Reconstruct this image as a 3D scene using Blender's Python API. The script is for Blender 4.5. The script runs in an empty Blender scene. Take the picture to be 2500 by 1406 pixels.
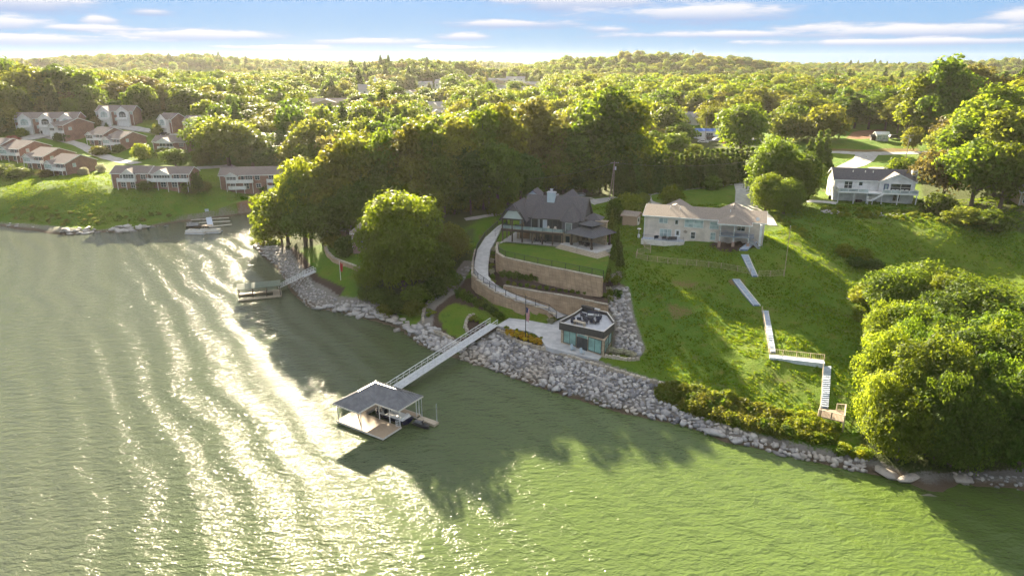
import bpy, bmesh, math, random
import numpy as np
from mathutils import Vector, Matrix

random.seed(7)
rs = np.random.RandomState(11)
sc = bpy.context.scene
col = sc.collection
R = math.radians

# ------------------------------------------------------------------ camera
CAM_H = 52.0
PITCH = R(18.3)
FPX = 1667.0
cd = bpy.data.cameras.new('camera')
cam = bpy.data.objects.new('camera', cd)
col.objects.link(cam)
cam.location = (0, 0, CAM_H)
cam.rotation_euler = (R(90) - PITCH, 0, 0)
cd.sensor_width = 36
cd.lens = 36 * FPX / 2500
cd.clip_start = 1
cd.clip_end = 12000
sc.camera = cam

# ------------------------------------------------------------------ sun, sky, exposure
SUN_AZ = R(-15.5)          # measured from +Y (view direction) towards +X
HAZE = 0.000034
SUN_EL = R(19.5)
to_sun = Vector((math.sin(SUN_AZ) * math.cos(SUN_EL), math.cos(SUN_AZ) * math.cos(SUN_EL), math.sin(SUN_EL)))
sd = bpy.data.lights.new('sun', 'SUN')
sun = bpy.data.objects.new('sun', sd)
col.objects.link(sun)
sun.rotation_euler = to_sun.to_track_quat('Z', 'Y').to_euler()
sun.location = (0, 0, 200)
sd.energy = 4.2
sd.angle = R(0.53)
sd.color = (1.0, 0.85, 0.62)

sc.view_settings.view_transform = 'Standard'
sc.view_settings.look = 'None'
sc.view_settings.gamma = 1
sc.view_settings.use_curve_mapping = False
sc.view_settings.exposure = 3.25
sc.render.engine = 'CYCLES'
cy = sc.cycles
cy.use_denoising = True
cy.use_adaptive_sampling = True
cy.adaptive_threshold = 0.015
cy.max_bounces = 6
cy.diffuse_bounces = 3
cy.glossy_bounces = 3
cy.transmission_bounces = 4
cy.volume_bounces = 1
cy.transparent_max_bounces = 8
cy.caustics_reflective = False
cy.caustics_refractive = False
cy.sample_clamp_indirect = 4.0
cy.sample_clamp_direct = 30.0

world = bpy.data.worlds.new('World')
sc.world = world
world.use_nodes = True


class NT:
    """small helper round a node tree"""
    def __init__(s, nt):
        s.nt = nt
        nt.nodes.clear()

    def n(s, t, **kw):
        nd = s.nt.nodes.new(t)
        for k, v in kw.items():
            setattr(nd, k, v)
        return nd

    def put(s, sock, v):
        if v is None:
            return
        if isinstance(v, bpy.types.NodeSocket):
            s.nt.links.new(v, sock)
        else:
            if sock.type == 'RGBA' and not hasattr(v, '__len__'):
                v = (v, v, v, 1)
            elif sock.type == 'RGBA' and len(v) == 3:
                v = (*v, 1)
            sock.default_value = v

    def math(s, op, a, b=None, c=None, clamp=False):
        nd = s.n('ShaderNodeMath', operation=op, use_clamp=clamp)
        for i, v in enumerate((a, b, c)):
            s.put(nd.inputs[i], v)
        return nd.outputs[0]

    def mix(s, f, a, b, mode='MIX'):
        nd = s.n('ShaderNodeMix', data_type='RGBA', blend_type=mode)
        s.put(nd.inputs[0], f)
        s.put(nd.inputs[6], a)
        s.put(nd.inputs[7], b)
        return nd.outputs[2]

    def ramp(s, f, lo, hi, a=0.0, b=1.0):
        nd = s.n('ShaderNodeMapRange', interpolation_type='SMOOTHSTEP')
        for i, v in enumerate((f, lo, hi, a, b)):
            s.put(nd.inputs[i], v)
        return nd.outputs[0]

    def noise(s, vec, scale, detail=3, rough=0.55, dist=0.0):
        nd = s.n('ShaderNodeTexNoise')
        s.put(nd.inputs['Vector'], vec)
        nd.inputs['Scale'].default_value = scale
        nd.inputs['Detail'].default_value = detail
        nd.inputs['Roughness'].default_value = rough
        nd.inputs['Distortion'].default_value = dist
        return nd.outputs['Fac']

    def mapping(s, vec, scale=(1, 1, 1), rot=(0, 0, 0), loc=(0, 0, 0)):
        nd = s.n('ShaderNodeMapping')
        s.put(nd.inputs[0], vec)
        nd.inputs[1].default_value = loc
        nd.inputs[2].default_value = rot
        nd.inputs[3].default_value = scale
        return nd.outputs[0]

    def bump(s, h, strength=1.0, dist=1.0, normal=None):
        nd = s.n('ShaderNodeBump')
        nd.inputs['Strength'].default_value = strength
        nd.inputs['Distance'].default_value = dist
        s.put(nd.inputs['Height'], h)
        if normal is not None:
            s.put(nd.inputs['Normal'], normal)
        return nd.outputs[0]


# sky: Nishita plus procedural banks of cloud laid out by compass direction and elevation
w = NT(world.node_tree)
skyt = w.n('ShaderNodeTexSky', sky_type='NISHITA')
skyt.sun_disc = False
skyt.sun_elevation = SUN_EL
skyt.sun_rotation = SUN_AZ
skyt.altitude = 300
skyt.air_density = 1.0
skyt.dust_density = 0.4
skyt.ozone_density = 2.0
tc = w.n('ShaderNodeTexCoord')
sep = w.n('ShaderNodeSeparateXYZ')
w.put(sep.inputs[0], tc.outputs['Generated'])
gx, gy, gz = sep.outputs
az = w.math('ARCTAN2', gx, gy)
el = w.math('ARCSINE', gz)
cmb = w.n('ShaderNodeCombineXYZ')
w.put(cmb.inputs[0], az)
w.put(cmb.inputs[1], w.math('MULTIPLY', el, 6.0))
edge = w.noise(cmb.outputs[0], 9.0, 5, 0.6)
fine = w.noise(cmb.outputs[0], 30.0, 3, 0.55)
wob = w.math('ADD', w.math('MULTIPLY', w.math('SUBTRACT', edge, 0.5), 2.3), w.math('MULTIPLY', w.math('SUBTRACT', fine, 0.5), 0.7))
CLOUDS = [(140, 12, 190, 20), (80, 62, 100, 14), (318, 57, 38, 10), (425, 36, 55, 8), (340, 76, 150, 8), (560, 90, 240, 11),
          (150, 97, 190, 12), (900, 104, 150, 8), (1240, 64, 180, 9), (1140, 93, 70, 8), (1440, 10, 260, 26), (1660, 40, 260, 18),
          (1470, 76, 70, 7), (1930, 76, 110, 10), (2180, 80, 330, 13), (2440, 52, 120, 16), (1720, 88, 260, 8), (700, 118, 160, 5),
          (2150, 105, 360, 7), (1100, 118, 110, 5)]
mask = None
shade = None
for (cx, cyy, hw, hh) in CLOUDS:
    a0 = math.atan((cx - 1250) / FPX / math.cos(PITCH) * 0.955)
    e0 = (152 - cyy) / FPX * math.cos(a0) * 0.93
    wa = hw / FPX
    we = 1.25 * hh / FPX
    dx = w.math('DIVIDE', w.math('SUBTRACT', az, a0), wa)
    dy = w.math('DIVIDE', w.math('SUBTRACT', el, e0), we)
    d = w.math('SQRT', w.math('ADD', w.math('MULTIPLY', dx, dx), w.math('MULTIPLY', dy, dy)))
    m = w.ramp(w.math('ADD', d, wob), 1.25, 0.35)
    sh = w.math('MULTIPLY', m, w.ramp(dy, -0.8, 0.6))
    mask = m if mask is None else w.math('MAXIMUM', mask, m)
    shade = sh if shade is None else w.math('MAXIMUM', shade, sh)
# denser broken cloud above the frame, added to raise the fill light
gen = w.noise(w.mapping(tc.outputs['Generated'], (1.2, 1.2, 7.0)), 2.2, 6, 0.6)
gm = w.math('MULTIPLY', w.ramp(gen, 0.36, 0.56), w.ramp(el, 0.125, 0.24))
mask = w.math('MAXIMUM', mask, gm)
shade = w.math('MAXIMUM', shade, w.math('MULTIPLY', gm, 0.9))
# clear air: pale at the horizon, deeper blue above, brightened out of view for fill, with the Nishita glow of the low sun over it
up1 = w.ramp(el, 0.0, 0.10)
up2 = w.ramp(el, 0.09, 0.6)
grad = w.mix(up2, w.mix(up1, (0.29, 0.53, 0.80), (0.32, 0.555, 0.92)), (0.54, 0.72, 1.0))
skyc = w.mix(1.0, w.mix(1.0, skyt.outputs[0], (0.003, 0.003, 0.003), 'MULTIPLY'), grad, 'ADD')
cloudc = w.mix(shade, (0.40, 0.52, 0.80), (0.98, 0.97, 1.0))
cloudc = w.mix(w.ramp(el, 0.12, 0.5), cloudc, w.mix(shade, (0.60, 0.68, 0.86), (1.35, 1.32, 1.28)))  # cloud above the frame is brightened to lift the shadows
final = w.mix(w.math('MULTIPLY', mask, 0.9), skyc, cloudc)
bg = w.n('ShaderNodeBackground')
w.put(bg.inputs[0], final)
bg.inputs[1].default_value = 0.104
wo = w.n('ShaderNodeOutputWorld')
world.node_tree.links.new(bg.outputs[0], wo.inputs[0])

# ------------------------------------------------------------------ where a pixel of the photo lies in the place
SP, CP = math.sin(PITCH), math.cos(PITCH)


def ray(px, py):
    u = (px - 1250) / FPX
    v = (py - 703) / FPX
    return u, CP - v * SP, -(SP + v * CP)


def P(px, py, z=0.0):
    x, y, d = ray(px, py)
    t = (z - CAM_H) / d
    return (x * t, y * t, z)


def depth_of(x, y, z):
    return y * CP + (CAM_H - z) * SP


def z_at(px, py, dist):
    """height that a point at ground distance dist (along y) must have to be seen at row py"""
    x, y, d = ray(px, py)
    return CAM_H + d / y * dist


def proj(x, y, z):
    d = depth_of(x, y, z)
    return 1250 + FPX * x / d, 703 - FPX * ((z - CAM_H) * CP + y * SP) / d


# ------------------------------------------------------------------ materials
MATS = {}


def mat(name, c1, c2=None, rough=0.7, scale=3.0, bump=0.0, metal=0.0, spec=0.4, bscale=None, stretch=(1, 1, 1), obj_var=0.0, lo=0.35, hi=0.65):
    if name in MATS:
        return MATS[name]
    m = bpy.data.materials.new(name)
    m.use_nodes = True
    t = NT(m.node_tree)
    out = t.n('ShaderNodeOutputMaterial')
    b = t.n('ShaderNodeBsdfPrincipled')
    b.inputs['Roughness'].default_value = rough
    b.inputs['Metallic'].default_value = metal
    b.inputs['Specular IOR Level'].default_value = spec
    co = t.n('ShaderNodeTexCoord').outputs['Object']
    if stretch != (1, 1, 1):
        co = t.mapping(co, stretch)
    if c2 is not None:
        f = t.ramp(t.noise(co, scale, 4), lo, hi)
        c = t.mix(f, c1, c2)
    else:
        c = t.mix(0, c1, c1)
    if obj_var:
        oi = t.n('ShaderNodeObjectInfo')
        k = t.math('ADD', 1 - obj_var, t.math('MULTIPLY', oi.outputs['Random'], 2 * obj_var))
        hs = t.n('ShaderNodeHueSaturation')
        t.put(hs.inputs['Value'], k)
        t.put(hs.inputs['Color'], c)
        c = hs.outputs[0]
    t.put(b.inputs['Base Color'], c)
    if bump:
        h = t.noise(co, bscale or scale * 3, 4)
        t.put(b.inputs['Normal'], t.bump(h, 1.0, bump))
    m.node_tree.links.new(b.outputs[0], out.inputs[0])
    MATS[name] = m
    return m


def brick_mat(name, c1, c2, mortar, bw, bh, rough=0.85, bump=0.02, swap=True):
    m = bpy.data.materials.new(name)
    m.use_nodes = True
    t = NT(m.node_tree)
    out = t.n('ShaderNodeOutputMaterial')
    b = t.n('ShaderNodeBsdfPrincipled')
    b.inputs['Roughness'].default_value = rough
    co = t.n('ShaderNodeTexCoord').outputs['Object']
    s = t.n('ShaderNodeSeparateXYZ')
    t.put(s.inputs[0], co)
    cm = t.n('ShaderNodeCombineXYZ')
    t.put(cm.inputs[0], t.math('ADD', s.outputs[0], s.outputs[1]))
    t.put(cm.inputs[1], s.outputs[2])
    br = t.n('ShaderNodeTexBrick')
    t.put(br.inputs['Vector'], cm.outputs[0])
    t.put(br.inputs['Color1'], c1)
    t.put(br.inputs['Color2'], c2)
    t.put(br.inputs['Mortar'], mortar)
    br.inputs['Scale'].default_value = 1.0
    br.inputs['Brick Width'].default_value = bw
    br.inputs['Row Height'].default_value = bh
    br.inputs['Mortar Size'].default_value = bh * 0.06
    br.inputs['Bias'].default_value = 0.1
    stain = t.ramp(t.noise(co, 0.6, 5), 0.3, 0.75, 0.78, 1.12)
    c = t.mix(1.0, br.outputs[0], stain, 'MULTIPLY')
    t.put(b.inputs['Base Color'], c)
    t.put(b.inputs['Normal'], t.bump(br.outputs['Fac'], 1.0, -bump))
    m.node_tree.links.new(b.outputs[0], out.inputs[0])
    MATS[name] = m
    return m


def shingle_mat(name, c1, c2):
    return mat(name, c1, c2, 0.9, 5.0, 0.03, bscale=9.0, lo=0.3, hi=0.7)


def glass_mat(name, c, rough=0.08):
    m = mat(name, c, tuple(k * 0.6 for k in c), rough, 0.7, spec=0.6)
    return m


M_white = mat('white_paint', (0.72, 0.72, 0.70), (0.62, 0.62, 0.60), 0.5, 1.5)
M_trim = mat('cream_trim', (0.66, 0.62, 0.55), (0.56, 0.52, 0.46), 0.6, 2)
M_black = mat('black_metal', (0.018, 0.018, 0.02), (0.03, 0.03, 0.032), 0.45, 6)
M_glass = glass_mat('dark_window_glass', (0.045, 0.055, 0.06))
M_blind = glass_mat('window_with_pale_blind', (0.42, 0.52, 0.50), 0.25)
M_teal = glass_mat('pale_green_shaded_window', (0.24, 0.42, 0.37), 0.3)
M_concrete = mat('concrete', (0.54, 0.53, 0.51), (0.43, 0.42, 0.40), 0.85, 2.5, 0.006)
M_bluestep = mat('blue_grey_concrete', (0.50, 0.55, 0.62), (0.38, 0.43, 0.50), 0.8, 3, 0.006)
M_asphalt = mat('driveway_concrete', (0.50, 0.49, 0.48), (0.39, 0.385, 0.38), 0.9, 0.8, 0.01, bscale=8)
M_gravelroad = mat('pale_road', (0.40, 0.385, 0.36), (0.31, 0.30, 0.28), 0.9, 0.6, 0.01, bscale=6)
M_wood = mat('weathered_wood', (0.26, 0.20, 0.14), (0.17, 0.13, 0.09), 0.8, 3, 0.01, stretch=(1, 6, 1))
M_palewood = mat('pale_timber', (0.46, 0.39, 0.29), (0.36, 0.30, 0.22), 0.75, 3, 0.005)
M_darkwood = mat('dark_stained_timber', (0.045, 0.03, 0.024), (0.07, 0.045, 0.035), 0.6, 3)
M_alu = mat('aluminium', (0.62, 0.63, 0.65), (0.50, 0.51, 0.53), 0.4, 2, metal=0.4)
M_pole = mat('utility_pole_wood', (0.34, 0.28, 0.21), (0.24, 0.19, 0.14), 0.85, 2)
M_wire = mat('wire', (0.22, 0.20, 0.17), None, 0.5)
M_brick = brick_mat('red_brick', (0.20, 0.098, 0.074), (0.27, 0.14, 0.105), (0.32, 0.26, 0.22), 0.22, 0.075)
M_greybrick = brick_mat('grey_painted_brick', (0.70, 0.61, 0.52), (0.63, 0.55, 0.47), (0.56, 0.49, 0.42), 0.24, 0.08, bump=0.01)
M_whitebrick = brick_mat('white_painted_brick', (0.76, 0.74, 0.71), (0.68, 0.66, 0.64), (0.56, 0.55, 0.53), 0.24, 0.08, bump=0.01)
M_block = brick_mat('tan_retaining_block', (0.50, 0.36, 0.235), (0.39, 0.27, 0.17), (0.22, 0.15, 0.10), 0.42, 0.2, bump=0.05)
M_stone = brick_mat('tan_ledge_stone', (0.56, 0.45, 0.31), (0.40, 0.31, 0.21), (0.27, 0.22, 0.15), 0.5, 0.16, bump=0.04)
M_slateside = mat('dark_slate_siding', (0.10, 0.105, 0.115), (0.075, 0.08, 0.09), 0.8, 2, stretch=(1, 1, 8))
M_mint = mat('pale_mint_siding', (0.50, 0.55, 0.54), (0.44, 0.49, 0.48), 0.7, 2, stretch=(1, 1, 10))
M_paleblue = mat('pale_blue_siding', (0.42, 0.50, 0.55), (0.37, 0.44, 0.49), 0.7, 2, stretch=(1, 1, 10))
M_darkroof = shingle_mat('dark_shingle', (0.060, 0.058, 0.066), (0.110, 0.102, 0.106))
M_brownroof = shingle_mat('brown_shingle', (0.19, 0.155, 0.122), (0.29, 0.245, 0.20))
M_condoroof = shingle_mat('condo_shingle', (0.13, 0.105, 0.095), (0.21, 0.175, 0.155))
M_metalroof = mat('dark_metal_roof', (0.07, 0.072, 0.08), (0.09, 0.09, 0.10), 0.38, 1.5, metal=0.3)
M_dockroof = mat('grey_metal_roof', (0.13, 0.133, 0.142), (0.18, 0.183, 0.19), 0.36, 1.2, metal=0.3)
M_greenroof = mat('green_metal_roof', (0.085, 0.12, 0.085), (0.12, 0.145, 0.10), 0.42, 2, metal=0.2)
M_tan = mat('tan_siding', (0.44, 0.34, 0.25), (0.38, 0.29, 0.21), 0.8, 2, stretch=(1, 1, 6))
M_pinkbrick = brick_mat('pink_brick', (0.40, 0.27, 0.21), (0.33, 0.21, 0.165), (0.40, 0.34, 0.29), 0.24, 0.08)
M_decking = mat('deck_boards', (0.44, 0.335, 0.225), (0.34, 0.26, 0.18), 0.7, 2.0, 0.004, stretch=(1, 7, 1))
M_limestone = mat('limestone_boulder', (0.46, 0.41, 0.33), (0.33, 0.28, 0.21), 0.9, 2.2, 0.05, bscale=4, obj_var=0.15)
M_bark = mat('bark', (0.13, 0.10, 0.075), (0.075, 0.058, 0.045), 0.95, 3, 0.03, stretch=(3, 3, 0.6))


def rock_mat():
    m = bpy.data.materials.new('riprap_rock')
    m.use_nodes = True
    t = NT(m.node_tree)
    out = t.n('ShaderNodeOutputMaterial')
    b = t.n('ShaderNodeBsdfPrincipled')
    b.inputs['Roughness'].default_value = 0.9
    b.inputs['Specular IOR Level'].default_value = 0.25
    at = t.n('ShaderNodeAttribute', attribute_name='tone')
    geo = t.n('ShaderNodeNewGeometry')
    nz = t.noise(geo.outputs['Position'], 1.6, 4)
    c = t.mix(at.outputs['Fac'], (0.13, 0.13, 0.145), (0.52, 0.49, 0.45))
    warm = t.ramp(t.noise(geo.outputs['Position'], 0.06, 2), 0.52, 0.66)
    c = t.mix(t.math('MULTIPLY', warm, 0.5), c, (0.46, 0.37, 0.26))
    c = t.mix(t.ramp(nz, 0.45, 0.8), c, (0.24, 0.225, 0.21))
    s = t.n('ShaderNodeSeparateXYZ')
    t.put(s.inputs[0], geo.outputs['Position'])
    wet = t.ramp(s.outputs[2], 0.05, 0.45, 0.45, 1.0)     # dark tide stain at the waterline
    c = t.mix(1.0, c, wet, 'MULTIPLY')
    t.put(b.inputs['Base Color'], c)
    t.put(b.inputs['Normal'], t.bump(t.noise(geo.outputs['Position'], 6, 3), 1.0, 0.05))
    m.node_tree.links.new(b.outputs[0], out.inputs[0])
    return m


M_rock = rock_mat()


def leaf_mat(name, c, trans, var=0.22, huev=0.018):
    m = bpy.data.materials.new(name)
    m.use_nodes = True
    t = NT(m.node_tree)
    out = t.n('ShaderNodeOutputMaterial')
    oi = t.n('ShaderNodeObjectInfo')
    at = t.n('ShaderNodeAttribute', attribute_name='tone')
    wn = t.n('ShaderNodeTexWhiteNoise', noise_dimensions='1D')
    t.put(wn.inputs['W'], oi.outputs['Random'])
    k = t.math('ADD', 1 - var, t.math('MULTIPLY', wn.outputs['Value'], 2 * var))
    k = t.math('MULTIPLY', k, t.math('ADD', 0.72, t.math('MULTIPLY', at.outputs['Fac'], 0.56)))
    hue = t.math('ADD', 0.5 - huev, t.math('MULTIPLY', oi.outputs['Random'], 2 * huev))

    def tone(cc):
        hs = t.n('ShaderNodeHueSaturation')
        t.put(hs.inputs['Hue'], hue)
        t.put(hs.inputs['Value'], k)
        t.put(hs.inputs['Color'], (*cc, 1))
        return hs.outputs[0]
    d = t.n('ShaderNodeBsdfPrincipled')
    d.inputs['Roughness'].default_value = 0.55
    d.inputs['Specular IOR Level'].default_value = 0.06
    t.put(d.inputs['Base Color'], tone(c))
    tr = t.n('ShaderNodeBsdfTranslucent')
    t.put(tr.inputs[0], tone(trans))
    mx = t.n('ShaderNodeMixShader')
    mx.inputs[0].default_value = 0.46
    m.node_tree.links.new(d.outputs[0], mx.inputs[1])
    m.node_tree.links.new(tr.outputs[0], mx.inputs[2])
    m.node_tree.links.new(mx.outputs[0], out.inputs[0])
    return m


L_green = leaf_mat('leaf_green', (0.074, 0.120, 0.014), (0.23, 0.30, 0.014))
L_olive = leaf_mat('leaf_olive', (0.096, 0.116, 0.018), (0.26, 0.28, 0.02))
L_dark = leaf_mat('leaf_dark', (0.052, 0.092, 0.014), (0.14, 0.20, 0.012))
L_yellow = leaf_mat('leaf_yellow_green', (0.110, 0.150, 0.012), (0.33, 0.38, 0.02))
L_bronze = leaf_mat('leaf_bronze', (0.100, 0.092, 0.026), (0.20, 0.18, 0.03))
L_flower = leaf_mat('yellow_flower', (0.50, 0.34, 0.02), (0.4, 0.25, 0.02))
L_cream = leaf_mat('cream_blossom', (0.45, 0.43, 0.30), (0.35, 0.33, 0.2))
L_pink = leaf_mat('pink_blossom', (0.36, 0.14, 0.10), (0.3, 0.12, 0.07))


# ------------------------------------------------------------------ object helpers
def tag(o, label=None, cat=None, group=None, kind=None):
    if label:
        o['label'] = label
    if cat:
        o['category'] = cat
    if group:
        o['group'] = group
    if kind:
        o['kind'] = kind
    return o


def thing(name, label, cat, loc=(0, 0, 0), rot=0.0, group=None):
    o = bpy.data.objects.new(name, None)
    o.empty_display_size = 0.5
    col.objects.link(o)
    o.location = loc
    o.rotation_euler = (0, 0, rot)
    return tag(o, label, cat, group)


def mesh_obj(name, me, parent=None):
    o = bpy.data.objects.new(name, me)
    col.objects.link(o)
    if parent is not None:
        o.parent = parent
    return o


class MB:
    def __init__(s):
        s.v = []
        s.f = []
        s.m = []

    def add(s, pts, faces, mi=0):
        b = len(s.v)
        s.v += [tuple(p) for p in pts]
        for f in faces:
            s.f.append(tuple(b + i for i in f))
            s.m.append(mi)
        return s

    def box(s, x0, x1, y0, y1, z0, z1, mi=0):
        return s.add([(x0, y0, z0), (x1, y0, z0), (x1, y1, z0), (x0, y1, z0), (x0, y0, z1), (x1, y0, z1), (x1, y1, z1), (x0, y1, z1)],
                     [(3, 2, 1, 0), (4, 5, 6, 7), (0, 1, 5, 4), (1, 2, 6, 5), (2, 3, 7, 6), (3, 0, 4, 7)], mi)

    def prism(s, poly, vec, mi=0):
        """closed extrusion of a 3D polygon along vec"""
        n = len(poly)
        q = [(p[0] + vec[0], p[1] + vec[1], p[2] + vec[2]) for p in poly]
        fs = [tuple(range(n))[::-1], tuple(range(n, 2 * n))]
        fs += [(i, (i + 1) % n, n + (i + 1) % n, n + i) for i in range(n)]
        return s.add(list(poly) + q, fs, mi)

    def slab(s, poly, t, mi=0):
        """sheet poly given thickness t downwards (vertical)"""
        return s.prism([(p[0], p[1], p[2] - t) for p in poly], (0, 0, t), mi)

    def tube(s, p, q, r, n=6, r2=None, mi=0):
        p, q = Vector(p), Vector(q)
        d = (q - p)
        if d.length < 1e-6:
            return s
        d.normalize()
        a = d.orthogonal().normalized()
        b = d.cross(a)
        r2 = r if r2 is None else r2
        pts = []
        for c, rr in ((p, r), (q, r2)):
            for i in range(n):
                t = 2 * math.pi * i / n
                pts.append(c + a * math.cos(t) * rr + b * math.sin(t) * rr)
        fs = [(i, (i + 1) % n, n + (i + 1) % n, n + i) for i in range(n)]
        fs += [tuple(range(n))[::-1], tuple(range(n, 2 * n))]
        return s.add(pts, fs, mi)

    def bar(s, p, q, w, h=None, mi=0):
        """square bar between two points"""
        h = w if h is None else h
        p, q = Vector(p), Vector(q)
        d = (q - p).normalized()
        up = Vector((0, 0, 1)) if abs(d.z) < 0.95 else Vector((0, 1, 0))
        a = d.cross(up).normalized() * (w / 2)
        b = a.cross(d).normalized() * (h / 2)
        pts = [p - a - b, p + a - b, p + a + b, p - a + b, q - a - b, q + a - b, q + a + b, q - a + b]
        return s.add(pts, [(3, 2, 1, 0), (4, 5, 6, 7), (0, 1, 5, 4), (1, 2, 6, 5), (2, 3, 7, 6), (3, 0, 4, 7)], mi)

    def mesh(s, name, mats, smooth=False):
        me = bpy.data.meshes.new(name)
        me.from_pydata(s.v, [], s.f)
        for m in (mats if isinstance(mats, (list, tuple)) else [mats]):
            me.materials.append(m)
        if any(s.m):
            me.polygons.foreach_set('material_index', s.m)
        if smooth:
            me.polygons.foreach_set('use_smooth', [True] * len(s.f))
        bm = bmesh.new()
        bm.from_mesh(me)
        bmesh.ops.recalc_face_normals(bm, faces=bm.faces)
        bm.to_mesh(me)
        bm.free()
        me.update()
        return me

    def build(s, name, mats, parent=None, smooth=False):
        return mesh_obj(name, s.mesh(name, mats, smooth), parent)


def copy_tree(o, parent=None):
    c = o.copy()
    col.objects.link(c)
    if parent is not None:
        c.parent = parent
    for ch in list(o.children):
        copy_tree(ch, c)
    return c


def fast_mesh(name, verts, quads, mats, tone=None, nv=4):
    me = bpy.data.meshes.new(name)
    n = len(quads)
    me.vertices.add(len(verts))
    me.vertices.foreach_set('co', np.asarray(verts, dtype=np.float32).ravel())
    me.loops.add(n * nv)
    me.loops.foreach_set('vertex_index', np.asarray(quads, dtype=np.int32).ravel())
    me.polygons.add(n)
    me.polygons.foreach_set('loop_start', np.arange(0, n * nv, nv, dtype=np.int32))
    for m in mats:
        me.materials.append(m)
    me.update(calc_edges=True)
    me.validate()
    if tone is not None:
        a = me.attributes.new('tone', 'FLOAT', 'FACE')
        a.data.foreach_set('value', np.asarray(tone, dtype=np.float32))
    return me
# ------------------------------------------------------------------ terrain
SHORE = [(0, 551), (40, 560), (80, 563), (120, 571), (165, 574), (205, 571), (240, 567), (290, 569), (330, 564), (380, 552), (420, 545), (455, 540),
         (500, 536), (545, 530), (590, 524), (640, 518), (700, 514), (735, 530), (715, 550), (670, 565), (640, 580), (615, 602), (640, 620), (655, 634), (672, 645),
         (690, 668), (700, 690), (712, 712), (735, 735), (758, 752), (775, 755), (800, 758), (845, 765), (880, 775), (930, 787), (960, 796),
         (985, 806), (1000, 818), (1022, 838), (1052, 852), (1080, 863), (1102, 872), (1130, 880), (1165, 892), (1210, 905), (1260, 925),
         (1320, 945), (1380, 965), (1450, 985), (1520, 1008), (1600, 1025), (1660, 1033), (1720, 1057), (1770, 1080), (1830, 1090),
         (1900, 1107), (1960, 1122), (2000, 1130), (2070, 1147), (2110, 1154), (2150, 1161), (2190, 1168), (2225, 1182), (2260, 1197), (2300, 1203),
         (2330, 1178), (2370, 1180), (2420, 1184), (2500, 1193)]
shore = [P(x, y, 0)[:2] for x, y in SHORE]
shore_line = [(-900, 330), (-420, 235), (-260, 222)] + shore + [(110, 72), (170, 55), (260, 20), (420, -80), (700, -200)]
water_poly = shore_line + [(700, -900), (-900, -900)]

C = [  # row, column and height of ground points read from the photograph
    (0, 545, .5), (100, 500, 5.6), (100, 462, 9.6), (185, 432, 11), (330, 460, 9.4), (330, 428, 10.6), (430, 462, 9.2), (600, 462, 9.2), (560, 500, 4.6), (450, 510, 4),
    (300, 500, 5.6), (330, 370, 14), (420, 374, 13.6), (180, 337, 17), (250, 347, 15.6), (20, 412, 11), (80, 417, 10.2), (100, 324, 19.7), (275, 305, 21.8), (420, 327, 18.7),
    (475, 337, 18), (600, 350, 14), (650, 400, 10.5), (800, 330, 16), (900, 400, 13), (100, 262, 26), (0, 232, 30), (300, 252, 26), (500, 242, 25), (700, 260, 22),
    (950, 230, 23), (1150, 215, 26), (1000, 280, 19), (1060, 262, 20), (1250, 205, 28), (1200, 250, 22), (1660, 302, 20), (1760, 337, 18.5), (2100, 347, 20), (2260, 331, 21.5),
    (2040, 366, 18.4), (2240, 366, 18.6), (2100, 387, 17.2), (2080, 412, 16.3), (2200, 412, 16.6), (1900, 322, 19.3), (1840, 442, 15.4), (1800, 462, 15.2), (1650, 472, 15), (1500, 492, 14.4),
    (1400, 500, 14), (1350, 482, 14), (1220, 522, 13), (1150, 532, 12.3), (1100, 500, 13.6), (1000, 520, 12.6), (900, 540, 10.6), (760, 560, 7.6), (700, 590, 4.6), (665, 603, 2.2),
    (800, 640, 4.7), (850, 690, 4.1), (760, 640, 4.2), (880, 602, 8), (830, 612, 6.8), (1000, 702, 4.6), (930, 710, 3.6), (1080, 690, 5.6), (1100, 640, 8), (1130, 590, 10.3),
    (1040, 782, 3), (1130, 782, 3), (1200, 790, 2.9), (1300, 800, 2.7), (1340, 830, 2.7), (1400, 860, 2.6), (1470, 880, 2.9), (1060, 740, 4.2), (1120, 720, 5),
    (1145, 700, 5.4), (1210, 660, 7.2), (1300, 680, 8.0), (1400, 697, 8.0), (1450, 700, 8.0), (1300, 620, 10.5), (1420, 640, 10.5), (1300, 596, 11.6), (1450, 600, 11.6), (1400, 540, 13),
    (1510, 722, 7.6), (1530, 802, 4.8), (1560, 862, 3), (1560, 602, 12.6), (1700, 602, 13.1), (1850, 602, 13.1), (1640, 592, 13.8), (1600, 640, 11.4), (1850, 670, 10.3), (1700, 680, 9.8), (1600, 720, 8.2),
    (1900, 760, 7.6), (1700, 802, 6), (1600, 862, 4.1), (1900, 882, 5), (1800, 902, 4.1), (1700, 945, 2.6), (1600, 930, 2.2), (2000, 902, 4.8), (2000, 982, 2.6), (1900, 1010, 1.9),
    (2050, 1030, 2), (1950, 562, 13.4), (2050, 502, 14.8), (2240, 507, 14.8), (2000, 522, 14.3), (2150, 562, 13), (2300, 562, 13.4), (2450, 562, 14), (2050, 652, 8.4), (2300, 662, 7.2),
    (2450, 652, 8), (2100, 722, 6.2), (2300, 802, 5), (2450, 802, 6), (2200, 1000, 2.2), (2350, 1000, 3), (2480, 1000, 3.6), (2300, 1130, 1.5), (2450, 1130, 2), (2350, 492, 16),
    (2480, 482, 17), (2480, 302, 24), (2400, 312, 23), (1950, 252, 24), (2200, 232, 26), (2450, 222, 28), (1700, 232, 23), (1500, 232, 23), (1350, 232, 24), (1450, 300, 19),
    (1250, 330, 16), (1500, 380, 15), (1700, 400, 15.5), (1300, 420, 14.5), (1100, 400, 13), (1990, 430, 15.8), (1900, 500, 14.6), (1280, 850, 2.2), (1400, 905, 2.2), (1500, 935, 2.3)]
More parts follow.
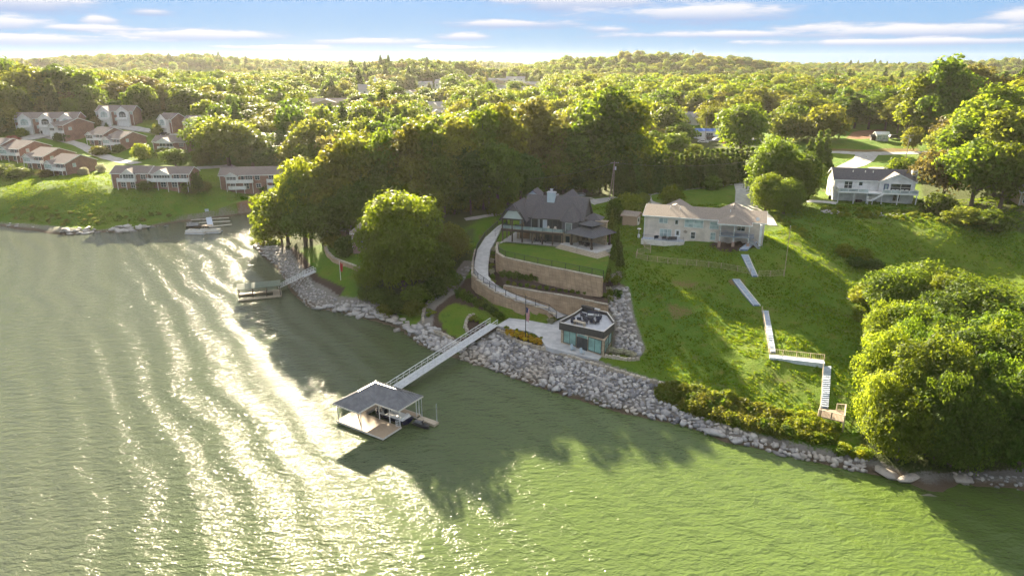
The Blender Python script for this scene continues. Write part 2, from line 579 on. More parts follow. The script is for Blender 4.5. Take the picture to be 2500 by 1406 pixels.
cp = np.array([P(x, y, z) for x, y, z in C] + [(x, y, 0.0) for x, y in shore[::2]] +
              [(-260, 300, 14), (-330, 420, 27), (150, 90, 4), (190, 140, 12), (240, 220, 20), (330, 330, 28), (-420, 240, 2), (160, 60, 1.0), (260, 60, 8)])
# the ground rises along the front of the ranch house to its right end
_o, _a = P(1571, 578, 14.3), math.atan2(P(1845, 543, 18.9)[1] - P(1568, 524, 18.9)[1], P(1845, 543, 18.9)[0] - P(1568, 524, 18.9)[0])
cp = np.vstack([cp, [(_o[0] + math.cos(_a) * lx - math.sin(_a) * ly, _o[1] + math.sin(_a) * lx + math.cos(_a) * ly, lz) for lx, ly, lz in
                     ((6, -4, 13.5), (13, -1.5, 14.3), (17, -1.5, 15.1), (22, -1.5, 15.7), (25.5, -1.5, 15.8), (17, -4.2, 14.2), (22, -4.4, 14.5), (26, -4.2, 14.7), (28, 1, 15.8), (13, -5, 13.5))]])
RC = 12.0


def phi(d2):
    return np.sqrt(d2 + RC * RC)


def rbf_fit(p):
    n = len(p)
    d2 = ((p[:, None, :2] - p[None, :, :2]) ** 2).sum(-1)
    A = phi(d2) - np.eye(n) * 1.5
    Q = np.hstack([np.ones((n, 1)), p[:, :2] / 100])
    K = np.block([[A, Q], [Q.T, np.zeros((3, 3))]])
    return np.linalg.solve(K, np.concatenate([p[:, 2], np.zeros(3)]))


RW = rbf_fit(cp)


def rbf(x, y):
    out = np.empty(x.shape)
    xf, yf, of = x.ravel(), y.ravel(), out.ravel()
    n = len(cp)
    for i in range(0, xf.size, 8000):
        xs, ys = xf[i:i + 8000], yf[i:i + 8000]
        d2 = (xs[:, None] - cp[None, :, 0]) ** 2 + (ys[:, None] - cp[None, :, 1]) ** 2
        of[i:i + 8000] = phi(d2) @ RW[:n] + RW[n] + RW[n + 1] * xs / 100 + RW[n + 2] * ys / 100
    return of.reshape(x.shape)


def sstep(a, b, x):
    t = np.clip((x - a) / (b - a), 0, 1)
    return t * t * (3 - 2 * t)


HILLS = [(-726, 1500, 300, 150, 33), (-420, 1380, 160, 120, 16), (-1250, 1500, 300, 200, 20), (-120, 960, 150, 110, 18), (200, 1150, 170, 120, 29), (350, 1080, 110, 90, 14),
         (560, 1350, 200, 130, 17), (900, 1300, 240, 130, 20), (1400, 1500, 350, 200, 24), (0, 2020, 2200, 140, 17), (-300, 1900, 260, 120, 6), (-1700, 2000, 500, 200, 20)]


def far_z(x, y):
    z = 19 + 3.0 * np.sin(x / 170 + 1) * np.cos(y / 210)
    for hx, hy, sx, sy, h in HILLS:
        z = z + h * np.exp(-((x - hx) / sx) ** 2 - ((y - hy) / sy) ** 2)
    z = z + 2.2 * np.sin(x / 61 + y / 93) * np.sin(y / 77 - x / 130)
    return z


def axis(lo, hi, fine, far_lo, far_hi, grow=1.13):
    a = list(np.arange(lo, hi + 1e-6, fine))
    st, v = fine, a[-1]
    while v < far_hi:
        st *= grow
        v += min(st, 180)
        a.append(v)
    st, v = fine, lo
    pre = []
    while v > far_lo:
        st *= grow
        v -= min(st, 180)
        pre.append(v)
    return np.array(pre[::-1] + a)


GXA = axis(-175, 150, 1.1, -2250, 2250)
GYA = axis(62, 300, 1.1, -500, 2330, 1.06)
GX, GY = np.meshgrid(GXA, GYA)
nearw = 1 - sstep(620, 900, np.hypot(GX, GY))
GZ = rbf(GX, GY) * nearw + far_z(GX, GY) * (1 - nearw)
GZ = np.where(nearw <= 0, far_z(GX, GY), np.clip(GZ, -5, 60))


def inside(poly, x, y):
    c = np.zeros(x.shape, bool)
    n = len(poly)
    for i in range(n):
        x0, y0 = poly[i][:2]
        x1, y1 = poly[(i + 1) % n][:2]
        if y0 == y1:
            continue
        k = ((y0 > y) != (y1 > y)) & (x < (x1 - x0) * (y - y0) / (y1 - y0) + x0)
        c ^= k
    return c


def seg_dist(line, x, y, closed=False):
    d = np.full(x.shape, 1e9)
    n = len(line)
    for i in range(n if closed else n - 1):
        x0, y0 = line[i][:2]
        x1, y1 = line[(i + 1) % n][:2]
        vx, vy = x1 - x0, y1 - y0
        L = vx * vx + vy * vy + 1e-9
        t = np.clip(((x - x0) * vx + (y - y0) * vy) / L, 0, 1)
        d = np.minimum(d, (x - x0 - t * vx) ** 2 + (y - y0 - t * vy) ** 2)
    return np.sqrt(d)


wat = inside(water_poly, GX, GY)
sdist = seg_dist(shore_line, GX, GY)
ruf = 0.10 * np.sin(GX * 1.3 + np.sin(GY * .7) * 2) * np.sin(GY * 1.1 + 1) + 0.16 * np.sin(GX * .37 + 2) * np.sin(GY * .41)
GZ = np.where(wat, -np.minimum(3.5, sdist * 0.45), np.maximum(GZ + ruf * sstep(2, 8, sdist), np.minimum(sdist * 0.42, 1.3)))
BASE_GZ = GZ.copy()


def clamp_under(poly, z, margin=1.2, drop=0.22):
    """keep the ground under a sheet that lies on it"""
    xs = [p[0] for p in poly]
    ys = [p[1] for p in poly]
    i0, i1 = np.searchsorted(GXA, (min(xs) - 3, max(xs) + 3))
    j0, j1 = np.searchsorted(GYA, (min(ys) - 3, max(ys) + 3))
    if i1 <= i0 or j1 <= j0:
        return
    X, Y = GX[j0:j1, i0:i1], GY[j0:j1, i0:i1]
    k = inside(poly, X, Y) | (seg_dist(poly, X, Y, True) < margin)
    GZ[j0:j1, i0:i1] = np.where(k, np.minimum(GZ[j0:j1, i0:i1], z - drop), GZ[j0:j1, i0:i1])


def T(x, y):
    i = min(max(int(np.searchsorted(GXA, x)) - 1, 0), len(GXA) - 2)
    j = min(max(int(np.searchsorted(GYA, y)) - 1, 0), len(GYA) - 2)
    a = (x - GXA[i]) / (GXA[i + 1] - GXA[i])
    b = (y - GYA[j]) / (GYA[j + 1] - GYA[j])
    return float(GZ[j, i] * (1 - a) * (1 - b) + GZ[j, i + 1] * a * (1 - b) + GZ[j + 1, i] * (1 - a) * b + GZ[j + 1, i + 1] * a * b)


def Tv(x, y, Z=None):
    Z = GZ if Z is None else Z
    i = np.clip(np.searchsorted(GXA, x) - 1, 0, len(GXA) - 2)
    j = np.clip(np.searchsorted(GYA, y) - 1, 0, len(GYA) - 2)
    a = (x - GXA[i]) / (GXA[i + 1] - GXA[i])
    b = (y - GYA[j]) / (GYA[j + 1] - GYA[j])
    return Z[j, i] * (1 - a) * (1 - b) + Z[j, i + 1] * a * (1 - b) + Z[j + 1, i] * (1 - a) * b + Z[j + 1, i + 1] * a * b


TT = np.concatenate([np.arange(60, 320, 0.6), np.arange(320, 900, 2.5), np.arange(900, 2300, 12)])


def G(px, py):
    """where the line of sight through a pixel meets the ground"""
    x, y, d = ray(px, py)
    t = TT / y
    X, Y, Z = x * t, TT, CAM_H + d * t
    h = Z - np.maximum(Tv(X, Y, BASE_GZ), 0)
    k = np.nonzero(h < 0)[0]
    if len(k) == 0:
        return (X[-1], Y[-1], float(Tv(X[-1:], Y[-1:])[0]))
    k = max(k[0], 1)
    f = h[k - 1] / (h[k - 1] - h[k] + 1e-9)
    X0, Y0 = X[k - 1] + (X[k] - X[k - 1]) * f, Y[k - 1] + (Y[k] - Y[k - 1]) * f
    return (float(X0), float(Y0), T(X0, Y0))


# sheets that lie on the ground: collected first (so that the ground can be kept under them), built after
SHEETS = []


def flat(name, pts, z, m, skirt=1.2, drop=0.22):
    poly = [P(x, y, z) for x, y in pts]
    clamp_under(poly, z, 1.3, drop)
    SHEETS.append((name, 'flat', poly, None, m, skirt))
    return poly


def strip(name, A, B, m, skirt=0.8, clamp=True):
    a = [P(*p) for p in A]
    b = [P(*p) for p in B]
    if clamp:
        for i in range(len(a) - 1):
            clamp_under([a[i], a[i + 1], b[i + 1], b[i]], min(a[i][2], a[i + 1][2], b[i][2], b[i + 1][2]), 1.1, 0.3)
    SHEETS.append((name, 'strip', a, b, m, skirt))
    return a, b


DRV_OUT = [(1215, 552, 11), (1184, 580, 10.3), (1165, 610, 9.6), (1158, 644, 9), (1157, 671, 8.4), (1167, 684, 8), (1210, 714, 7), (1260, 736, 6), (1307, 749, 5.2), (1340, 761, 4.4), (1359, 778, 3.6)]
DRV_IN = [(1229, 545, 11), (1210, 587, 10.3), (1197, 610, 9.6), (1192, 644, 9), (1192, 674, 8.4), (1210, 694, 8), (1244, 714, 7), (1287, 731, 6), (1334, 746, 5.2), (1370, 757, 4.4), (1392, 768, 3.6)]
dout, din = strip('driveway', DRV_OUT, DRV_IN, M_asphalt, 0.6)
LAWN = [(1217, 597), (1234, 589), (1300, 590), (1376, 604), (1420, 612), (1488, 612), (1486, 640), (1476, 672), (1471, 676), (1414, 664), (1347, 651), (1280, 637), (1234, 627), (1219, 617)]
M_grass2 = None
upper_lawn = flat('terrace_lawn', LAWN, 12.0, 'grass', 1.0)
WALLB = [(1213, 655, 8.6), (1240, 668, 8.5), (1300, 682, 8.5), (1347, 690, 8.5), (1401, 697, 8.5), (1440, 700, 8.6), (1478, 690, 9.0)]
WALLM = [(1232, 698, 7.4), (1277, 706, 7.4), (1314, 713, 7.5), (1357, 719, 7.55), (1397, 726, 7.5), (1451, 738, 7.3), (1486, 748, 7.0)]
bed_a, bed_b = strip('planting_bed', WALLB, WALLM, 'mulch', 0.5)
PLAZA = [(1213, 794), (1243, 776), (1287, 781), (1334, 790), (1362, 782), (1388, 768), (1402, 775), (1372, 806), (1374, 832), (1400, 842), (1472, 865), (1461, 877), (1394, 862), (1350, 851), (1334, 846),
         (1319, 826), (1306, 814), (1287, 808), (1240, 802)]
plaza = flat('plaza', PLAZA, 3.1, M_asphalt, 0.8)
PATIO_H = 12.05
# the ground settles under every house; houses add themselves to this list before the terrain mesh is made


def ribbon(name, pts, m, off=0.07, extra=None):
    """a road draped over the ground; pts = (px, py, width in metres)"""
    ctr = [(*G(x, y)[:2], wd) for x, y, wd in pts]
    out = []
    for i in range(len(ctr) - 1):
        p0 = ctr[max(i - 1, 0)]
        p1, p2 = ctr[i], ctr[i + 1]
        p3 = ctr[min(i + 2, len(ctr) - 1)]
        n = max(2, int(math.hypot(p2[0] - p1[0], p2[1] - p1[1]) / 1.5))
        for k in range(n):
            t = k / n
            out.append(tuple(0.5 * ((2 * p1[j]) + (-p0[j] + p2[j]) * t + (2 * p0[j] - 5 * p1[j] + 4 * p2[j] - p3[j]) * t * t + (-p0[j] + 3 * p1[j] - 3 * p2[j] + p3[j]) * t ** 3) for j in range(3)))
    out.append(ctr[-1])
    SHEETS.append((name, 'ribbon', out, off, m, 0.4))
    return out


def build_sheets():
    for name, kind, a, b, m, skirt in SHEETS:
        mm = {'grass': M_grass, 'mulch': M_mulch}.get(m, m)
        mb = MB()
        if kind == 'flat':
            n = len(a)
            mb.add(a, [tuple(range(n))])
            for i in range(n):
                p, q = a[i], a[(i + 1) % n]
                mb.add([p, q, (q[0], q[1], q[2] - skirt), (p[0], p[1], p[2] - skirt)], [(0, 1, 2, 3)])
        elif kind == 'strip':
            for i in range(len(a) - 1):
                mb.add([a[i], a[i + 1], b[i + 1], b[i]], [(0, 1, 2, 3)])
                for p, q in ((a[i], a[i + 1]), (b[i], b[i + 1])):
                    mb.add([p, q, (q[0], q[1], q[2] - skirt), (p[0], p[1], p[2] - skirt)], [(0, 1, 2, 3)])
        else:
            L, Rr = [], []
            for i, (x, y, wd) in enumerate(a):
                x0, y0, _ = a[max(i - 1, 0)]
                x1, y1, _ = a[min(i + 1, len(a) - 1)]
                dx, dy = x1 - x0, y1 - y0
                ln = math.hypot(dx, dy) + 1e-9
                nx, ny = -dy / ln * wd / 2, dx / ln * wd / 2
                row = []
                for k in (-1, -0.5, 0, 0.5, 1):
                    xx, yy = x + nx * k, y + ny * k
                    row.append((xx, yy, max(T(xx, yy), T(x, y) - 0.25) + b))
                L.append(row)
            for i in range(len(L) - 1):
                for k in range(4):
                    mb.add([L[i][k], L[i + 1][k], L[i + 1][k + 1], L[i][k + 1]], [(0, 1, 2, 3)])
                for k in (0, 4):
                    p, q = L[i][k], L[i + 1][k]
                    mb.add([p, q, (q[0], q[1], q[2] - skirt), (p[0], p[1], p[2] - skirt)], [(0, 1, 2, 3)])
        o = mb.build(name, mm)
        tag(o, kind='structure')


ribbon('road', [(1438, 495, 5), (1500, 486, 4), (1560, 476, 4), (1620, 466, 4), (1700, 457, 4), (1770, 449, 4), (1830, 441, 4.2), (1900, 436, 4.2), (1990, 428, 4.2), (2045, 416, 5), (2085, 403, 7), (2108, 390, 7), (2116, 377, 8)], M_gravelroad)
ribbon('driveway', [(1806, 447, 4), (1815, 465, 4.6), (1818, 490, 5.2), (1826, 510, 6.5), (1846, 528, 8), (1862, 548, 7)], M_gravelroad)
ribbon('driveway', [(1345, 489, 8), (1380, 484, 8), (1420, 489, 7), (1440, 494, 6)], M_gravelroad)
ribbon('path', [(1135, 536, 2), (1180, 529, 2), (1225, 521, 2)], M_gravelroad)
ribbon('driveway', [(1575, 478, 3.5), (1577, 492, 4), (1600, 500, 5)], M_gravelroad)
ribbon('driveway', [(1965, 491, 3.5), (2000, 492, 3.5), (2042, 497, 4)], M_concrete)
ribbon('road', [(2000, 372, 5), (2060, 373, 5), (2130, 375, 5), (2200, 375, 5), (2300, 373, 5)], M_gravelroad)
ribbon('road', [(2125, 412, 4), (2190, 411, 4), (2260, 409, 4)], M_gravelroad)
ribbon('road', [(1850, 318, 6), (1930, 322, 6), (2000, 326, 6)], M_gravelroad)
ribbon('parking_lot', [(1700, 338, 20), (1760, 336, 22), (1840, 336, 20)], M_gravelroad)
ribbon('road', [(-60, 352, 6), (30, 344, 6), (70, 338, 7), (110, 329, 9), (150, 322, 7)], M_gravelroad)
ribbon('road', [(110, 332, 5), (190, 352, 5), (240, 377, 5), (290, 392, 5), (335, 400, 5)], M_gravelroad)
ribbon('road', [(250, 308, 10), (310, 312, 7), (380, 322, 6), (440, 330, 6), (500, 352, 6), (510, 368, 6)], M_gravelroad)
ribbon('road', [(480, 411, 5), (520, 409, 5), (570, 404, 5)], M_gravelroad)
ribbon('road', [(780, 381, 6), (800, 372, 6), (815, 366, 6)], M_gravelroad)
ribbon('path', [(2288, 340, 12), (2330, 344, 10), (2380, 335, 9)], M_gravelroad)


# --- painted ground cover: weights per ground point
ATT = {}


def paint(name, poly_px, soft=1.2, z=None, val=1.0):
    if name not in ATT:
        ATT[name] = np.zeros(GX.shape, np.float32)
    poly = [(P(x, y, z) if z is not None else G(x, y))[:2] for x, y in poly_px]
    ins = inside(poly, GX, GY)
    d = seg_dist(poly, GX, GY, True)
    wgt = np.where(ins, 1.0, np.clip(1 - d / soft, 0, 1)) * val
    ATT[name] = np.maximum(ATT[name], wgt.astype(np.float32))


def erase(name, poly_px, soft=0.9):
    poly = [G(x, y)[:2] for x, y in poly_px]
    ins = inside(poly, GX, GY)
    d = seg_dist(poly, GX, GY, True)
    wgt = np.where(ins, 1.0, np.clip(1 - d / soft, 0, 1))
    ATT[name] = ATT[name] * (1 - wgt.astype(np.float32))


paint('mulch', [(1035, 775), (1060, 745), (1090, 715), (1130, 690), (1150, 680), (1165, 725), (1235, 778), (1215, 800), (1150, 835), (1090, 830), (1045, 805)])
erase('mulch', [(1075, 768), (1090, 750), (1110, 743), (1150, 752), (1190, 763), (1232, 779), (1200, 790), (1160, 805), (1130, 822), (1100, 815), (1085, 795)])
paint('mulch', [(1140, 790), (1160, 784), (1185, 795), (1170, 812), (1148, 815)])
paint('mulch', [(1225, 804), (1290, 812), (1318, 832), (1325, 848), (1270, 838), (1240, 822)])
paint('mulch', [(1190, 690), (1195, 640), (1205, 610), (1222, 600), (1216, 655), (1245, 700)])
paint('mulch', [(1470, 680), (1520, 700), (1500, 745), (1470, 730)])
paint('mulch', [(712, 606), (735, 625), (755, 655), (775, 680), (815, 697), (835, 705), (822, 726), (770, 700), (740, 675), (718, 645), (700, 615)])
paint('mulch', [(1735, 600), (1760, 585), (1835, 585), (1845, 600), (1800, 612), (1760, 610)], val=0.9)
paint('gravel', [(660, 636), (705, 612), (720, 640), (760, 690), (822, 728), (900, 735), (935, 752), (985, 800), (900, 775), (800, 760), (750, 752), (700, 690)])
paint('gravel', [(1035, 780), (1045, 745), (1090, 705), (1135, 640), (1150, 640), (1110, 712), (1055, 755), (1050, 800), (1110, 835), (1100, 870), (1020, 835), (1000, 815)])
paint('gravel', [(1150, 845), (1215, 808), (1300, 850), (1470, 888), (1560, 920), (1640, 945), (1630, 1020), (1300, 938), (1120, 880)])
paint('gravel', [(1485, 700), (1530, 705), (1545, 790), (1568, 850), (1555, 872), (1500, 850), (1505, 780), (1478, 745)])
paint('gravel', [(1640, 1000), (1800, 1050), (2000, 1100), (2120, 1120), (2230, 1165), (2500, 1150), (2500, 1200), (2250, 1200), (1900, 1108), (1650, 1035)], val=0.8)
paint('gravel', [(0, 544), (200, 563), (330, 556), (450, 533), (520, 525), (640, 508), (700, 508), (640, 525), (400, 553), (150, 580), (0, 560)], soft=1.5, val=0.6)
paint('gravel', [(612, 600), (650, 590), (700, 610), (665, 645), (640, 625)], val=0.8)
paint('dirt', [(590, 505), (650, 490), (720, 490), (720, 520), (640, 522)], soft=3)
paint('dirt', [(1780, 688), (1800, 684), (1815, 688), (1790, 692)], soft=1.5, val=0.7)
paint('dirt', [(1640, 685), (1700, 690), (1690, 702), (1650, 698)], soft=2, val=0.5)
paint('dirt', [(1630, 745), (1690, 760), (1650, 775)], soft=3, val=0.5)
paint('dirt', [(2090, 322), (2150, 318), (2170, 334), (2120, 338), (2075, 338)], soft=3, val=0.9)
paint('dirt', [(2025, 365), (2100, 366), (2240, 362), (2240, 371), (2100, 373), (2025, 371)], soft=3, val=0.55)
paint('litter', [(640, 590), (720, 600), (800, 580), (860, 560), (900, 560), (930, 600), (1100, 560), (1150, 530), (1240, 500), (1340, 478), (1440, 480), (1500, 470), (1830, 435), (1830, 340), (1000, 300), (800, 330), (720, 420), (700, 520)], soft=6)
paint('litter', [(900, 640), (1040, 690), (1130, 600), (1150, 560), (1140, 650), (1080, 720), (990, 760), (900, 730), (880, 690)], soft=3, val=0.7)
paint('litter', [(2135, 780), (2220, 700), (2400, 700), (2500, 720), (2500, 1180), (2200, 1160), (2135, 1100)], soft=4)
paint('litter', [(2260, 400), (2500, 300), (2500, 560), (2280, 520)], soft=5)
for k in ('mulch', 'gravel', 'dirt', 'litter'):
    ATT[k] = ATT[k] * (~wat | (sdist < 4))

# woods beyond: leaf litter under trees far away
FIELDS = []     # (x, y, r) kept clear of trees; filled by houses and meadows


def ground_mat(name, use_att=True):
    m = bpy.data.materials.new(name)
    m.use_nodes = True
    t = NT(m.node_tree)
    out = t.n('ShaderNodeOutputMaterial')
    b = t.n('ShaderNodeBsdfPrincipled')
    b.inputs['Roughness'].default_value = 0.95
    b.inputs['Specular IOR Level'].default_value = 0.12
    pos = t.n('ShaderNodeNewGeometry').outputs['Position']
    n1 = t.noise(pos, 0.05, 4)
    n2 = t.noise(pos, 0.45, 4, 0.65)
    n3 = t.noise(pos, 3.0, 3, 0.7)
    g = t.mix(t.ramp(n1, 0.35, 0.68), (0.066, 0.145, 0.008), (0.112, 0.170, 0.012))
    g = t.mix(t.ramp(n2, 0.50, 0.78), g, (0.155, 0.155, 0.024))
    g = t.mix(t.ramp(n2, 0.46, 0.20), g, (0.044, 0.108, 0.008))
    g = t.mix(t.math('MULTIPLY', t.ramp(n3, 0.35, 0.75), 0.5), g, (0.125, 0.19, 0.016))
    g = t.mix(t.math('MULTIPLY', t.ramp(t.noise(pos, 0.16, 5, 0.7), 0.56, 0.72), 0.55), g, (0.15, 0.125, 0.045))
    g = t.mix(t.math('MULTIPLY', t.ramp(t.noise(pos, 1.1, 4, 0.7), 0.55, 0.75), 0.5), g, (0.030, 0.070, 0.010))
    if use_att:
        def at(k):
            return t.n('ShaderNodeAttribute', attribute_name=k).outputs['Fac']
        jit = t.math('MULTIPLY', t.math('SUBTRACT', n3, 0.5), 0.9)

        def wgt(k):
            return t.ramp(t.math('ADD', at(k), jit), 0.3, 0.7)
        g = t.mix(t.math('MULTIPLY', wgt('litter'), 0.85), g, t.mix(n2, (0.06, 0.055, 0.025), (0.05, 0.075, 0.02)))
        g = t.mix(wgt('dirt'), g, t.mix(n2, (0.26, 0.14, 0.08), (0.18, 0.10, 0.06)))
        g = t.mix(wgt('mulch'), g, t.mix(n3, (0.050, 0.033, 0.024), (0.085, 0.058, 0.042)))
        g = t.mix(wgt('gravel'), g, t.mix(n3, (0.17, 0.155, 0.135), (0.27, 0.25, 0.22)))
        s = t.n('ShaderNodeSeparateXYZ')
        t.put(s.inputs[0], pos)
        low = t.ramp(t.math('ADD', s.outputs[2], t.math('MULTIPLY', jit, 0.6)), 0.75, 0.25)
        g = t.mix(low, g, (0.12, 0.09, 0.062))
    t.put(b.inputs['Base Color'], g)
    h = t.math('ADD', t.math('MULTIPLY', n3, 0.35), t.math('MULTIPLY', t.noise(pos, 9, 3), 0.10))
    t.put(b.inputs['Normal'], t.bump(h, 1.0, 1.3))
    m.node_tree.links.new(b.outputs[0], out.inputs[0])
    return m


M_ground = ground_mat('grass_and_earth')
M_grass = ground_mat('lawn', False)
M_mulch = mat('bark_mulch', (0.045, 0.030, 0.022), (0.085, 0.057, 0.042), 0.95, 5, 0.05, bscale=8)


def build_ground():
    ny, nx = GX.shape
    v = np.stack([GX, GY, GZ], -1).reshape(-1, 3)
    idx = np.arange(ny * nx).reshape(ny, nx)
    q = np.stack([idx[:-1, :-1], idx[:-1, 1:], idx[1:, 1:], idx[1:, :-1]], -1).reshape(-1, 4)
    me = fast_mesh('ground', v, q, [M_ground])
    me.polygons.foreach_set('use_smooth', np.ones(len(q), bool))
    for k, a in ATT.items():
        at = me.attributes.new(k, 'FLOAT', 'POINT')
        at.data.foreach_set('value', a.ravel())
    tag(mesh_obj('ground', me), kind='structure')


# ------------------------------------------------------------------ the lake
def water_mat():
    m = bpy.data.materials.new('lake_water')
    m.use_nodes = True
    t = NT(m.node_tree)
    out = t.n('ShaderNodeOutputMaterial')
    b = t.n('ShaderNodeBsdfPrincipled')
    pos = t.n('ShaderNodeNewGeometry').outputs['Position']
    big = t.noise(pos, 0.02, 3)
    sx = t.n('ShaderNodeSeparateXYZ')
    t.put(sx.inputs[0], pos)
    # greener, more turbid water in the shallows on the right, greyer in the open lake
    side = t.ramp(t.math('ADD', sx.outputs[0], t.math('MULTIPLY', t.math('SUBTRACT', big, 0.5), 60)), -75, 45)
    t.put(b.inputs['Base Color'], t.mix(side, (0.064, 0.076, 0.046), (0.070, 0.106, 0.024)))
    b.inputs['Roughness'].default_value = 0.045
    b.inputs['IOR'].default_value = 1.333
    # wind chop, crests across the wind
    chop = t.noise(t.mapping(pos, (0.55, 1.0, 1), (0, 0, R(-14))), 0.85, 4, 0.62, 0.3)
    rip = t.noise(t.mapping(pos, (0.7, 1.0, 1), (0, 0, R(12))), 1.9, 3, 0.6)
    swell = t.noise(t.mapping(pos, (0.6, 1.0, 1), (0, 0, R(-30))), 0.16, 3, 0.5)
    # long wash of passed boats
    wv = t.n('ShaderNodeTexWave', wave_type='BANDS', bands_direction='X', wave_profile='SIN')
    t.put(wv.inputs['Vector'], t.mapping(pos, (1, 1, 1), (0, 0, R(-35))))
    wv.inputs['Scale'].default_value = 0.054
    wv.inputs['Distortion'].default_value = 8.5
    wv.inputs['Detail'].default_value = 2
    wv.inputs['Detail Scale'].default_value = 0.45
    h = t.math('ADD', t.math('MULTIPLY', chop, 0.30), t.math('MULTIPLY', rip, 0.14))
    h = t.math('ADD', h, t.math('MULTIPLY', swell, 0.14))
    h = t.math('ADD', h, t.math('MULTIPLY', wv.outputs['Fac'], 0.19))
    t.put(b.inputs['Normal'], t.bump(h, 1.0, 1.0))
    m.node_tree.links.new(b.outputs[0], out.inputs[0])
    return m


M_water = water_mat()


def build_water():
    xs = np.linspace(-900, 700, 81)
    ys = np.linspace(-400, 330, 61)
    X, Y = np.meshgrid(xs, ys)
    v = np.stack([X, Y, np.zeros_like(X)], -1).reshape(-1, 3)
    idx = np.arange(X.size).reshape(X.shape)
    q = np.stack([idx[:-1, :-1], idx[:-1, 1:], idx[1:, 1:], idx[1:, :-1]], -1).reshape(-1, 4)
    tag(mesh_obj('water', fast_mesh('water', v, q, [M_water])), kind='structure')
# ------------------------------------------------------------------ building kit
class Face:
    """a wall plane in a thing's own frame: o = lower left corner seen from outside, ux along it, n outwards"""
    def __init__(s, o, ux, n):
        s.o, s.ux, s.n = Vector(o), Vector(ux), Vector(n)

    def p(s, a, z, d=0.0):
        return s.o + s.ux * a + Vector((0, 0, z)) + s.n * d


def front_face(y=0.0, x=0.0):
    return Face((x, y, 0), (1, 0, 0), (0, -1, 0))


def left_face(x, D, y=0.0):
    return Face((x, y + D, 0), (0, -1, 0), (-1, 0, 0))


def right_face(x, y=0.0):
    return Face((x, y, 0), (0, 1, 0), (1, 0, 0))


def plate(mb, F, a0, a1, z0, z1, d0, d1, mi=0):
    pts = [F.p(a0, z0, d0), F.p(a1, z0, d0), F.p(a1, z1, d0), F.p(a0, z1, d0)]
    mb.prism(pts, F.n * (d1 - d0), mi)


def window(parent, F, a, z, wd, ht, cols=2, rows=1, frame=None, glass=None, name='window', fw=0.09):
    frame = frame or M_white
    glass = glass or M_glass
    mb = MB()
    plate(mb, F, a - fw, a + wd + fw, z - fw, z, 0.005, 0.07)
    plate(mb, F, a - fw, a + wd + fw, z + ht, z + ht + fw, 0.005, 0.07)
    plate(mb, F, a - fw, a, z, z + ht, 0.005, 0.07)
    plate(mb, F, a + wd, a + wd + fw, z, z + ht, 0.005, 0.07)
    for i in range(1, cols):
        x = a + wd * i / cols
        plate(mb, F, x - 0.04, x + 0.04, z, z + ht, 0.005, 0.06)
    for j in range(1, rows):
        y = z + ht * j / rows
        plate(mb, F, a, a + wd, y - 0.03, y + 0.03, 0.005, 0.055)
    o = mb.build(name, frame, parent)
    g = MB()
    for i in range(cols):
        plate(g, F, a + wd * i / cols + 0.01, a + wd * (i + 1) / cols - 0.01, z + 0.01, z + ht - 0.01, 0.004, 0.03)
    g.build('pane', glass, o)
    return o


def arched_window(parent, F, a, z, wd, ht, frame=None, glass=None):
    """tall window group with a half round head"""
    frame = frame or M_white
    glass = glass or M_glass
    r = wd / 2
    g = MB()
    n = 10
    pts = [F.p(a, z, 0.01), F.p(a + wd, z, 0.01)] + [F.p(a + r + r * math.cos(math.pi * k / n), z + ht - r * 0.8 + r * 0.8 * math.sin(math.pi * k / n), 0.01) for k in range(n + 1)]
    g.prism(pts, F.n * 0.03)
    mb = MB()
    for x in (a, a + wd * 0.3, a + wd * 0.7, a + wd):
        plate(mb, F, x - 0.05, x + 0.05, z, z + ht - r * 0.75, 0.01, 0.09)
    for y in (z, z + ht * 0.36, z + ht - r * 0.8):
        plate(mb, F, a, a + wd, y - 0.05, y + 0.05, 0.01, 0.085)
    for k in range(n):
        t0, t1 = math.pi * k / n, math.pi * (k + 1) / n
        p = F.p(a + r + r * math.cos(t0), z + ht - r * 0.8 + r * 0.8 * math.sin(t0), 0.05)
        q = F.p(a + r + r * math.cos(t1), z + ht - r * 0.8 + r * 0.8 * math.sin(t1), 0.05)
        mb.bar(p, q, 0.1)
    o = mb.build('arched_window', frame, parent)
    g.build('pane', glass, o)
    return o


def door(parent, F, a, z, wd, ht, m=None, glass=None, name='door'):
    m = m or M_white
    mb = MB()
    plate(mb, F, a, a + wd, z, z + ht, 0.005, 0.05)
    plate(mb, F, a - 0.1, a, z, z + ht + 0.1, 0.005, 0.08)
    plate(mb, F, a + wd, a + wd + 0.1, z, z + ht + 0.1, 0.005, 0.08)
    plate(mb, F, a, a + wd, z + ht, z + ht + 0.1, 0.005, 0.08)
    o = mb.build(name, m, parent)
    if glass:
        g = MB()
        plate(g, F, a + wd * 0.22, a + wd * 0.78, z + ht * 0.45, z + ht * 0.9, 0.04, 0.062)
        g.build('pane', glass, o)
    h = MB()
    plate(h, F, a + wd * 0.86, a + wd * 0.93, z + ht * 0.45, z + ht * 0.5, 0.05, 0.11)
    h.build('handle', M_black, o)
    return o


def garage_door(parent, F, a, z, wd, ht):
    mb = MB()
    for k in range(4):
        plate(mb, F, a, a + wd, z + ht * k / 4 + 0.02, z + ht * (k + 1) / 4 - 0.02, 0.01, 0.06)
    return mb.build('garage_door', M_white, parent)


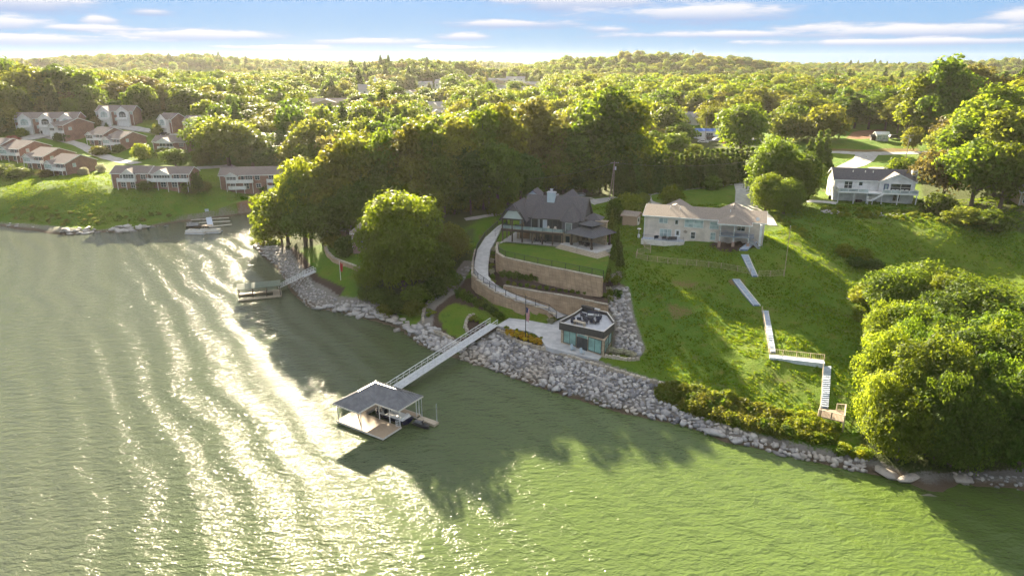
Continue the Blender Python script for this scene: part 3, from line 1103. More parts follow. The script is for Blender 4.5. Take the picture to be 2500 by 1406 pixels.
def railing(parent, pts, h=0.95, m=None, name='railing', post=0.1, gap=2.0, infill='bars', panel=None, bar=0.04, step=0.22, single=False):
    """posts, rails and infill along a 3D line of points"""
    m = m or M_white
    posts, rails, fill = MB(), MB(), MB()
    singles = []
    for i in range(len(pts) - 1):
        p, q = Vector(pts[i]), Vector(pts[i + 1])
        L = (q - p).length
        n = max(1, round(L / gap))
        for k in range(n + 1):
            if k == 0 and i > 0:
                continue
            c = p.lerp(q, k / n)
            if single:
                pp = MB().box(c.x - post / 2, c.x + post / 2, c.y - post / 2, c.y + post / 2, c.z - .4, c.z + h + 0.04)
                singles.append(pp)
            else:
                posts.box(c.x - post / 2, c.x + post / 2, c.y - post / 2, c.y + post / 2, c.z, c.z + h + 0.04)
        up = Vector((0, 0, h))
        rails.bar(p + up, q + up, bar * 2, bar)
        rails.bar(p + Vector((0, 0, 0.1)), q + Vector((0, 0, 0.1)), bar, bar)
        if infill == 'bars':
            nb = max(1, int(L / step))
            for k in range(1, nb):
                c = p.lerp(q, k / nb)
                fill.tube(c + Vector((0, 0, 0.1)), c + up, bar * 0.4, 4)
        elif infill == 'panel':
            d = (q - p).normalized()
            nn = Vector((-d.y, d.x, 0)) * 0.012
            a, b = p + d * 0.06 + Vector((0, 0, 0.14)), q - d * 0.06 + Vector((0, 0, 0.14))
            t = Vector((0, 0, h - 0.2))
            fill.prism([a - nn, b - nn, b - nn + t, a - nn + t], nn * 2)
    o = rails.build(name, m, parent)
    for pp in singles:
        pp.build('post', m, parent)
    if posts.v:
        tag(posts.build('railing_posts', m, o), kind='stuff')
    if fill.v:
        tag(fill.build('balusters' if infill == 'bars' else 'infill_panels', panel or m, o), kind='stuff')
    return o


def gable_wall(mb, x0, x1, y0, y1, z0, eave, rise, along='x', mi=0):
    if along == 'x':
        ym = (y0 + y1) / 2
        mb.prism([(x0, y0, z0), (x0, y1, z0), (x0, y1, eave), (x0, ym, eave + rise), (x0, y0, eave)], (x1 - x0, 0, 0), mi)
    else:
        xm = (x0 + x1) / 2
        mb.prism([(x0, y0, z0), (x1, y0, z0), (x1, y0, eave), (xm, y0, eave + rise), (x0, y0, eave)], (0, y1 - y0, 0), mi)


def gable_roof(mb, x0, x1, y0, y1, eave, rise, along='x', ov=0.4, t=0.16, mi=0, end=None):
    end = ov if end is None else end
    z = eave + 0.02
    if along == 'x':
        ym = (y0 + y1) / 2
        s = rise / (ym - y0)
        for ys in (y0 - ov, y1 + ov):
            ze = z - s * ov
            mb.prism([(x0 - end, ys, ze), (x1 + end, ys, ze), (x1 + end, ym, z + rise), (x0 - end, ym, z + rise)], (0, 0, t), mi)
    else:
        xm = (x0 + x1) / 2
        s = rise / (xm - x0)
        for xs in (x0 - ov, x1 + ov):
            ze = z - s * ov
            mb.prism([(xs, y0 - end, ze), (xs, y1, ze), (xm, y1, z + rise), (xm, y0 - end, z + rise)], (0, 0, t), mi)


def eave_trim(mb, x0, x1, y0, y1, eave, rise, along='x', ov=0.4, end=None, mi=0, backs=True):
    """fascia boards along eaves and gable verges"""
    end = ov if end is None else end
    z = eave + 0.02
    if along == 'x':
        ym = (y0 + y1) / 2
        s = rise / (ym - y0)
        for ys, k in ((y0 - ov, -1), (y1 + ov, 1)):
            ze = z - s * ov
            mb.bar((x0 - end, ys + k * 0.03, ze + 0.04), (x1 + end, ys + k * 0.03, ze + 0.04), 0.05, 0.24, mi)
            for xe, kk in ((x0 - end, -1), (x1 + end, 1)):
                mb.bar((xe + kk * 0.03, ys, ze + 0.03), (xe + kk * 0.03, ym, z + rise + 0.03), 0.05, 0.26, mi)
    else:
        xm = (x0 + x1) / 2
        s = rise / (xm - x0)
        for xs, k in ((x0 - ov, -1), (x1 + ov, 1)):
            ze = z - s * ov
            mb.bar((xs + k * 0.03, y0 - end, ze + 0.04), (xs + k * 0.03, y1, ze + 0.04), 0.05, 0.24, mi)
            mb.bar((xs, y0 - end - 0.03, ze + 0.03), (xm, y0 - end - 0.03, z + rise + 0.03), 0.05, 0.26, mi)


def hip_roof(mb, x0, x1, y0, y1, z, rise, ov=0.4, mi=0, inset=None, t=0.14):
    x0, x1, y0, y1 = x0 - ov, x1 + ov, y0 - ov, y1 + ov
    h = (y1 - y0) / 2 if inset is None else inset
    ym = (y0 + y1) / 2
    a, b, c, d = (x0, y0, z), (x1, y0, z), (x1, y1, z), (x0, y1, z)
    if (x1 - x0) - 2 * h < 0.05:
        e = f = ((x0 + x1) / 2, ym, z + rise)
        for tri in ((a, b, e), (b, c, e), (c, d, e), (d, a, e)):
            mb.prism(list(tri), (0, 0, t), mi)
    else:
        e, f = (x0 + h, ym, z + rise), (x1 - h, ym, z + rise)
        for pl in ((a, b, f, e), (c, d, e, f), (b, c, f), (d, a, e)):
            mb.prism(list(pl), (0, 0, t), mi)


CLEAR = []   # circles kept free of trees


def settle(o, W, D, front=2.0, pad=2.0):
    x, y, z = o.location
    c, s = math.cos(o.rotation_euler.z), math.sin(o.rotation_euler.z)
    poly = [(x + c * a - s * b, y + s * a + c * b) for a, b in ((0, 0), (W, 0), (W, D), (0, D))]
    clamp_under(poly, z + 0.18, 0.6)
    CLEAR.append((x + c * W / 2 - s * D / 2, y + s * W / 2 + c * D / 2, max(W, D) / 2 + pad))
    CLEAR.append((x + c * W / 2 + s * D * .2, y + s * W / 2 - c * D * .2, W / 2 + front))
    return o


def house(name, label, base, rot, W, D, eave, rise, wall, roof, trim=None, gables=(), windows=(), doors=(), decks=(), group=None, cat='house', chimney=None, garages=(), z=None, downs=True, found=None, floor=-2.0):
    trim = trim or M_white
    g = G(*base) if z is None else P(*base, z)
    h = thing(name, label, cat, g, R(rot), group)
    settle(h, W, D)
    mb = MB()
    gable_wall(mb, 0, W, 0, D, floor, eave, rise)
    mb.build('wall', wall, h)
    rb = MB()
    gable_roof(rb, 0, W, 0, D, eave, rise)
    ro = rb.build('roof', roof, h)
    tb = MB()
    eave_trim(tb, 0, W, 0, D, eave, rise)
    if downs:
        for xx in (0.05, W - 0.05):
            tb.box(xx - 0.06, xx + 0.06, -0.14, -0.02, 0, eave)
    tb.build('eaves_trim', trim, h)
    faces = {'front': front_face(), 'left': left_face(0, D), 'right': right_face(W)}
    for i, gb in enumerate(gables):
        x0, x1, pr, z0, ev, rr = gb[:6]
        gw = gb[6] if len(gb) > 6 else wall
        depth = D * 0.45
        gm = MB()
        gable_wall(gm, x0, x1, -pr, -0.02 if z0 > 0.5 else depth * .2, z0, ev, rr, 'y')
        gm.build('gable_front', gw, h)
        gr = MB()
        gable_roof(gr, x0, x1, -pr, depth, ev, rr, 'y', 0.35)
        gr.build('gable_roof', gb[7] if len(gb) > 7 else roof, h)
        gt = MB()
        eave_trim(gt, x0, x1, -pr, depth * 0.4, ev, rr, 'y', 0.35)
        gt.build('gable_trim', trim, h)
        faces['g%d' % i] = front_face(-pr)
        faces['gl%d' % i] = left_face(x0, pr, -pr)
        faces['gr%d' % i] = right_face(x1, -pr)
    for wn in windows:
        f, a, zz, ww, hh = wn[:5]
        cols = wn[5] if len(wn) > 5 else 2
        gl = wn[6] if len(wn) > 6 else M_glass
        if cols == 'arch':
            arched_window(h, faces[f], a, zz, ww, hh, glass=gl)
        else:
            window(h, faces[f], a, zz, ww, hh, cols, 2 if hh > 1.1 else 1, trim, gl)
    for f, a, zz, ww, hh in doors:
        door(h, faces[f], a, zz, ww, hh, M_white, M_glass)
    for f, a, zz, ww, hh in garages:
        garage_door(h, faces[f], a, zz, ww, hh)
    for dk in decks:
        x0, x1, zz, pr, y0 = dk[:5]
        balcony(h, x0, x1, zz, pr, y0, dk[5] if len(dk) > 5 else True)
    if chimney:
        x, y, ww, hh, cm = chimney
        c = MB()
        c.box(x - ww / 2, x + ww / 2, y - ww / 2, y + ww / 2, eave * 0.5, hh)
        c.box(x - ww / 2 - 0.08, x + ww / 2 + 0.08, y - ww / 2 - 0.08, y + ww / 2 + 0.08, hh, hh + 0.15)
        c.build('chimney', cm, ro)
    return h


def balcony(h, x0, x1, zz, pr, y0=0.0, posts=True, m=None):
    m = m or M_white
    d = MB()
    d.box(x0, x1, y0 - pr, y0 - 0.03, zz - 0.3, zz)
    o = d.build('balcony', m, h)
    railing(o, [(x0 + .08, y0 - 0.06, zz), (x0 + .08, y0 - pr + .08, zz), (x1 - .08, y0 - pr + .08, zz), (x1 - .08, y0 - 0.06, zz)], 1.0, m, 'balcony_railing', 0.09, 1.9, 'panel')
    if posts:
        p = MB()
        n = max(2, int((x1 - x0) / 3) + 1)
        for k in range(n):
            x = x0 + 0.1 + (x1 - x0 - 0.2) * k / (n - 1)
            p.box(x - .08, x + .08, y0 - pr + .03, y0 - pr + .19, -1.5, zz - 0.3)
        tag(p.build('balcony_posts', m, h), kind='stuff')
    return o


# ------------------------------------------------------------------ the dark roofed lake house
A0 = Vector(P(1226, 588, 12.05))
A1 = Vector(P(1376, 601, 12.05))
MH_ROT = math.atan2(A1.y - A0.y, A1.x - A0.x)
MH_W = (A1 - A0).length
mh = thing('lake_house', 'dark shingled two storey lake house with pale mint gable and long timber deck', 'house', A0, MH_ROT)
mx, my = math.cos(MH_ROT), math.sin(MH_ROT)


def mh_w(x, y, z):
    return (A0.x + mx * x - my * y, A0.y + my * x + mx * y, A0.z + z)


clamp_under([mh_w(-1, -1.0, 0)[:2], mh_w(23, -1.0, 0)[:2], mh_w(23, 14, 0)[:2], mh_w(-1, 14, 0)[:2]], 12.05, 0.4)
CLEAR.append((*mh_w(9, 5, 0)[:2], 13))
CLEAR.append((*mh_w(9, -8, 0)[:2], 13))
CLEAR.append((*mh_w(15, 16, 0)[:2], 8))
DK = 2.95        # deck level
EV = 5.75        # eave of upper storey
b = MB()
b.box(0.0, 18.6, -0.2, 12.0, -0.5, 0.0)
b.box(-0.05, 18.6, -1.2, -0.22, -0.6, -0.05)
b.build('patio_slab', M_concrete, mh)
b = MB()
b.box(2.6, 18.4, 3.1, 11.5, 0.0, DK)
b.build('lower_wall', M_stone, mh)
b = MB()
gable_wall(b, 4.4, 18.4, 3.2, 11.5, DK, EV, 4.1)
b.build('upper_wall', M_slateside, mh)
b = MB()
gable_roof(b, 4.4, 18.4, 3.2, 11.5, EV, 4.1, 'x', 0.5, 0.2)
mh_roof = b.build('roof', M_darkroof, mh)
b = MB()
eave_trim(b, 4.4, 18.4, 3.2, 11.5, EV, 4.1, 'x', 0.5)
b.build('eaves_trim', M_black, mh)
# big gable over the covered end of the deck
b = MB()
gable_roof(b, 0.1, 5.3, 0.1, 8.6, EV - 0.35, 3.4, 'y', 0.55, 0.2, end=0.5)
b.build('porch_roof', M_darkroof, mh)
b = MB()
b.prism([(0.1, 0.05, EV - 0.35), (5.3, 0.05, EV - 0.35), (4.05, 0.05, EV + 1.55), (1.35, 0.05, EV + 1.55)], (0, 0.25, 0))
b.build('gable_front', M_mint, mh)
b = MB()
b.prism([(1.0, -0.45, EV + 1.65), (4.4, -0.45, EV + 1.65), (2.7, 0.9, EV + 3.1)], (0, 0, 0.16))
b.build('clipped_gable_roof', M_darkroof, mh)
b = MB()
b.bar((-0.55, -0.42, EV - .75), (1.0, -0.45, EV + 1.62), 0.12, 0.3)
b.bar((5.95, -0.42, EV - .75), (4.4, -0.45, EV + 1.62), 0.12, 0.3)
b.bar((-0.2, -0.02, EV - .42), (5.6, -0.02, EV - .42), 0.2, 0.3)
b.build('gable_trim', M_black, mh)
# deck
b = MB()
b.box(0, 14.8, -0.1, 3.0, DK - 0.12, DK)
deck = b.build('deck', M_decking, mh)
b = MB()
b.box(-0.05, 14.85, -0.24, -0.11, DK - 0.5, DK + 0.02)
b.box(-0.19, -0.06, -0.2, 3.0, DK - 0.5, DK + 0.02)
b.box(0, 14.8, 1.2, 1.4, DK - 0.45, DK - 0.125)
b.build('deck_beam', M_darkwood, mh)
for i, x in enumerate((0.1, 2.5, 4.95, 7.4, 9.85, 12.3, 14.65)):
    b = MB()
    top = EV - 0.4 if i < 3 else DK - 0.5
    b.box(x - 0.14, x + 0.14, -0.1, 0.18, 0, top)
    b.build('post', M_darkwood, mh)
for y in (2.9, 5.5):
    b = MB()
    b.box(0.0, 0.25, y, y + 0.25, 0, EV - 0.4)
    b.build('post', M_darkwood, mh)
rl = railing(mh, [(0.1, 2.8, DK), (0.1, -0.05, DK), (14.7, -0.05, DK), (14.7, 2.6, DK)], 0.95, M_black, 'deck_railing', 0.06, 2.45, 'panel', glass_mat('clear_railing_glass', (0.30, 0.38, 0.38), 0.1), 0.025)
F = Face((0, 3.2, 0), (1, 0, 0), (0, -1, 0))
for a, ww, c in ((6.2, 1.6, 1), (8.2, 0.9, 1), (10.1, 3.6, 3)):
    window(mh, F, a, DK + 0.1, ww, 2.3, c, 1, M_mint if c == 1 else M_black, M_glass)
b = MB()
plate(b, F, 8.95, 10.0, DK + 0.02, EV - 0.2, 0.005, 0.06)
b.build('pale_panel', M_paleblue, mh)
FL = Face((0, 3.1, 0), (1, 0, 0), (0, -1, 0))
window(mh, FL, 3.3, 0.15, 2.6, 2.3, 1, 1, M_trim, mat('timber_door', (0.20, 0.11, 0.06), (0.14, 0.08, 0.045), 0.6, 3))
window(mh, FL, 7.4, 0.05, 0.8, 2.3, 1, 1, M_black, M_glass)
window(mh, FL, 9.5, 0.05, 4.6, 2.3, 4, 1, M_black, M_glass)
window(mh, FL, 15.4, 0.5, 0.9, 1.5, 1, 1, M_black, M_glass)
# two bays with steep hipped caps
for (bx0, bx1, py0, zr) in ((6.0, 9.1, 2.5, 2.9), (13.9, 17.6, 0.9, 3.6)):
    b = MB()
    c = (bx1 - bx0) * 0.22
    if py0 < 2:
        poly = [(bx0, 3.15, 0), (bx0, py0 + c, 0), (bx0 + c, py0, 0), (bx1 - c, py0, 0), (bx1, py0 + c, 0), (bx1, 3.15, 0)]
        b.prism(poly, (0, 0, DK - 0.2))
        b.build('bay_base', M_stone, mh)
        b = MB()
        b.prism([(p[0], p[1], DK - 0.19) for p in poly], (0, 0, EV - 0.15 - DK))
        b.build('bay_wall', M_slateside, mh)
        Fb = Face((0, py0, 0), (1, 0, 0), (0, -1, 0))
        window(mh, Fb, bx0 + c + .35, DK - 0.1, bx1 - bx0 - 2 * c - .7, 2.3, 1, 1, M_mint, glass_mat('curtained_glass', (0.20, 0.24, 0.24)))
        window(mh, Fb, bx0 + c + .5, 0.5, 0.8, 1.6, 1, 1, M_black, M_glass)
    b = MB()
    ap = ((bx0 + bx1) / 2, py0 + 2.6, EV + zr)
    e = 0.4
    zc = EV - 0.38
    rim = [(bx0 - e, 4.6, zc + (1.5 if py0 > 2 else 1.2)), (bx0 - e, py0 + c, zc), (bx0 + c * .8, py0 - e, zc), (bx1 - c * .8, py0 - e, zc), (bx1 + e, py0 + c, zc), (bx1 + e, 4.6, zc + (1.5 if py0 > 2 else 1.2))]
    for i in range(5):
        b.prism([rim[i], rim[i + 1], ap], (0, 0, 0.12))
    b.build('bay_roof', M_darkroof, mh)
b = MB()
b.box(9.1, 10.9, 5.9, 7.2, EV + 1.0, EV + 5.2)
ch = b.build('chimney', M_paleblue, mh_roof)
b = MB()
b.box(9.0, 11.0, 5.8, 7.3, EV + 5.2, EV + 5.35)
b.tube((10.0, 6.55, EV + 5.35), (10.0, 6.55, EV + 5.9), 0.28, 8)
b.tube((10.0, 6.55, EV + 5.9), (10.0, 6.55, EV + 6.0), 0.42, 8)
b.build('chimney_cap', M_alu, ch)
# garage wing behind with its own gable, and the pale blue dormer
b = MB()
gable_wall(b, 8.0, 15.0, 10.5, 21.0, 0, EV + .2, 3.3, 'y')
b.build('garage_wall', M_slateside, mh)
b = MB()
gable_roof(b, 8.0, 15.0, 8.0, 21.0, EV + .2, 3.3, 'y', 0.4, 0.2)
b.build('garage_roof', M_darkroof, mh)
b = MB()
b.box(1.3, 6.0, 9.0, 15.0, 0, EV - .4)
gable_wall(b, 2.6, 5.4, 11.0, 15.0, EV - .4, EV + 3.4, 1.1, 'y')
b.build('tower_wall', M_paleblue, mh)
b = MB()
gable_roof(b, 2.6, 5.4, 11.0, 15.0, EV + 3.4, 1.1, 'y', 0.3, 0.14)
b.prism([(1.0, 8.4, EV - .38), (6.2, 8.4, EV - .38), (6.2, 10.98, EV + .9), (1.0, 10.98, EV + .9)], (0, 0, .16))
b.build('tower_roof', M_darkroof, mh)
# small screened porch on the right end
b = MB()
for x, y in ((18.9, 4.6), (21.9, 4.6), (18.9, 7.6), (21.9, 7.6), (20.4, 4.6)):
    b.box(x - .1, x + .1, y - .1, y + .1, 0, EV - .3)
b.box(18.5, 22.2, 4.4, 8, 0, DK)
b.build('side_porch_frame', M_darkwood, mh)
b = MB()
hip_roof(b, 18.7, 22.1, 4.4, 7.9, EV - 0.3, 1.3, 0.4)
b.build('side_porch_roof', M_darkroof, mh)
# outdoor chimney of ledge stone
b = MB()
b.box(21.4, 23.9, 3.4, 4.9, -0.5, 5.4)
b.box(21.2, 24.1, 3.2, 5.1, 5.4, 5.6)
b.build('stone_fireplace', M_stone, mh)


def adirondack(name, label, loc, rot, m, group=None):
    t = thing(name, label, 'chair', loc, R(rot), group)
    b = MB()
    b.prism([(-0.28, -0.32, 0.36), (0.28, -0.32, 0.36), (0.28, 0.25, 0.26), (-0.28, 0.25, 0.26)], (0, 0, 0.04))
    b.build('seat', m, t)
    b = MB()
    for k in range(5):
        x = -0.26 + k * 0.107
        b.prism([(x, 0.22, 0.28), (x + .09, 0.22, 0.28), (x + .09, 0.5, 1.05 - abs(k - 2) * .04), (x, 0.5, 1.05 - abs(k - 2) * .04)], (0, 0.03, 0))
    b.build('backrest', m, t)
    for s in (-1, 1):
        b = MB()
        b.box(s * .36 - .06, s * .36 + .06, -0.4, 0.35, 0.56, 0.6)
        b.build('armrest', m, t)
        b = MB()
        b.box(s * .33 - .03, s * .33 + .03, -0.36, -0.3, 0, 0.56)
        b.build('leg', m, t)
        b = MB()
        b.prism([(s * .3 - .02, -0.3, 0.3), (s * .3 - .02, .5, 0.0), (s * .3 - .02, .58, 0.0), (s * .3 - .02, -.2, .38)], (0.04, 0, 0))
        b.build('leg', m, t)
    return t


def lounge(name, label, loc, rot, fm, cm, wd=0.9, cat='chair', group=None):
    t = thing(name, label, cat, loc, R(rot), group)
    b = MB()
    for x in (-wd / 2 + .04, wd / 2 - .04):
        for y in (-0.38, 0.38):
            b.box(x - .03, x + .03, y - .03, y + .03, 0, 0.3)
    b.box(-wd / 2, wd / 2, -0.42, 0.42, 0.26, 0.34)
    b.build('frame', fm, t)
    b = MB()
    b.box(-wd / 2 + .08, wd / 2 - .08, -0.4, 0.3, 0.345, 0.5)
    b.build('cushion', cm, t)
    b = MB()
    b.prism([(-wd / 2, 0.3, 0.35), (wd / 2, 0.3, 0.35), (wd / 2, 0.5, 0.95), (-wd / 2, 0.5, 0.95)], (0, 0.1, 0))
    b.build('backrest', fm, t)
    for s in (-1, 1):
        b = MB()
        b.box(s * wd / 2 - .05, s * wd / 2 + .05, -0.42, 0.38, 0.345, 0.62)
        b.build('armrest', fm, t)
    return t


M_wicker = mat('dark_wicker', (0.03, 0.032, 0.045), (0.05, 0.05, 0.065), 0.7, 20)
M_cushion = mat('pale_cushion', (0.55, 0.55, 0.54), None, 0.9)
M_cream = mat('cream_plastic', (0.55, 0.50, 0.42), None, 0.6)
M_blueplastic = mat('blue_plastic', (0.10, 0.32, 0.62), None, 0.5)
adirondack('adirondack_chair', 'cream slatted chair on the lake house deck nearest its bay window', mh_w(12.4, 1.4, DK + .01), math.degrees(MH_ROT) + 5, M_cream)
adirondack('adirondack_chair', 'cream slatted chair on the lake house deck beside the blue lounger', mh_w(10.7, 1.3, DK + .01), math.degrees(MH_ROT) - 8, M_cream)
t = thing('sun_lounger', 'blue sun lounger under the chimney on the lake house deck', 'lounger', mh_w(8.6, 1.2, DK + .01), MH_ROT)
b = MB()
b.box(-0.9, 0.5, -0.32, 0.32, 0.3, 0.38)
b.build('bed', M_blueplastic, t)
b = MB()
b.prism([(0.5, -0.32, 0.3), (0.5, 0.32, 0.3), (1.1, 0.32, 0.75), (1.1, -0.32, 0.75)], (0, 0, 0.07))
b.build('backrest', M_blueplastic, t)
for x in (-0.8, 0.4):
    for y in (-.28, .28):
        b = MB()
        b.box(x - .03, x + .03, y - .03, y + .03, 0, .3)
        b.build('leg', M_white, t)
for k, (x, y) in enumerate(((1.2, 1.3), (3.2, 1.6), (3.9, 1.2))):
    lounge('patio_chair', ['wicker chair at the left end of the lake house covered deck', 'wicker chair in the middle of the lake house covered deck', 'wicker chair beside the third post of the lake house covered deck'][k], mh_w(x, y, DK + .01), 180 + math.degrees(MH_ROT), M_wicker, M_cushion)
t = thing('dining_set_table', 'dark round table under the lake house deck by the stone wall', 'table', mh_w(8.9, 1.6, 0.01), 0)
b = MB()
b.tube((0, 0, 0.68), (0, 0, 0.74), 0.7, 14)
b.build('tabletop', M_wicker, t)
b = MB()
b.tube((0, 0, 0), (0, 0, 0.68), 0.09, 8)
b.build('pedestal', M_black, t)
for k, (x, y, r) in enumerate(((8.0, 1.6, 90), (9.8, 1.6, -90), (8.9, 2.5, 0))):
    lounge('dining_chair', ['dark chair left of the round table under the deck', 'dark chair right of the round table under the deck', 'dark chair behind the round table under the deck'][k], mh_w(x, y, .01), r + math.degrees(MH_ROT), M_wicker, M_wicker, .6)

# ------------------------------------------------------------------ gazebo with two tier metal roof on its stepped terrace
g0 = Vector(P(1395, 598, 12.75))
g1 = Vector(P(1444, 610, 12.75))
GR = math.atan2(g1.y - g0.y, g1.x - g0.x)
gz = thing('gazebo', 'open gazebo with two tier ribbed dark metal roof on stone steps', 'gazebo', (g0.x, g0.y, 12.75), GR)
GW = (g1 - g0).length
GD = 6.2
for x in (0, GW):
    for y in (0, GD):
        b = MB()
        b.box(x - .16, x + .16, y - .16, y + .16, 0, 2.75)
        b.box(x - .22, x + .22, y - .22, y + .22, 0, 0.5)
        b.build('post', M_darkwood, gz)
b = MB()
b.box(-.2, GW + .2, -.12, .12, 2.55, 2.8)
b.box(-.2, GW + .2, GD - .12, GD + .12, 2.55, 2.8)
b.box(-.12, .12, .13, GD - .13, 2.55, 2.8)
b.box(GW - .12, GW + .12, .13, GD - .13, 2.55, 2.8)
b.build('beam', M_darkwood, gz)


def ribbed_pyramid(mb, x0, x1, y0, y1, z, zt, inset, ribs=9, t=0.06):
    cx, cyc = (x0 + x1) / 2, (y0 + y1) / 2
    o = [(x0, y0), (x1, y0), (x1, y1), (x0, y1)]
    i = [(cx + (p[0] - cx) * inset, cyc + (p[1] - cyc) * inset) for p in o]
    for k in range(4):
        a, bq, c, d = o[k], o[(k + 1) % 4], i[(k + 1) % 4], i[k]
        mb.prism([(*a, z), (*bq, z), (*c, zt), (*d, zt)], (0, 0, t))
        for r in range(1, ribs):
            f = r / ribs
            p = Vector((a[0] + (bq[0] - a[0]) * f, a[1] + (bq[1] - a[1]) * f, z + t + 0.03))
            # seams run straight up the slope until they meet a hip
            e = min(f, 1 - f) * 2
            mid_o = Vector(((a[0] + bq[0]) / 2, (a[1] + bq[1]) / 2, z + t + .03))
            mid_i = Vector(((c[0] + d[0]) / 2, (c[1] + d[1]) / 2, zt + t + .03))
            lim = min(1.0, e / (1 - inset)) if inset < 1 else 1
            q = p + (mid_i - mid_o) * lim
            mb.bar(p, q, 0.05, 0.06)
        mb.bar((*a, z + t + .02), (*d, zt + t + .02), 0.12, 0.08)


b = MB()
ribbed_pyramid(b, -1.1, GW + 1.1, -1.1, GD + 1.1, 2.82, 4.3, 0.36, 16)
b.build('lower_roof', M_metalroof, gz)
b = MB()
b.box(GW * .27, GW * .73, GD * .27, GD * .73, 4.2, 4.75)
b.build('vent_louvre', M_black, gz)
b = MB()
ribbed_pyramid(b, GW * .16, GW * .84, GD * .16, GD * .84, 4.78, 5.6, 0.04, 10)
b.build('upper_roof', M_metalroof, gz)
b = MB()
b.box(0.5, GW - .5, GD - .9, GD - .2, 0, 1.1)
b.box(GW - 2.6, GW - 1.1, GD - 1.2, GD - .1, 1.12, 2.3)
b.build('outdoor_hearth', M_stone, gz)


def gz_w(x, y, z=0):
    return (g0.x + math.cos(GR) * x - math.sin(GR) * y, g0.y + math.sin(GR) * x + math.cos(GR) * y, 12.75 + z)


tr = thing('terrace_steps', 'pale stone terrace with five low steps under the gazebo', 'steps', gz_w(0, 0, 0), GR)
b = MB()
b.box(-2.6, GW + 2.2, -.9, GD + 1.5, -1.2, -0.005)
b.build('paving', M_concrete, tr)
for k in range(4):
    z1 = -0.005 - 0.16 * (k + 1)
    e = 0.42 * (k + 1)
    b = MB()
    b.box(-2.6, GW + 2.2 + e, -.9 - e, -.9 - e + .42, -1.2, z1)
    b.box(GW + 2.2 + e - .42, GW + 2.2 + e, -.9 - e + .42, 2.0, -1.2, z1)
    b.build('step', M_palewood, tr)
CLEAR.append((*gz_w(3, 2)[:2], 7))
lounge('lounge_chair', 'pale cushioned lounge chair under the gazebo nearest its left post', gz_w(1.6, 1.6), 150, M_black, M_cushion)
lounge('lounge_chair', 'pale cushioned lounge chair under the gazebo beside its front right post', gz_w(3.6, 1.2), 200, M_black, M_cushion)
t = thing('coffee_table', 'dark low table between the gazebo lounge chairs', 'table', gz_w(2.6, 2.5), GR)
b = MB()
b.box(-.5, .5, -.35, .35, .38, .44)
b.build('tabletop', M_black, t)
for x in (-.42, .42):
    for y in (-.28, .28):
        b = MB()
        b.box(x - .03, x + .03, y - .03, y + .03, 0, .38)
        b.build('leg', M_black, t)
hr = thing('handrail', 'thin dark handrail at the foot of the gazebo steps', 'handrail', gz_w(GW * .55, -1.8, -.5), GR)
b = MB()
b.tube((0, 0, -.4), (0, 0, .9), .03)
b.build('post', M_black, hr)
b = MB()
b.tube((0, 0, .9), (0, 1.2, 1.4), .03)
b.build('rail', M_black, hr)

# ------------------------------------------------------------------ grey brick ranch house
A0 = Vector(P(1571, 583, 14.0))
B0 = Vector(P(1840, 592, 13.2))
GH_W = 25.5
GH_R = math.degrees(math.atan2(P(1845, 543, 18.9)[1] - P(1568, 524, 18.9)[1], P(1845, 543, 18.9)[0] - P(1568, 524, 18.9)[0]))
gh = house('ranch_house', 'long grey brick ranch house with brown shingle roof and covered deck', (1571, 578), GH_R, GH_W, 9.5, 5.0, 1.55, M_greybrick, M_brownroof, M_white,
           windows=[('front', 3.3, 3.5, 1.8, 1.0, 2, M_blind), ('front', 6.8, 3.4, 0.6, 0.95, 1, M_glass), ('front', 8.9, 3.0, 3.9, 1.6, 2, M_blind), ('front', 14.3, 3.0, 1.8, 1.5, 1, M_blind),
                    ('front', 3.6, 0.4, 2.5, 1.7, 3, M_blind), ('front', 10.4, 0.5, 0.9, 1.4, 1, M_glass), ('front', 14.6, 0.5, 1.0, 1.6, 1, M_blind), ('front', 20.0, 3.0, 1.6, 1.2, 2, M_glass)],
           doors=[('front', 7.0, 0.05, 1.0, 2.1)], z=14.3)
ghx, ghy = math.cos(R(GH_R)), math.sin(R(GH_R))
gho = gh.location


def gh_w(x, y, z=0):
    return (gho.x + ghx * x - ghy * y, gho.y + ghy * x + ghx * y, gho.z + z)


for ch_ in [c for c in gh.children if c.name.startswith('window')]:
    pass
# covered deck with hipped gable roof
b = MB()
gx0, gx1, gpr = 16.4, 22.6, 3.4
b.box(gx0 + .1, gx1 + 1.0, -gpr, -0.04, 2.2, 2.45)
dk_ = b.build('deck', mat('grey_painted_deck', (0.26, 0.28, 0.31), (0.21, 0.23, 0.26), 0.7, 2), gh)
railing(dk_, [(gx0 + .2, -.1, 2.45), (gx0 + .2, -gpr + .1, 2.45), (gx1 - .1, -gpr + .1, 2.45)], 1.0, MATS['grey_painted_deck'], 'deck_railing', .1, 1.6, 'bars', None, .05, .16)
for x in (gx0 + .25, (gx0 + gx1) / 2, gx1 - .1):
    b = MB()
    b.box(x - .09, x + .09, -gpr + .05, -gpr + .23, 1.15, 5.0)
    b.build('deck_post', M_white, gh)
    b = MB()
    b.box(x - .3, x + .3, -gpr - .15, -gpr + .43, -1.6, 1.15)
    b.build('brick_pier', M_pinkbrick, gh)
b = MB()
hip = [(gx0 - .4, -gpr - .5, 4.95), (gx1 + .4, -gpr - .5, 4.95), ((gx0 + gx1) / 2, -gpr + 2.3, 6.2), ((gx0 + gx1) / 2, 3.4, 6.2), (gx0 - .4, 1.4, 5.1), (gx1 + .4, 1.4, 5.1)]
b.prism([hip[0], hip[1], hip[2]], (0, 0, .14))
b.prism([hip[0], hip[2], hip[3], (gx0 - .4, .6, 4.95)], (0, 0, .14))
b.prism([hip[1], (gx1 + .4, .6, 4.95), hip[3], hip[2]], (0, 0, .14))
b.build('porch_roof', M_brownroof, gh)
b = MB()
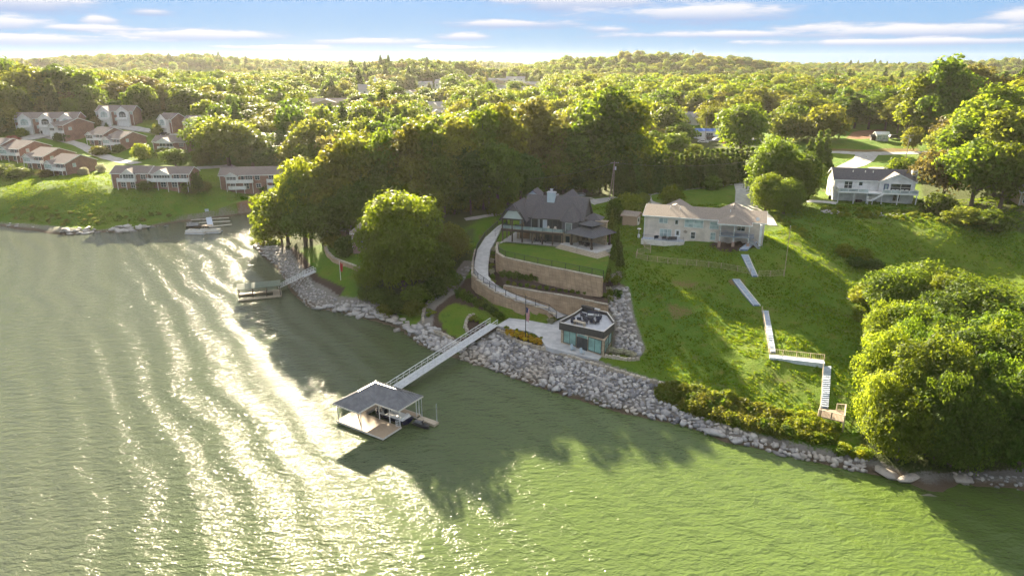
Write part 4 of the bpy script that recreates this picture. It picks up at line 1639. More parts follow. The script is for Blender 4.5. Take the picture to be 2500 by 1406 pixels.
b.bar((gx0 - .4, -gpr - .53, 4.95), (gx1 + .4, -gpr - .53, 4.95), .06, .25)
b.bar((gx0 - .43, -gpr - .5, 4.95), (gx0 - .43, .6, 4.95), .06, .25)
b.bar((gx1 + .43, -gpr - .5, 4.95), (gx1 + .43, .6, 4.95), .06, .25)
b.build('porch_trim', M_white, gh)
# end wall column and stair down
b = MB()
b.box(24.6, 25.1, -2.2, -1.7, -1.4, 5.0)
b.build('end_post', M_white, gh)
b = MB()
for k in range(12):
    b.box(gx1 + .05 + k * .24, gx1 + .35 + k * .24, -gpr + .1, -gpr + 1.2, 2.2 - k * .22, 2.26 - k * .22)
b.bar((gx1, -gpr + .06, 2.0), (gx1 + 3, -gpr + .06, -.6), .06, .3)
b.bar((gx1, -gpr + 1.24, 2.0), (gx1 + 3, -gpr + 1.24, -.6), .06, .3)
b.bar((gx1, -gpr + .06, 3.35), (gx1 + 3, -gpr + .06, .55), .06, .06)
b.build('deck_stair', MATS['grey_painted_deck'], gh)
# roof vents and dish
for x, y in ((5.2, 3.4), (7.4, 3.2), (18.2, 3.4)):
    b = MB()
    zz = 5.0 + 1.55 * y / 4.75
    b.tube((x, y, zz), (x, y, zz + .65), .1, 8)
    b.build('roof_vent', M_white, gh)
b = MB()
b.tube((24.0, .3, 5.2), (24.0, .0, 5.8), .04)
b.tube((24.0, -.05, 5.75), (23.95, -.25, 5.85), .42, 14, .38)
b.build('satellite_dish', M_cushion, gh)
for xc in (6.3, 18.8):
    b = MB()
    gable_wall(b, xc - 3.2, xc + 3.2, 7.0, 12.5, 0, 5.0, 1.7, 'y')
    b.build('rear_wing_wall', M_greybrick, gh)
    b = MB()
    gable_roof(b, xc - 3.2, xc + 3.2, 5.5, 12.5, 5.0, 1.7, 'y', .4)
    b.build('rear_wing_roof', M_brownroof, gh)
b = MB()
for k in range(8):
    t_ = k * math.pi / 4
    b.bar((9.15 + .1 * math.cos(t_), -.06, 1.9 + .1 * math.sin(t_)), (9.15 + .48 * math.cos(t_), -.06, 1.9 + .36 * math.sin(t_)), .1, .05)
b.build('wall_ornament', mat('rusty_metal', (0.10, 0.06, 0.04), None, .7), gh)
# low patio with railing in front of the left half
pt = thing('patio', 'raised blue grey patio with thin dark railing before the ranch house', 'patio', gh_w(-.2, 0, 0), R(GH_R))
b = MB()
b.prism([(0, -.05, -1.2), (0, -2.2, -1.2), (8.4, -2.4, -1.2), (9.4, -1.8, -1.2), (9.4, -.05, -1.2)], (0, 0, 1.18))
b.build('patio_base', M_trim, pt)
b = MB()
b.prism([(0.1, -.06, -.015), (0.1, -2.1, -.015), (8.3, -2.3, -.015), (9.3, -1.75, -.015), (9.3, -.06, -.015)], (0, 0, .03))
b.build('patio_surface', M_bluestep, pt)
railing(pt, [(0.2, -.4, 0), (.2, -2.05, 0), (8.3, -2.25, 0), (9.2, -1.75, 0)], 1.0, M_black, 'railing', .06, 2.6, 'bars', None, .03, .25)
lounge('patio_chair', 'dark patio chair nearest the left corner of the ranch house patio', gh_w(3.0, -1.2, .02), 180, M_wicker, M_wicker, .8)
lounge('patio_chair', 'dark patio chair under the wide lower window of the ranch house', gh_w(4.7, -1.2, .02), 180, M_wicker, M_wicker, .8)
lounge('patio_sofa', 'dark patio sofa beside the white door of the ranch house', gh_w(6.5, -1.2, .02), 180, M_wicker, M_wicker, 1.9, 'sofa')
t = thing('propane_heater', 'white tall outdoor heater beside the left end of the ranch house', 'heater', gh_w(-1.0, -.6, -.1), 0)
b = MB()
b.tube((0, 0, 0), (0, 0, .7), .28, 10)
b.build('tank_cover', M_white, t)
b = MB()
b.tube((0, 0, .7), (0, 0, 2.0), .05, 6)
b.tube((0, 0, 2.0), (0, 0, 2.15), .5, 12, .12)
b.build('lamp_hood', M_alu, t)

# ------------------------------------------------------------------ white house with the white deck
WH_R = -13.5
wh = house('white_house', 'white brick two storey house with long white deck and stair', (2032, 486), WH_R, 20.4, 9.5, 5.6, 2.5, M_whitebrick, M_darkroof, M_white,
           gables=[(11.3, 20.2, 0.9, -1.5, 5.5, 2.1, M_whitebrick, M_brownroof)],
           windows=[('front', 2.6, 3.2, 2.0, 1.9, 2, M_glass), ('front', 6.3, 4.1, .9, .9, 1, M_glass), ('g0', 14.2, 3.1, 5.0, 1.9, 2, M_glass), ('g0', 15.2, 0.3, 1.7, 2.1, 2, M_glass),
                    ('left', 2.6, 3.7, 1.0, 1.2, 1, M_glass), ('left', 5.6, 3.7, 1.0, 1.2, 1, M_glass), ('left', 2.4, .2, 1.2, 2.1, 1, M_glass), ('left', 5.4, .2, 1.2, 2.1, 1, M_glass)],
           doors=[], z=15.2, floor=-2.6)
WHF = front_face(-.9)
d_ = door(wh, WHF, 12.6, 2.75, .95, 2.1, mat('navy_paint', (0.02, 0.03, 0.12), None, .5), None)
b = MB()
plate(b, WHF, 12.75, 13.4, 2.9, 4.7, .05, .06)
b.build('pane', M_blind, d_)
b = MB()
b.box(0.5, 20.6, -3.6, -.95, 2.45, 2.72)
b.box(0.5, 11.2, -.94, -.04, 2.45, 2.72)
wdk = b.build('deck', M_white, wh)
railing(wdk, [(.6, -.1, 2.72), (.6, -3.5, 2.72), (8.1, -3.5, 2.72)], .95, M_white, 'railing', .14, 2.2, 'panel', glass_mat('pale_glass', (0.5, .56, .58), .15), .06)
railing(wdk, [(11.6, -3.5, 2.72), (20.5, -3.5, 2.72), (20.5, -1.0, 2.72)], .95, M_white, 'railing', .14, 2.2, 'panel', MATS['pale_glass'], .06)
for x in (.7, 4.7, 8.0, 11.8, 15.7, 20.3):
    b = MB()
    b.box(x - .11, x + .11, -3.55, -3.33, -2.2, 2.45)
    b.build('deck_post', M_white, wh)
st = MB()
for k in range(9):
    st.box(8.35 + (8 - k) * .28 + .8, 8.7 + (8 - k) * .28 + .8, -4.7, -3.62, 2.5 - k * .19 - .05, 2.5 - k * .19)
st.bar((11.7, -4.72, 2.55), (9.1, -4.72, .8), .08, .3)
st.bar((11.7, -3.64, 2.55), (9.1, -3.64, .8), .08, .3)
st.bar((11.7, -4.72, 3.6), (9.1, -4.72, 1.85), .08, .08)
st.box(8.0, 9.3, -4.8, -3.62, .68, .82)
for x, y in ((8.1, -4.7), (9.2, -4.7), (8.1, -3.7)):
    st.box(x - .08, x + .08, y - .08, y + .08, -2.2, 1.75)
st.bar((8.1, -4.7, 1.75), (9.2, -4.7, 1.75), .08, .08)
st.bar((8.1, -4.7, 1.75), (8.1, -3.7, 1.75), .08, .08)
st.build('deck_stair', M_white, wh)
b = MB()
b.box(19.9, 21.2, 2.0, 3.5, -1.5, 8.6)
b.build('chimney', M_whitebrick, wh)
for x in (5.0, 8.2, 10.2):
    b = MB()
    b.tube((x, 3.0, 7.1), (x, 3.0, 7.8), .11, 8)
    b.build('roof_vent', M_white, wh)
for k in range(5):
    xx = (12.9, 14.6, 15.6, 16.9, 18.0)[k]
    l_ = wh.matrix_basis
    c_, s_ = math.cos(R(WH_R)), math.sin(R(WH_R))
    yy = -1.6
    lounge('deck_chair', 'deck chair on the white house deck, %s' % ('nearest the navy door', 'second from the navy door', 'at the middle of the wide window', 'right of the window mullion', 'at the right end of the row')[k],
           (wh.location.x + c_ * xx - s_ * yy, wh.location.y + s_ * xx + c_ * yy, wh.location.z + 2.73), 180 + WH_R, M_white, M_blueplastic if k == 1 else M_wicker, .7)
t = thing('storage_box', 'brown storage box on the ground under the white house deck', 'box', (wh.location.x + c_ * 6.6 + s_ * 1.2, wh.location.y + s_ * 6.6 - c_ * 1.2, wh.location.z - 1.0), R(WH_R))
b = MB()
b.box(-.8, .8, -.5, .5, 0, 1.2)
b.build('bin', M_darkwood, t)
b = MB()
b.box(-.85, .85, -.55, .55, 1.2, 1.3)
b.build('lid', M_darkwood, t)
for k, (px, py) in enumerate(((2026, 487), (2034, 484))):
    g_ = G(px, py)
    t = thing('trash_bin', ['dark wheeled bin beside the white house garage side, nearer the drive', 'dark wheeled bin against the white house side wall'][k], 'bin', g_, R(20))
    b = MB()
    b.prism([(-.28, -.3, 0.08), (.28, -.3, .08), (.28, .3, .08), (-.28, .3, .08)], (0, 0, .95))
    b.build('bin', M_black, t)
    b = MB()
    b.box(-.32, .32, -.36, .34, 1.03, 1.1)
    b.build('lid', M_black, t)
    b = MB()
    b.tube((-.3, .3, .1), (.3, .3, .1), .1, 8)
    b.build('wheel', M_black, t)

# ------------------------------------------------------------------ lakeside pavilion with the roof terrace
q0 = Vector(P(1369, 836, 3.1))
q1 = Vector(P(1474, 870, 3.1))
PR = math.atan2(q1.y - q0.y, q1.x - q0.x)
PW = (q1 - q0).length
pv = thing('lakeside_pavilion', 'flat roofed stone pavilion with pale green windows and dark fascia', 'pavilion', (q0.x, q0.y, 3.1), PR)
pc, ps = math.cos(PR), math.sin(PR)


def pv_loc(px, py, z):
    x, y, _ = P(px, py, z)
    dx, dy = x - q0.x, y - q0.y
    return (pc * dx + ps * dy, -ps * dx + pc * dy)


RZ = 7.35
rim = [pv_loc(1366, 787, RZ), pv_loc(1474, 810, RZ), pv_loc(1500, 789, RZ), pv_loc(1483, 765, RZ), pv_loc(1424, 753, RZ), pv_loc(1402, 768, RZ)]
body = [(0.0, 0.0), (PW, 0.0), (rim[2][0] - .35, rim[2][1] - .2), (rim[3][0] - .3, rim[3][1] - .3), (rim[4][0] + .2, rim[4][1] - .4), (rim[5][0] + .4, rim[5][1] - .3)]
b = MB()
b.prism([(x, y, -1.0) for x, y in body], (0, 0, 3.95))
b.build('wall', M_stone, pv)
ZR = RZ - 3.1
b = MB()
b.prism([(x, y, 2.96) for x, y in rim], (0, 0, ZR - 2.96 - .35))
b.build('roof_terrace', mat('roof_terrace_floor', (0.46, 0.47, 0.49), (0.39, 0.40, 0.42), .8, 1.2), pv)
b = MB()
n = len(rim)
cx_ = sum(p[0] for p in rim) / n
cy_ = sum(p[1] for p in rim) / n
inn = [(cx_ + (p[0] - cx_) * .965, cy_ + (p[1] - cy_) * .955) for p in rim]
out_ = [(cx_ + (p[0] - cx_) * 1.012, cy_ + (p[1] - cy_) * 1.012) for p in rim]
for k in range(n):
    j = (k + 1) % n
    b.prism([(*out_[k], 2.9), (*out_[j], 2.9), (*inn[j], 2.9), (*inn[k], 2.9)], (0, 0, ZR - 2.9 + (.0 if k < 2 else .25)))
b.build('fascia', mat('dark_fascia', (0.045, 0.042, 0.04), (0.06, 0.056, 0.052), .6, 3), pv)
b = MB()
for k in range(n):
    j = (k + 1) % n
    zt = ZR + (.0 if k < 2 else .25)
    b.prism([(*out_[k], zt + .004), (*out_[j], zt + .004), (*inn[j], zt + .004), (*inn[k], zt + .004)], (0, 0, .06))
b.build('parapet_cap', M_trim, pv)
Fp = front_face(0)
a_ = PW / 7.6
window(pv, Fp, .55 * a_, .35, 2.15 * a_, 2.4, 2, 1, M_black, M_teal)
window(pv, Fp, 4.95 * a_, .35, 2.15 * a_, 2.4, 2, 1, M_black, M_teal)
window(pv, Fp, 2.95 * a_, 2.28, 1.75 * a_, .5, 1, 1, M_trim, M_teal)
window(pv, Fp, 2.95 * a_, 0.05, 1.75 * a_, 2.15, 2, 1, M_black, M_glass, 'glass_door')
b1 = Vector((*body[1], 0))
b2 = Vector((*body[2], 0))
u_ = (b2 - b1)
L_ = u_.length
u_.normalize()
Fr = Face(b1, u_, (u_.y, -u_.x, 0))
window(pv, Fr, .4, .5, L_ * .42, 2.2, 2, 2, M_black, M_teal)
window(pv, Fr, L_ * .55, .9, L_ * .38, 1.8, 1, 1, M_black, M_teal)
CLEAR.append((q0.x + 5, q0.y + 1, 9))
clamp_under([(q0.x + pc * x - ps * y, q0.y + ps * x + pc * y) for x, y in body], 3.1, .4, .3)


def pv_w(px, py):
    x, y, _ = P(px, py, RZ - .35)
    return (x, y, RZ - .34)


def term(px, py, lab, rot, wd=.8, nm='terrace_chair', ct='chair', cm=None):
    lounge(nm, lab, pv_w(px, py), rot, M_wicker, cm or M_wicker, wd, ct)


term(1399, 789, 'dark wicker chair on the pavilion roof, nearest its front left corner', 0)
term(1414, 789, 'dark wicker chair on the pavilion roof behind the timber table', 0)
term(1427, 792, 'dark wicker chair on the pavilion roof at the right end of the timber table', -60)
term(1424, 774, 'dark wicker chair on the pavilion roof at the back left of the sofa group', 60)
term(1429, 783, 'dark wicker chair on the pavilion roof left of the fire table', 100)
term(1445, 789, 'dark wicker chair on the pavilion roof in front of the sofa', 180)
term(1456, 790, 'dark wicker chair with pale cushion on the pavilion roof', 200, cm=M_cushion)
term(1461, 782, 'dark wicker chair on the pavilion roof at the right of the sofa', -80)
term(1446, 773, 'dark wicker sofa with pale cushions on the pavilion roof', -10, 1.9, 'terrace_sofa', 'sofa', M_cushion)
term(1457, 774, 'dark wicker sofa end with pale cushion on the pavilion roof', -10, 1.0, 'terrace_sofa', 'sofa', M_cushion)
t = thing('fire_table', 'dark square fire table before the sofa on the pavilion roof', 'table', pv_w(1441, 781), PR)
b = MB()
b.box(-.55, .55, -.55, .55, .5, .58)
b.build('tabletop', M_black, t)
b = MB()
b.box(-.45, .45, -.45, .45, 0, .5)
b.build('base', M_wicker, t)
t = thing('timber_table', 'long pale timber table near the front edge of the pavilion roof', 'table', pv_w(1415, 795), PR)
b = MB()
b.box(-1.2, 1.2, -.4, .4, .7, .77)
b.build('tabletop', M_palewood, t)
for x in (-1.05, 1.05):
    b = MB()
    b.box(x - .05, x + .05, -.35, .35, 0, .7)
    b.build('leg', M_palewood, t)
t = thing('storage_cabinet', 'dark cabinet at the back edge of the pavilion roof', 'cabinet', pv_w(1435, 762), PR)
b = MB()
b.box(-1.3, 1.3, -.3, .3, 0, 1.05)
b.build('cabinet_body', M_black, t)
b = MB()
b.box(-1.36, 1.36, -.36, .36, 1.05, 1.12)
b.build('worktop', M_black, t)
t = thing('grill_island', 'pale stone grill island at the back edge of the pavilion roof', 'grill', pv_w(1455, 765), PR)
b = MB()
b.box(-.7, .7, -.3, .3, 0, .85)
b.build('island_base', M_stone, t)
b = MB()
b.box(-.75, .75, -.35, .35, .85, .93)
b.build('worktop', M_concrete, t)
adirondack('adirondack_chair', 'pale slatted chair on the pavilion patio, the one before the left window', P(1398, 855, 3.11), 20, M_paleblue)
adirondack('adirondack_chair', 'pale slatted chair on the pavilion patio before the glass door', P(1421, 864, 3.11), 25, M_paleblue)

# ------------------------------------------------------------------ small tan shed, brick cottage, sheds
g_ = P(1524, 556, 13.6)
sh = house('garden_shed', 'small tan garden shed with shallow brown roof beside the ranch house', (1519, 549), -28, 3.6, 3.2, 2.5, .75, M_tan, M_brownroof, M_tan, doors=[('right', .9, 0, 1.3, 1.9)], cat='shed', downs=False)
bc = house('brick_cottage', 'pink brick cottage half hidden by the big round lakeside tree', (862, 609), -32, 14, 8, 4.2, 1.8, M_pinkbrick, M_brownroof, M_white,
           windows=[('front', 3.0, 1.2, .9, 1.4, 2), ('front', 7.0, 1.2, .9, 1.4, 2), ('front', 11.0, 1.2, .9, 1.4, 2), ('left', 3, 1.4, 1, 1.2, 1)], z=8.0)
house('boat_shed', 'low grey roofed shed among the shrubs behind the brick cottage', (826, 582), -20, 7, 5, 2.4, 1.2, M_tan, M_brownroof, M_trim, cat='shed', downs=False)
house('well_house', 'tiny white gabled utility house beside the long drive', (1507, 478), -12, 1.6, 1.4, 2.2, .5, M_white, M_brownroof, M_white, windows=[('front', .4, 1.2, .8, .7, 1)], cat='shed', downs=False)
house('greenhouse', 'small pale glazed greenhouse on the sunlit field', (2139, 344), -8, 4.8, 3.5, 2.6, .9, glass_mat('greenhouse_glazing', (.5, .52, .5), .3), M_alu, M_white, windows=[('front', .4, .5, 1.6, 1.6, 2, M_blind), ('front', 2.6, .5, 1.6, 1.6, 2, M_blind)], cat='greenhouse', downs=False)
house('field_shed', 'low dark shed to the left of the greenhouse on the field', (2127, 343), -8, 1.8, 2, 1.6, .5, M_darkwood, M_black, M_darkwood, cat='shed', downs=False)
house('edge_house', 'white framed house corner among the trees at the far right edge', (2486, 502), -20, 9, 7, 3.6, 1.8, M_tan, M_brownroof, M_white, windows=[('front', .8, .8, 1.4, 2.0, 2), ('front', 4, 1.0, 1.4, 1.4, 2)])

# ------------------------------------------------------------------ condominiums across the cove
BR, CR = M_brick, M_condoroof
house('brick_duplex', 'brick duplex half with arched white sunroom, nearest the sunlit grass strip', (277, 459), -2, 13.2, 8, 5.2, 2.0, BR, CR, M_white,
      gables=[(4.4, 8.9, .9, 2.6, 5.0, 1.7, M_white)],
      windows=[('g0', 4.8, 3.2, 3.7, 1.7, 4), ('front', 3.1, 3.2, 1.0, 1.5, 1), ('front', 10.6, 3.2, 1.7, 1.5, 2), ('front', 3.1, .4, 1.6, 1.5, 2), ('front', 10.8, .4, 1.7, 1.5, 2), ('front', 6.6, .1, 1.5, 2.0, 2)],
      decks=[(2.2, 8.8, 2.6, 1.1, 0)])
house('brick_duplex', 'brick duplex half with long white porch and tan side roof', (374, 459), -1, 13.4, 8, 5.0, 1.9, BR, CR, M_white,
      gables=[(1.0, 7.4, 1.0, 2.6, 4.8, 1.7, M_white)],
      windows=[('g0', 1.4, 3.0, 5.7, 1.6, 6), ('front', 8.0, 3.2, 1.9, 1.5, 2), ('front', 10.6, 3.2, 1.9, 1.5, 2), ('front', 3.0, .3, 1.8, 1.7, 2), ('front', 7.0, .3, 1.8, 1.7, 2)],
      decks=[(-1.2, 13.2, 2.6, 1.3, 0)])
house('brick_duplex', 'long brick condominium with two white balconies beside the lakeside trees', (540, 463), 7, 26, 9, 5.2, 2.3, BR, CR, M_white,
      gables=[(2.4, 6.6, 1.4, 2.7, 5.0, 1.3, M_white), (20.8, 26.2, 1.4, 2.7, 5.0, 1.3, M_white)],
      windows=[('g0', 2.8, 3.5, 3.3, 1.2, 3), ('front', 7.6, 3.3, 1.0, 1.5, 1), ('front', 9.2, 3.2, 2.4, 1.7, 3), ('front', 12.6, 3.4, 1.6, 1.5, 2), ('g1', 21.3, 3.3, 4.4, 1.5, 4), ('front', 17.6, 3.2, 2.6, 1.7, 3),
               ('front', 3.6, .4, 1.8, 1.7, 2), ('front', 8.2, .2, 1.9, 1.9, 2), ('front', 12.8, .5, 1.6, 1.4, 2), ('front', 18.6, .2, 1.9, 1.9, 2), ('left', 3.5, 1.0, 1.0, 1.4, 1)],
      decks=[(2.4, 11.9, 2.7, 1.5, 0), (16.9, 26.0, 2.7, 1.5, 0), (3.0, 9.4, .35, 1.6, 0, False), (17.0, 23.6, .35, 1.6, 0, False)])


def gable_end_condo(label, base, rot, sun=True, W=9.5, D=17.5, deck=True, eave=5.0):
    """porch on the short white front, brick flank with low gable seen from the side"""
    g = [(-.2, 4.6, 1.5, 2.4, 4.5, 1.4, M_white)]
    return house('brick_condo', label, base, rot, W, D, eave, 2.6, BR, CR, M_white, gables=g,
                 windows=[('g0', .1, 3.0, 4.1, 1.4, 4, M_blind if sun else M_glass), ('front', 5.4, 2.9, 1.5, 1.7, 2), ('front', 7.4, 2.9, 1.3, 1.7, 2), ('front', 1.0, .3, 1.5, 1.6, 2), ('front', 5.8, .2, 1.8, 1.8, 2), ('right', 3.0, 3.4, 1.2, 1.3, 1, M_blind)],
                 decks=[(4.5, W, 2.6, 1.6, 0), (-.2, 4.7, 2.42, 1.55, 0, True)] if deck else [])


gable_end_condo('brick condo with white corner porch, front one of the left lower row', (123, 428), -24, D=13, W=10)
gable_end_condo('brick condo with glazed white porch, second in the left lower row', (70, 410), -22, D=14, W=10)
gable_end_condo('brick condo with plain white gable, third in the left lower row', (13, 391), -22, D=14, W=10)
gable_end_condo('brick condo cut by the left edge, last in the left lower row', (-40, 385), -20, D=14, W=10)
gable_end_condo('brick condo with white porch in the upper row, left of the yellow young tree', (262, 365), -24, D=13.5, W=9.5)
gable_end_condo('brick condo with open white porch, behind and left of the upper row porch', (221, 353), -22, False, D=12)
house('brick_condo', 'brick condo with wide white gable porch above the leafy bush', (377, 372), -4, 15, 8, 4.6, 2.3, BR, CR, M_white, gables=[(2.2, 9.6, 1.6, 4.0, 4.4, 1.9, M_white)],
      windows=[('front', 3.0, 2.2, 2.6, 1.6, 2), ('front', 6.2, 2.2, 2.6, 1.6, 2), ('front', 12.0, 2.6, 1.9, 1.4, 3), ('front', 3.4, -.4, 1.8, 1.5, 2)], decks=[(2.4, 9.4, 1.7, 1.5, 0)])
house('brick_condo', 'brick and white condo with tall white porch under the townhouses', (131, 336), -26, 9, 15, 6.0, 2.8, BR, CR, M_white, gables=[(-.2, 4.6, 1.3, -1.5, 5.3, 1.6, M_white)],
      windows=[('g0', .4, 3.4, 3.6, 1.2, 4), ('front', 5.2, 3.2, 2.8, 1.4, 3), ('g0', 2.8, .3, .9, 1.6, 1), ('front', 5.4, .2, 2.6, 1.9, 3), ('right', 2.4, 3.6, 1.4, 1.3, 1, M_blind)], decks=[(4.6, 9.0, 2.6, 1.2, 0)])


def townhouse(label, base, rot, n, W, wall=BR):
    g, wn, dk, gd = [], [], [], []
    for k in range(n):
        x0 = W * (k + .24) if n > 2 else W * (k + .2)
        g.append((x0, x0 + W * .62, 1.8, -1.5, 6.6, 2.3, M_white))
        wn += [('g%d' % k, x0 + W * .12, 3.3, W * .38, 3.3, 'arch', M_blind if k != 1 else M_glass)]
        wn += [('front', x0 - W * .22, 5.0, .9, 1.3, 1, M_blind), ('front', x0 - W * .22, 2.0, .9, 1.3, 1, M_blind)]
        dk.append((x0 + .05, x0 + W * .6, 2.9, 1.1, -1.8, k > 0))
        gd.append(('g%d' % k, x0 + W * .06, .05, W * .5, 2.1))
    wn.append(('front', W * n - 1.2, 5.0, .9, 1.3, 1, M_blind))
    return house('townhouse', label, base, rot, W * n, 9, 6.7, 2.4, wall, CR, M_white, gables=g, windows=wn, decks=dk, garages=gd)


townhouse('row of three joined townhouses with tall white arched gables', (42, 325), 8, 3, 9.2)
townhouse('pair of joined townhouses with tall white arched gables below the woods', (240, 305), 3, 2, 9.0)
townhouse('single brick townhouse with narrow white gable and plain brick flank', (391, 324), -22, 1, 8.5)
townhouse('brick townhouse beside the dense tree, right end of the upper terrace', (452, 332), -6, 1, 9.5)
house('hill_house', 'dim gabled house in the trees above the townhouses', (238, 248), -14, 10, 8, 4, 3.4, M_tan, CR, M_white, gables=[(.5, 4, 1, -1, 4, 2.4, M_tan)], windows=[('g0', 1.4, 3.4, 1.4, 1.8, 1), ('front', 6, 1, 1.4, 1.4, 2)])

# ------------------------------------------------------------------ far houses in the valley
M_paleroof = shingle_mat('pale_weathered_shingle', (0.26, 0.24, 0.23), (0.36, 0.34, 0.33))
FAR = [  # label, base px, rot, W, D, eave, rise, wall, roof
    ('white steepled church hall with long pale roof in the far valley', (860, 232), 4, 24, 12, 4, 5, M_white, M_paleroof, True),
    ('small white cottage under the round far trees', (759, 239), 0, 9, 8, 4, 2.5, M_white, M_paleroof, False),
    ('long low grey roofed building in the far valley trees', (725, 262), 6, 44, 14, 3, 2.5, M_tan, M_condoroof, False),
    ('far ranch house with dark windows below the tall round conifers', (972, 236), -3, 22, 10, 3.4, 2, M_white, M_condoroof, False),
    ('far white farmhouse with steep gable', (1062, 216), -8, 16, 10, 6, 4, M_white, M_paleroof, False),
    ('far white house with green roof behind dark conifers', (1016, 215), -6, 18, 10, 4, 3.2, M_white, M_paleroof, False),
    ('far tan house with broad gable above the foreground wood', (1024, 276), -6, 22, 11, 4, 3, M_trim, M_paleroof, False),
    ('far pale roofed house in front of the broad gabled one', (1030, 290), 8, 20, 10, 3, 2.5, M_trim, M_paleroof, False),
    ('far grey ranch house on the grassy rise', (1213, 221), -4, 20, 10, 3.5, 2.4, M_white, M_condoroof, False),
    ('far ranch house with long pale front along the ridge', (1190, 203), -2, 26, 10, 3.2, 2.2, M_tan, M_paleroof, False),
    ('far bright white ranch house on the ridge', (1236, 199), -2, 24, 10, 3.4, 2.2, M_white, M_paleroof, False),
    ('far ranch house with columned front beside the dark cypress', (1264, 213), -3, 26, 10, 3.6, 2.4, M_tan, M_paleroof, False),
    ('far small house at the right foot of the grassy rise', (1305, 221), -6, 14, 9, 3.4, 2.6, M_white, M_paleroof, False),
    ('far pinkish house below the grassy rise', (1255, 226), -4, 16, 9, 3.2, 2.4, M_pinkbrick, M_paleroof, False),
    ('far small dwelling near the crest among pines', (1128, 197), -4, 18, 9, 3.4, 2.6, M_tan, M_paleroof, False),
    ('far white gable just under the crest', (1092, 182), -4, 12, 9, 5, 4, M_white, M_paleroof, False),
    ('pale hip roofed house with white porch beyond the hedge', (1646, 306), -4, 16, 9, 3.4, 3.2, M_white, M_paleroof, False),
    ('low pale outbuilding right of the hip roofed house', (1683, 303), -4, 9, 7, 3.0, 1.2, M_white, M_paleroof, False),
    ('grey house with long roof in the right hand hills', (1960, 212), -6, 26, 12, 5, 4, M_white, M_condoroof, False),
    ('pale house glimpsed through the wood left of the tallest trees', (1262, 315), -20, 12, 10, 5, 3, M_trim, M_paleroof, False),
    ('white house among trees behind the left valley', (1044, 246), -5, 12, 8, 3, 2.2, M_white, M_paleroof, False),
]
for lab, base, rot, W, D, ev, rise, wl, rf, steeple in FAR:
    gb = [(W * .3, W * .62, 1.2, -1, ev, rise * .85, wl)] if W > 15 and not steeple else []
    ww = [('front', W * f, ev * .35, 1.6, ev * .35, 2) for f in (.1, .8)] + ([('g0', W * .42, ev * .3, 1.8, ev * .45, 2)] if gb else [('front', W * .45, ev * .35, 1.6, ev * .35, 2)])
    h_ = house('far_house' if not steeple else 'church', lab, base, rot, W, D, ev, rise, wl, rf, M_white, gables=gb, windows=ww, downs=False, cat='house' if not steeple else 'church')
    if steeple:
        b = MB()
        b.box(W - 4, W - .5, -1.5, 2, 0, 9)
        b.box(W - 3.4, W - 1.1, -.9, 1.4, 9, 12.5)
        b.build('tower', M_white, h_)
        b = MB()
        for tri in range(4):
            t0, t1 = math.pi / 4 + tri * math.pi / 2, math.pi / 4 + (tri + 1) * math.pi / 2
            b.prism([(W - 2.25 + 1.7 * math.cos(t0), .25 + 1.7 * math.sin(t0), 12.5), (W - 2.25 + 1.7 * math.cos(t1), .25 + 1.7 * math.sin(t1), 12.5), (W - 2.25, .25, 17)], (0, 0, .05))
        b.build('spire', M_white, h_)
bl = house('filling_station', 'low building with bright blue canopy roof beside the parked cars', (1686, 338), -6, 13, 9, 3.2, .8, M_white, mat('blue_canopy', (0.05, 0.13, 0.42), (.06, .15, .46), .5, 2), M_white, windows=[('front', 2, .8, 3, 1.6, 3), ('front', 7, .8, 3, 1.6, 3)], cat='shop', downs=False)
# ------------------------------------------------------------------ retaining walls
def retaining(name, label, top, drop, cap=0.14, thick=0.55, step=2.2, out=1):
    """top = world points along the wall top; drop = depth of the wall below each point"""
    t = thing(name, label, 'wall', (0, 0, 0))
    mb = MB()
    n = len(top)
    nrm = []
    for i in range(n):
        a = Vector(top[max(i - 1, 0)])
        b = Vector(top[min(i + 1, n - 1)])
        d = (b - a)
        d.z = 0
        d.normalize()
        nrm.append(Vector((d.y, -d.x, 0)) * out)
    for i in range(n - 1):
        p, q = Vector(top[i]), Vector(top[i + 1])
        n0, n1 = nrm[i] * thick, nrm[i + 1] * thick
        dz0, dz1 = Vector((0, 0, drop[i])), Vector((0, 0, drop[i + 1]))
        # the face leans back a little, course on course
        lean0, lean1 = nrm[i] * 0.12, nrm[i + 1] * 0.12
        mb.add([p, q, q + n1, p + n0, p - dz0, q - dz1, q + n1 + lean1 - dz1, p + n0 + lean0 - dz0], [(0, 3, 2, 1), (4, 5, 6, 7), (3, 7, 6, 2), (0, 1, 5, 4), (0, 4, 7, 3), (1, 2, 6, 5)])
    mb.build('wall_face', M_block, t)
    for i in range(n - 1):
        p, q = Vector(top[i]), Vector(top[i + 1])
        m = max(1, round((q - p).length / step))
        for k in range(m):
            a, b = p.lerp(q, k / m), p.lerp(q, (k + 1) / m)
            na, nb = nrm[i].lerp(nrm[i + 1], k / m), nrm[i].lerp(nrm[i + 1], (k + 1) / m)
            z = max(a.z, b.z) + 0.01
            d = (b - a) * 0.012
            A = [a + d - na * .04, b - d - nb * .04, b - d + nb * (thick + .07), a + d + na * (thick + .07)]
            c = MB().prism([(v.x, v.y, z - .02) for v in A], (0, 0, cap))
            c.build('cap_stone', M_limestone, t)
    return t


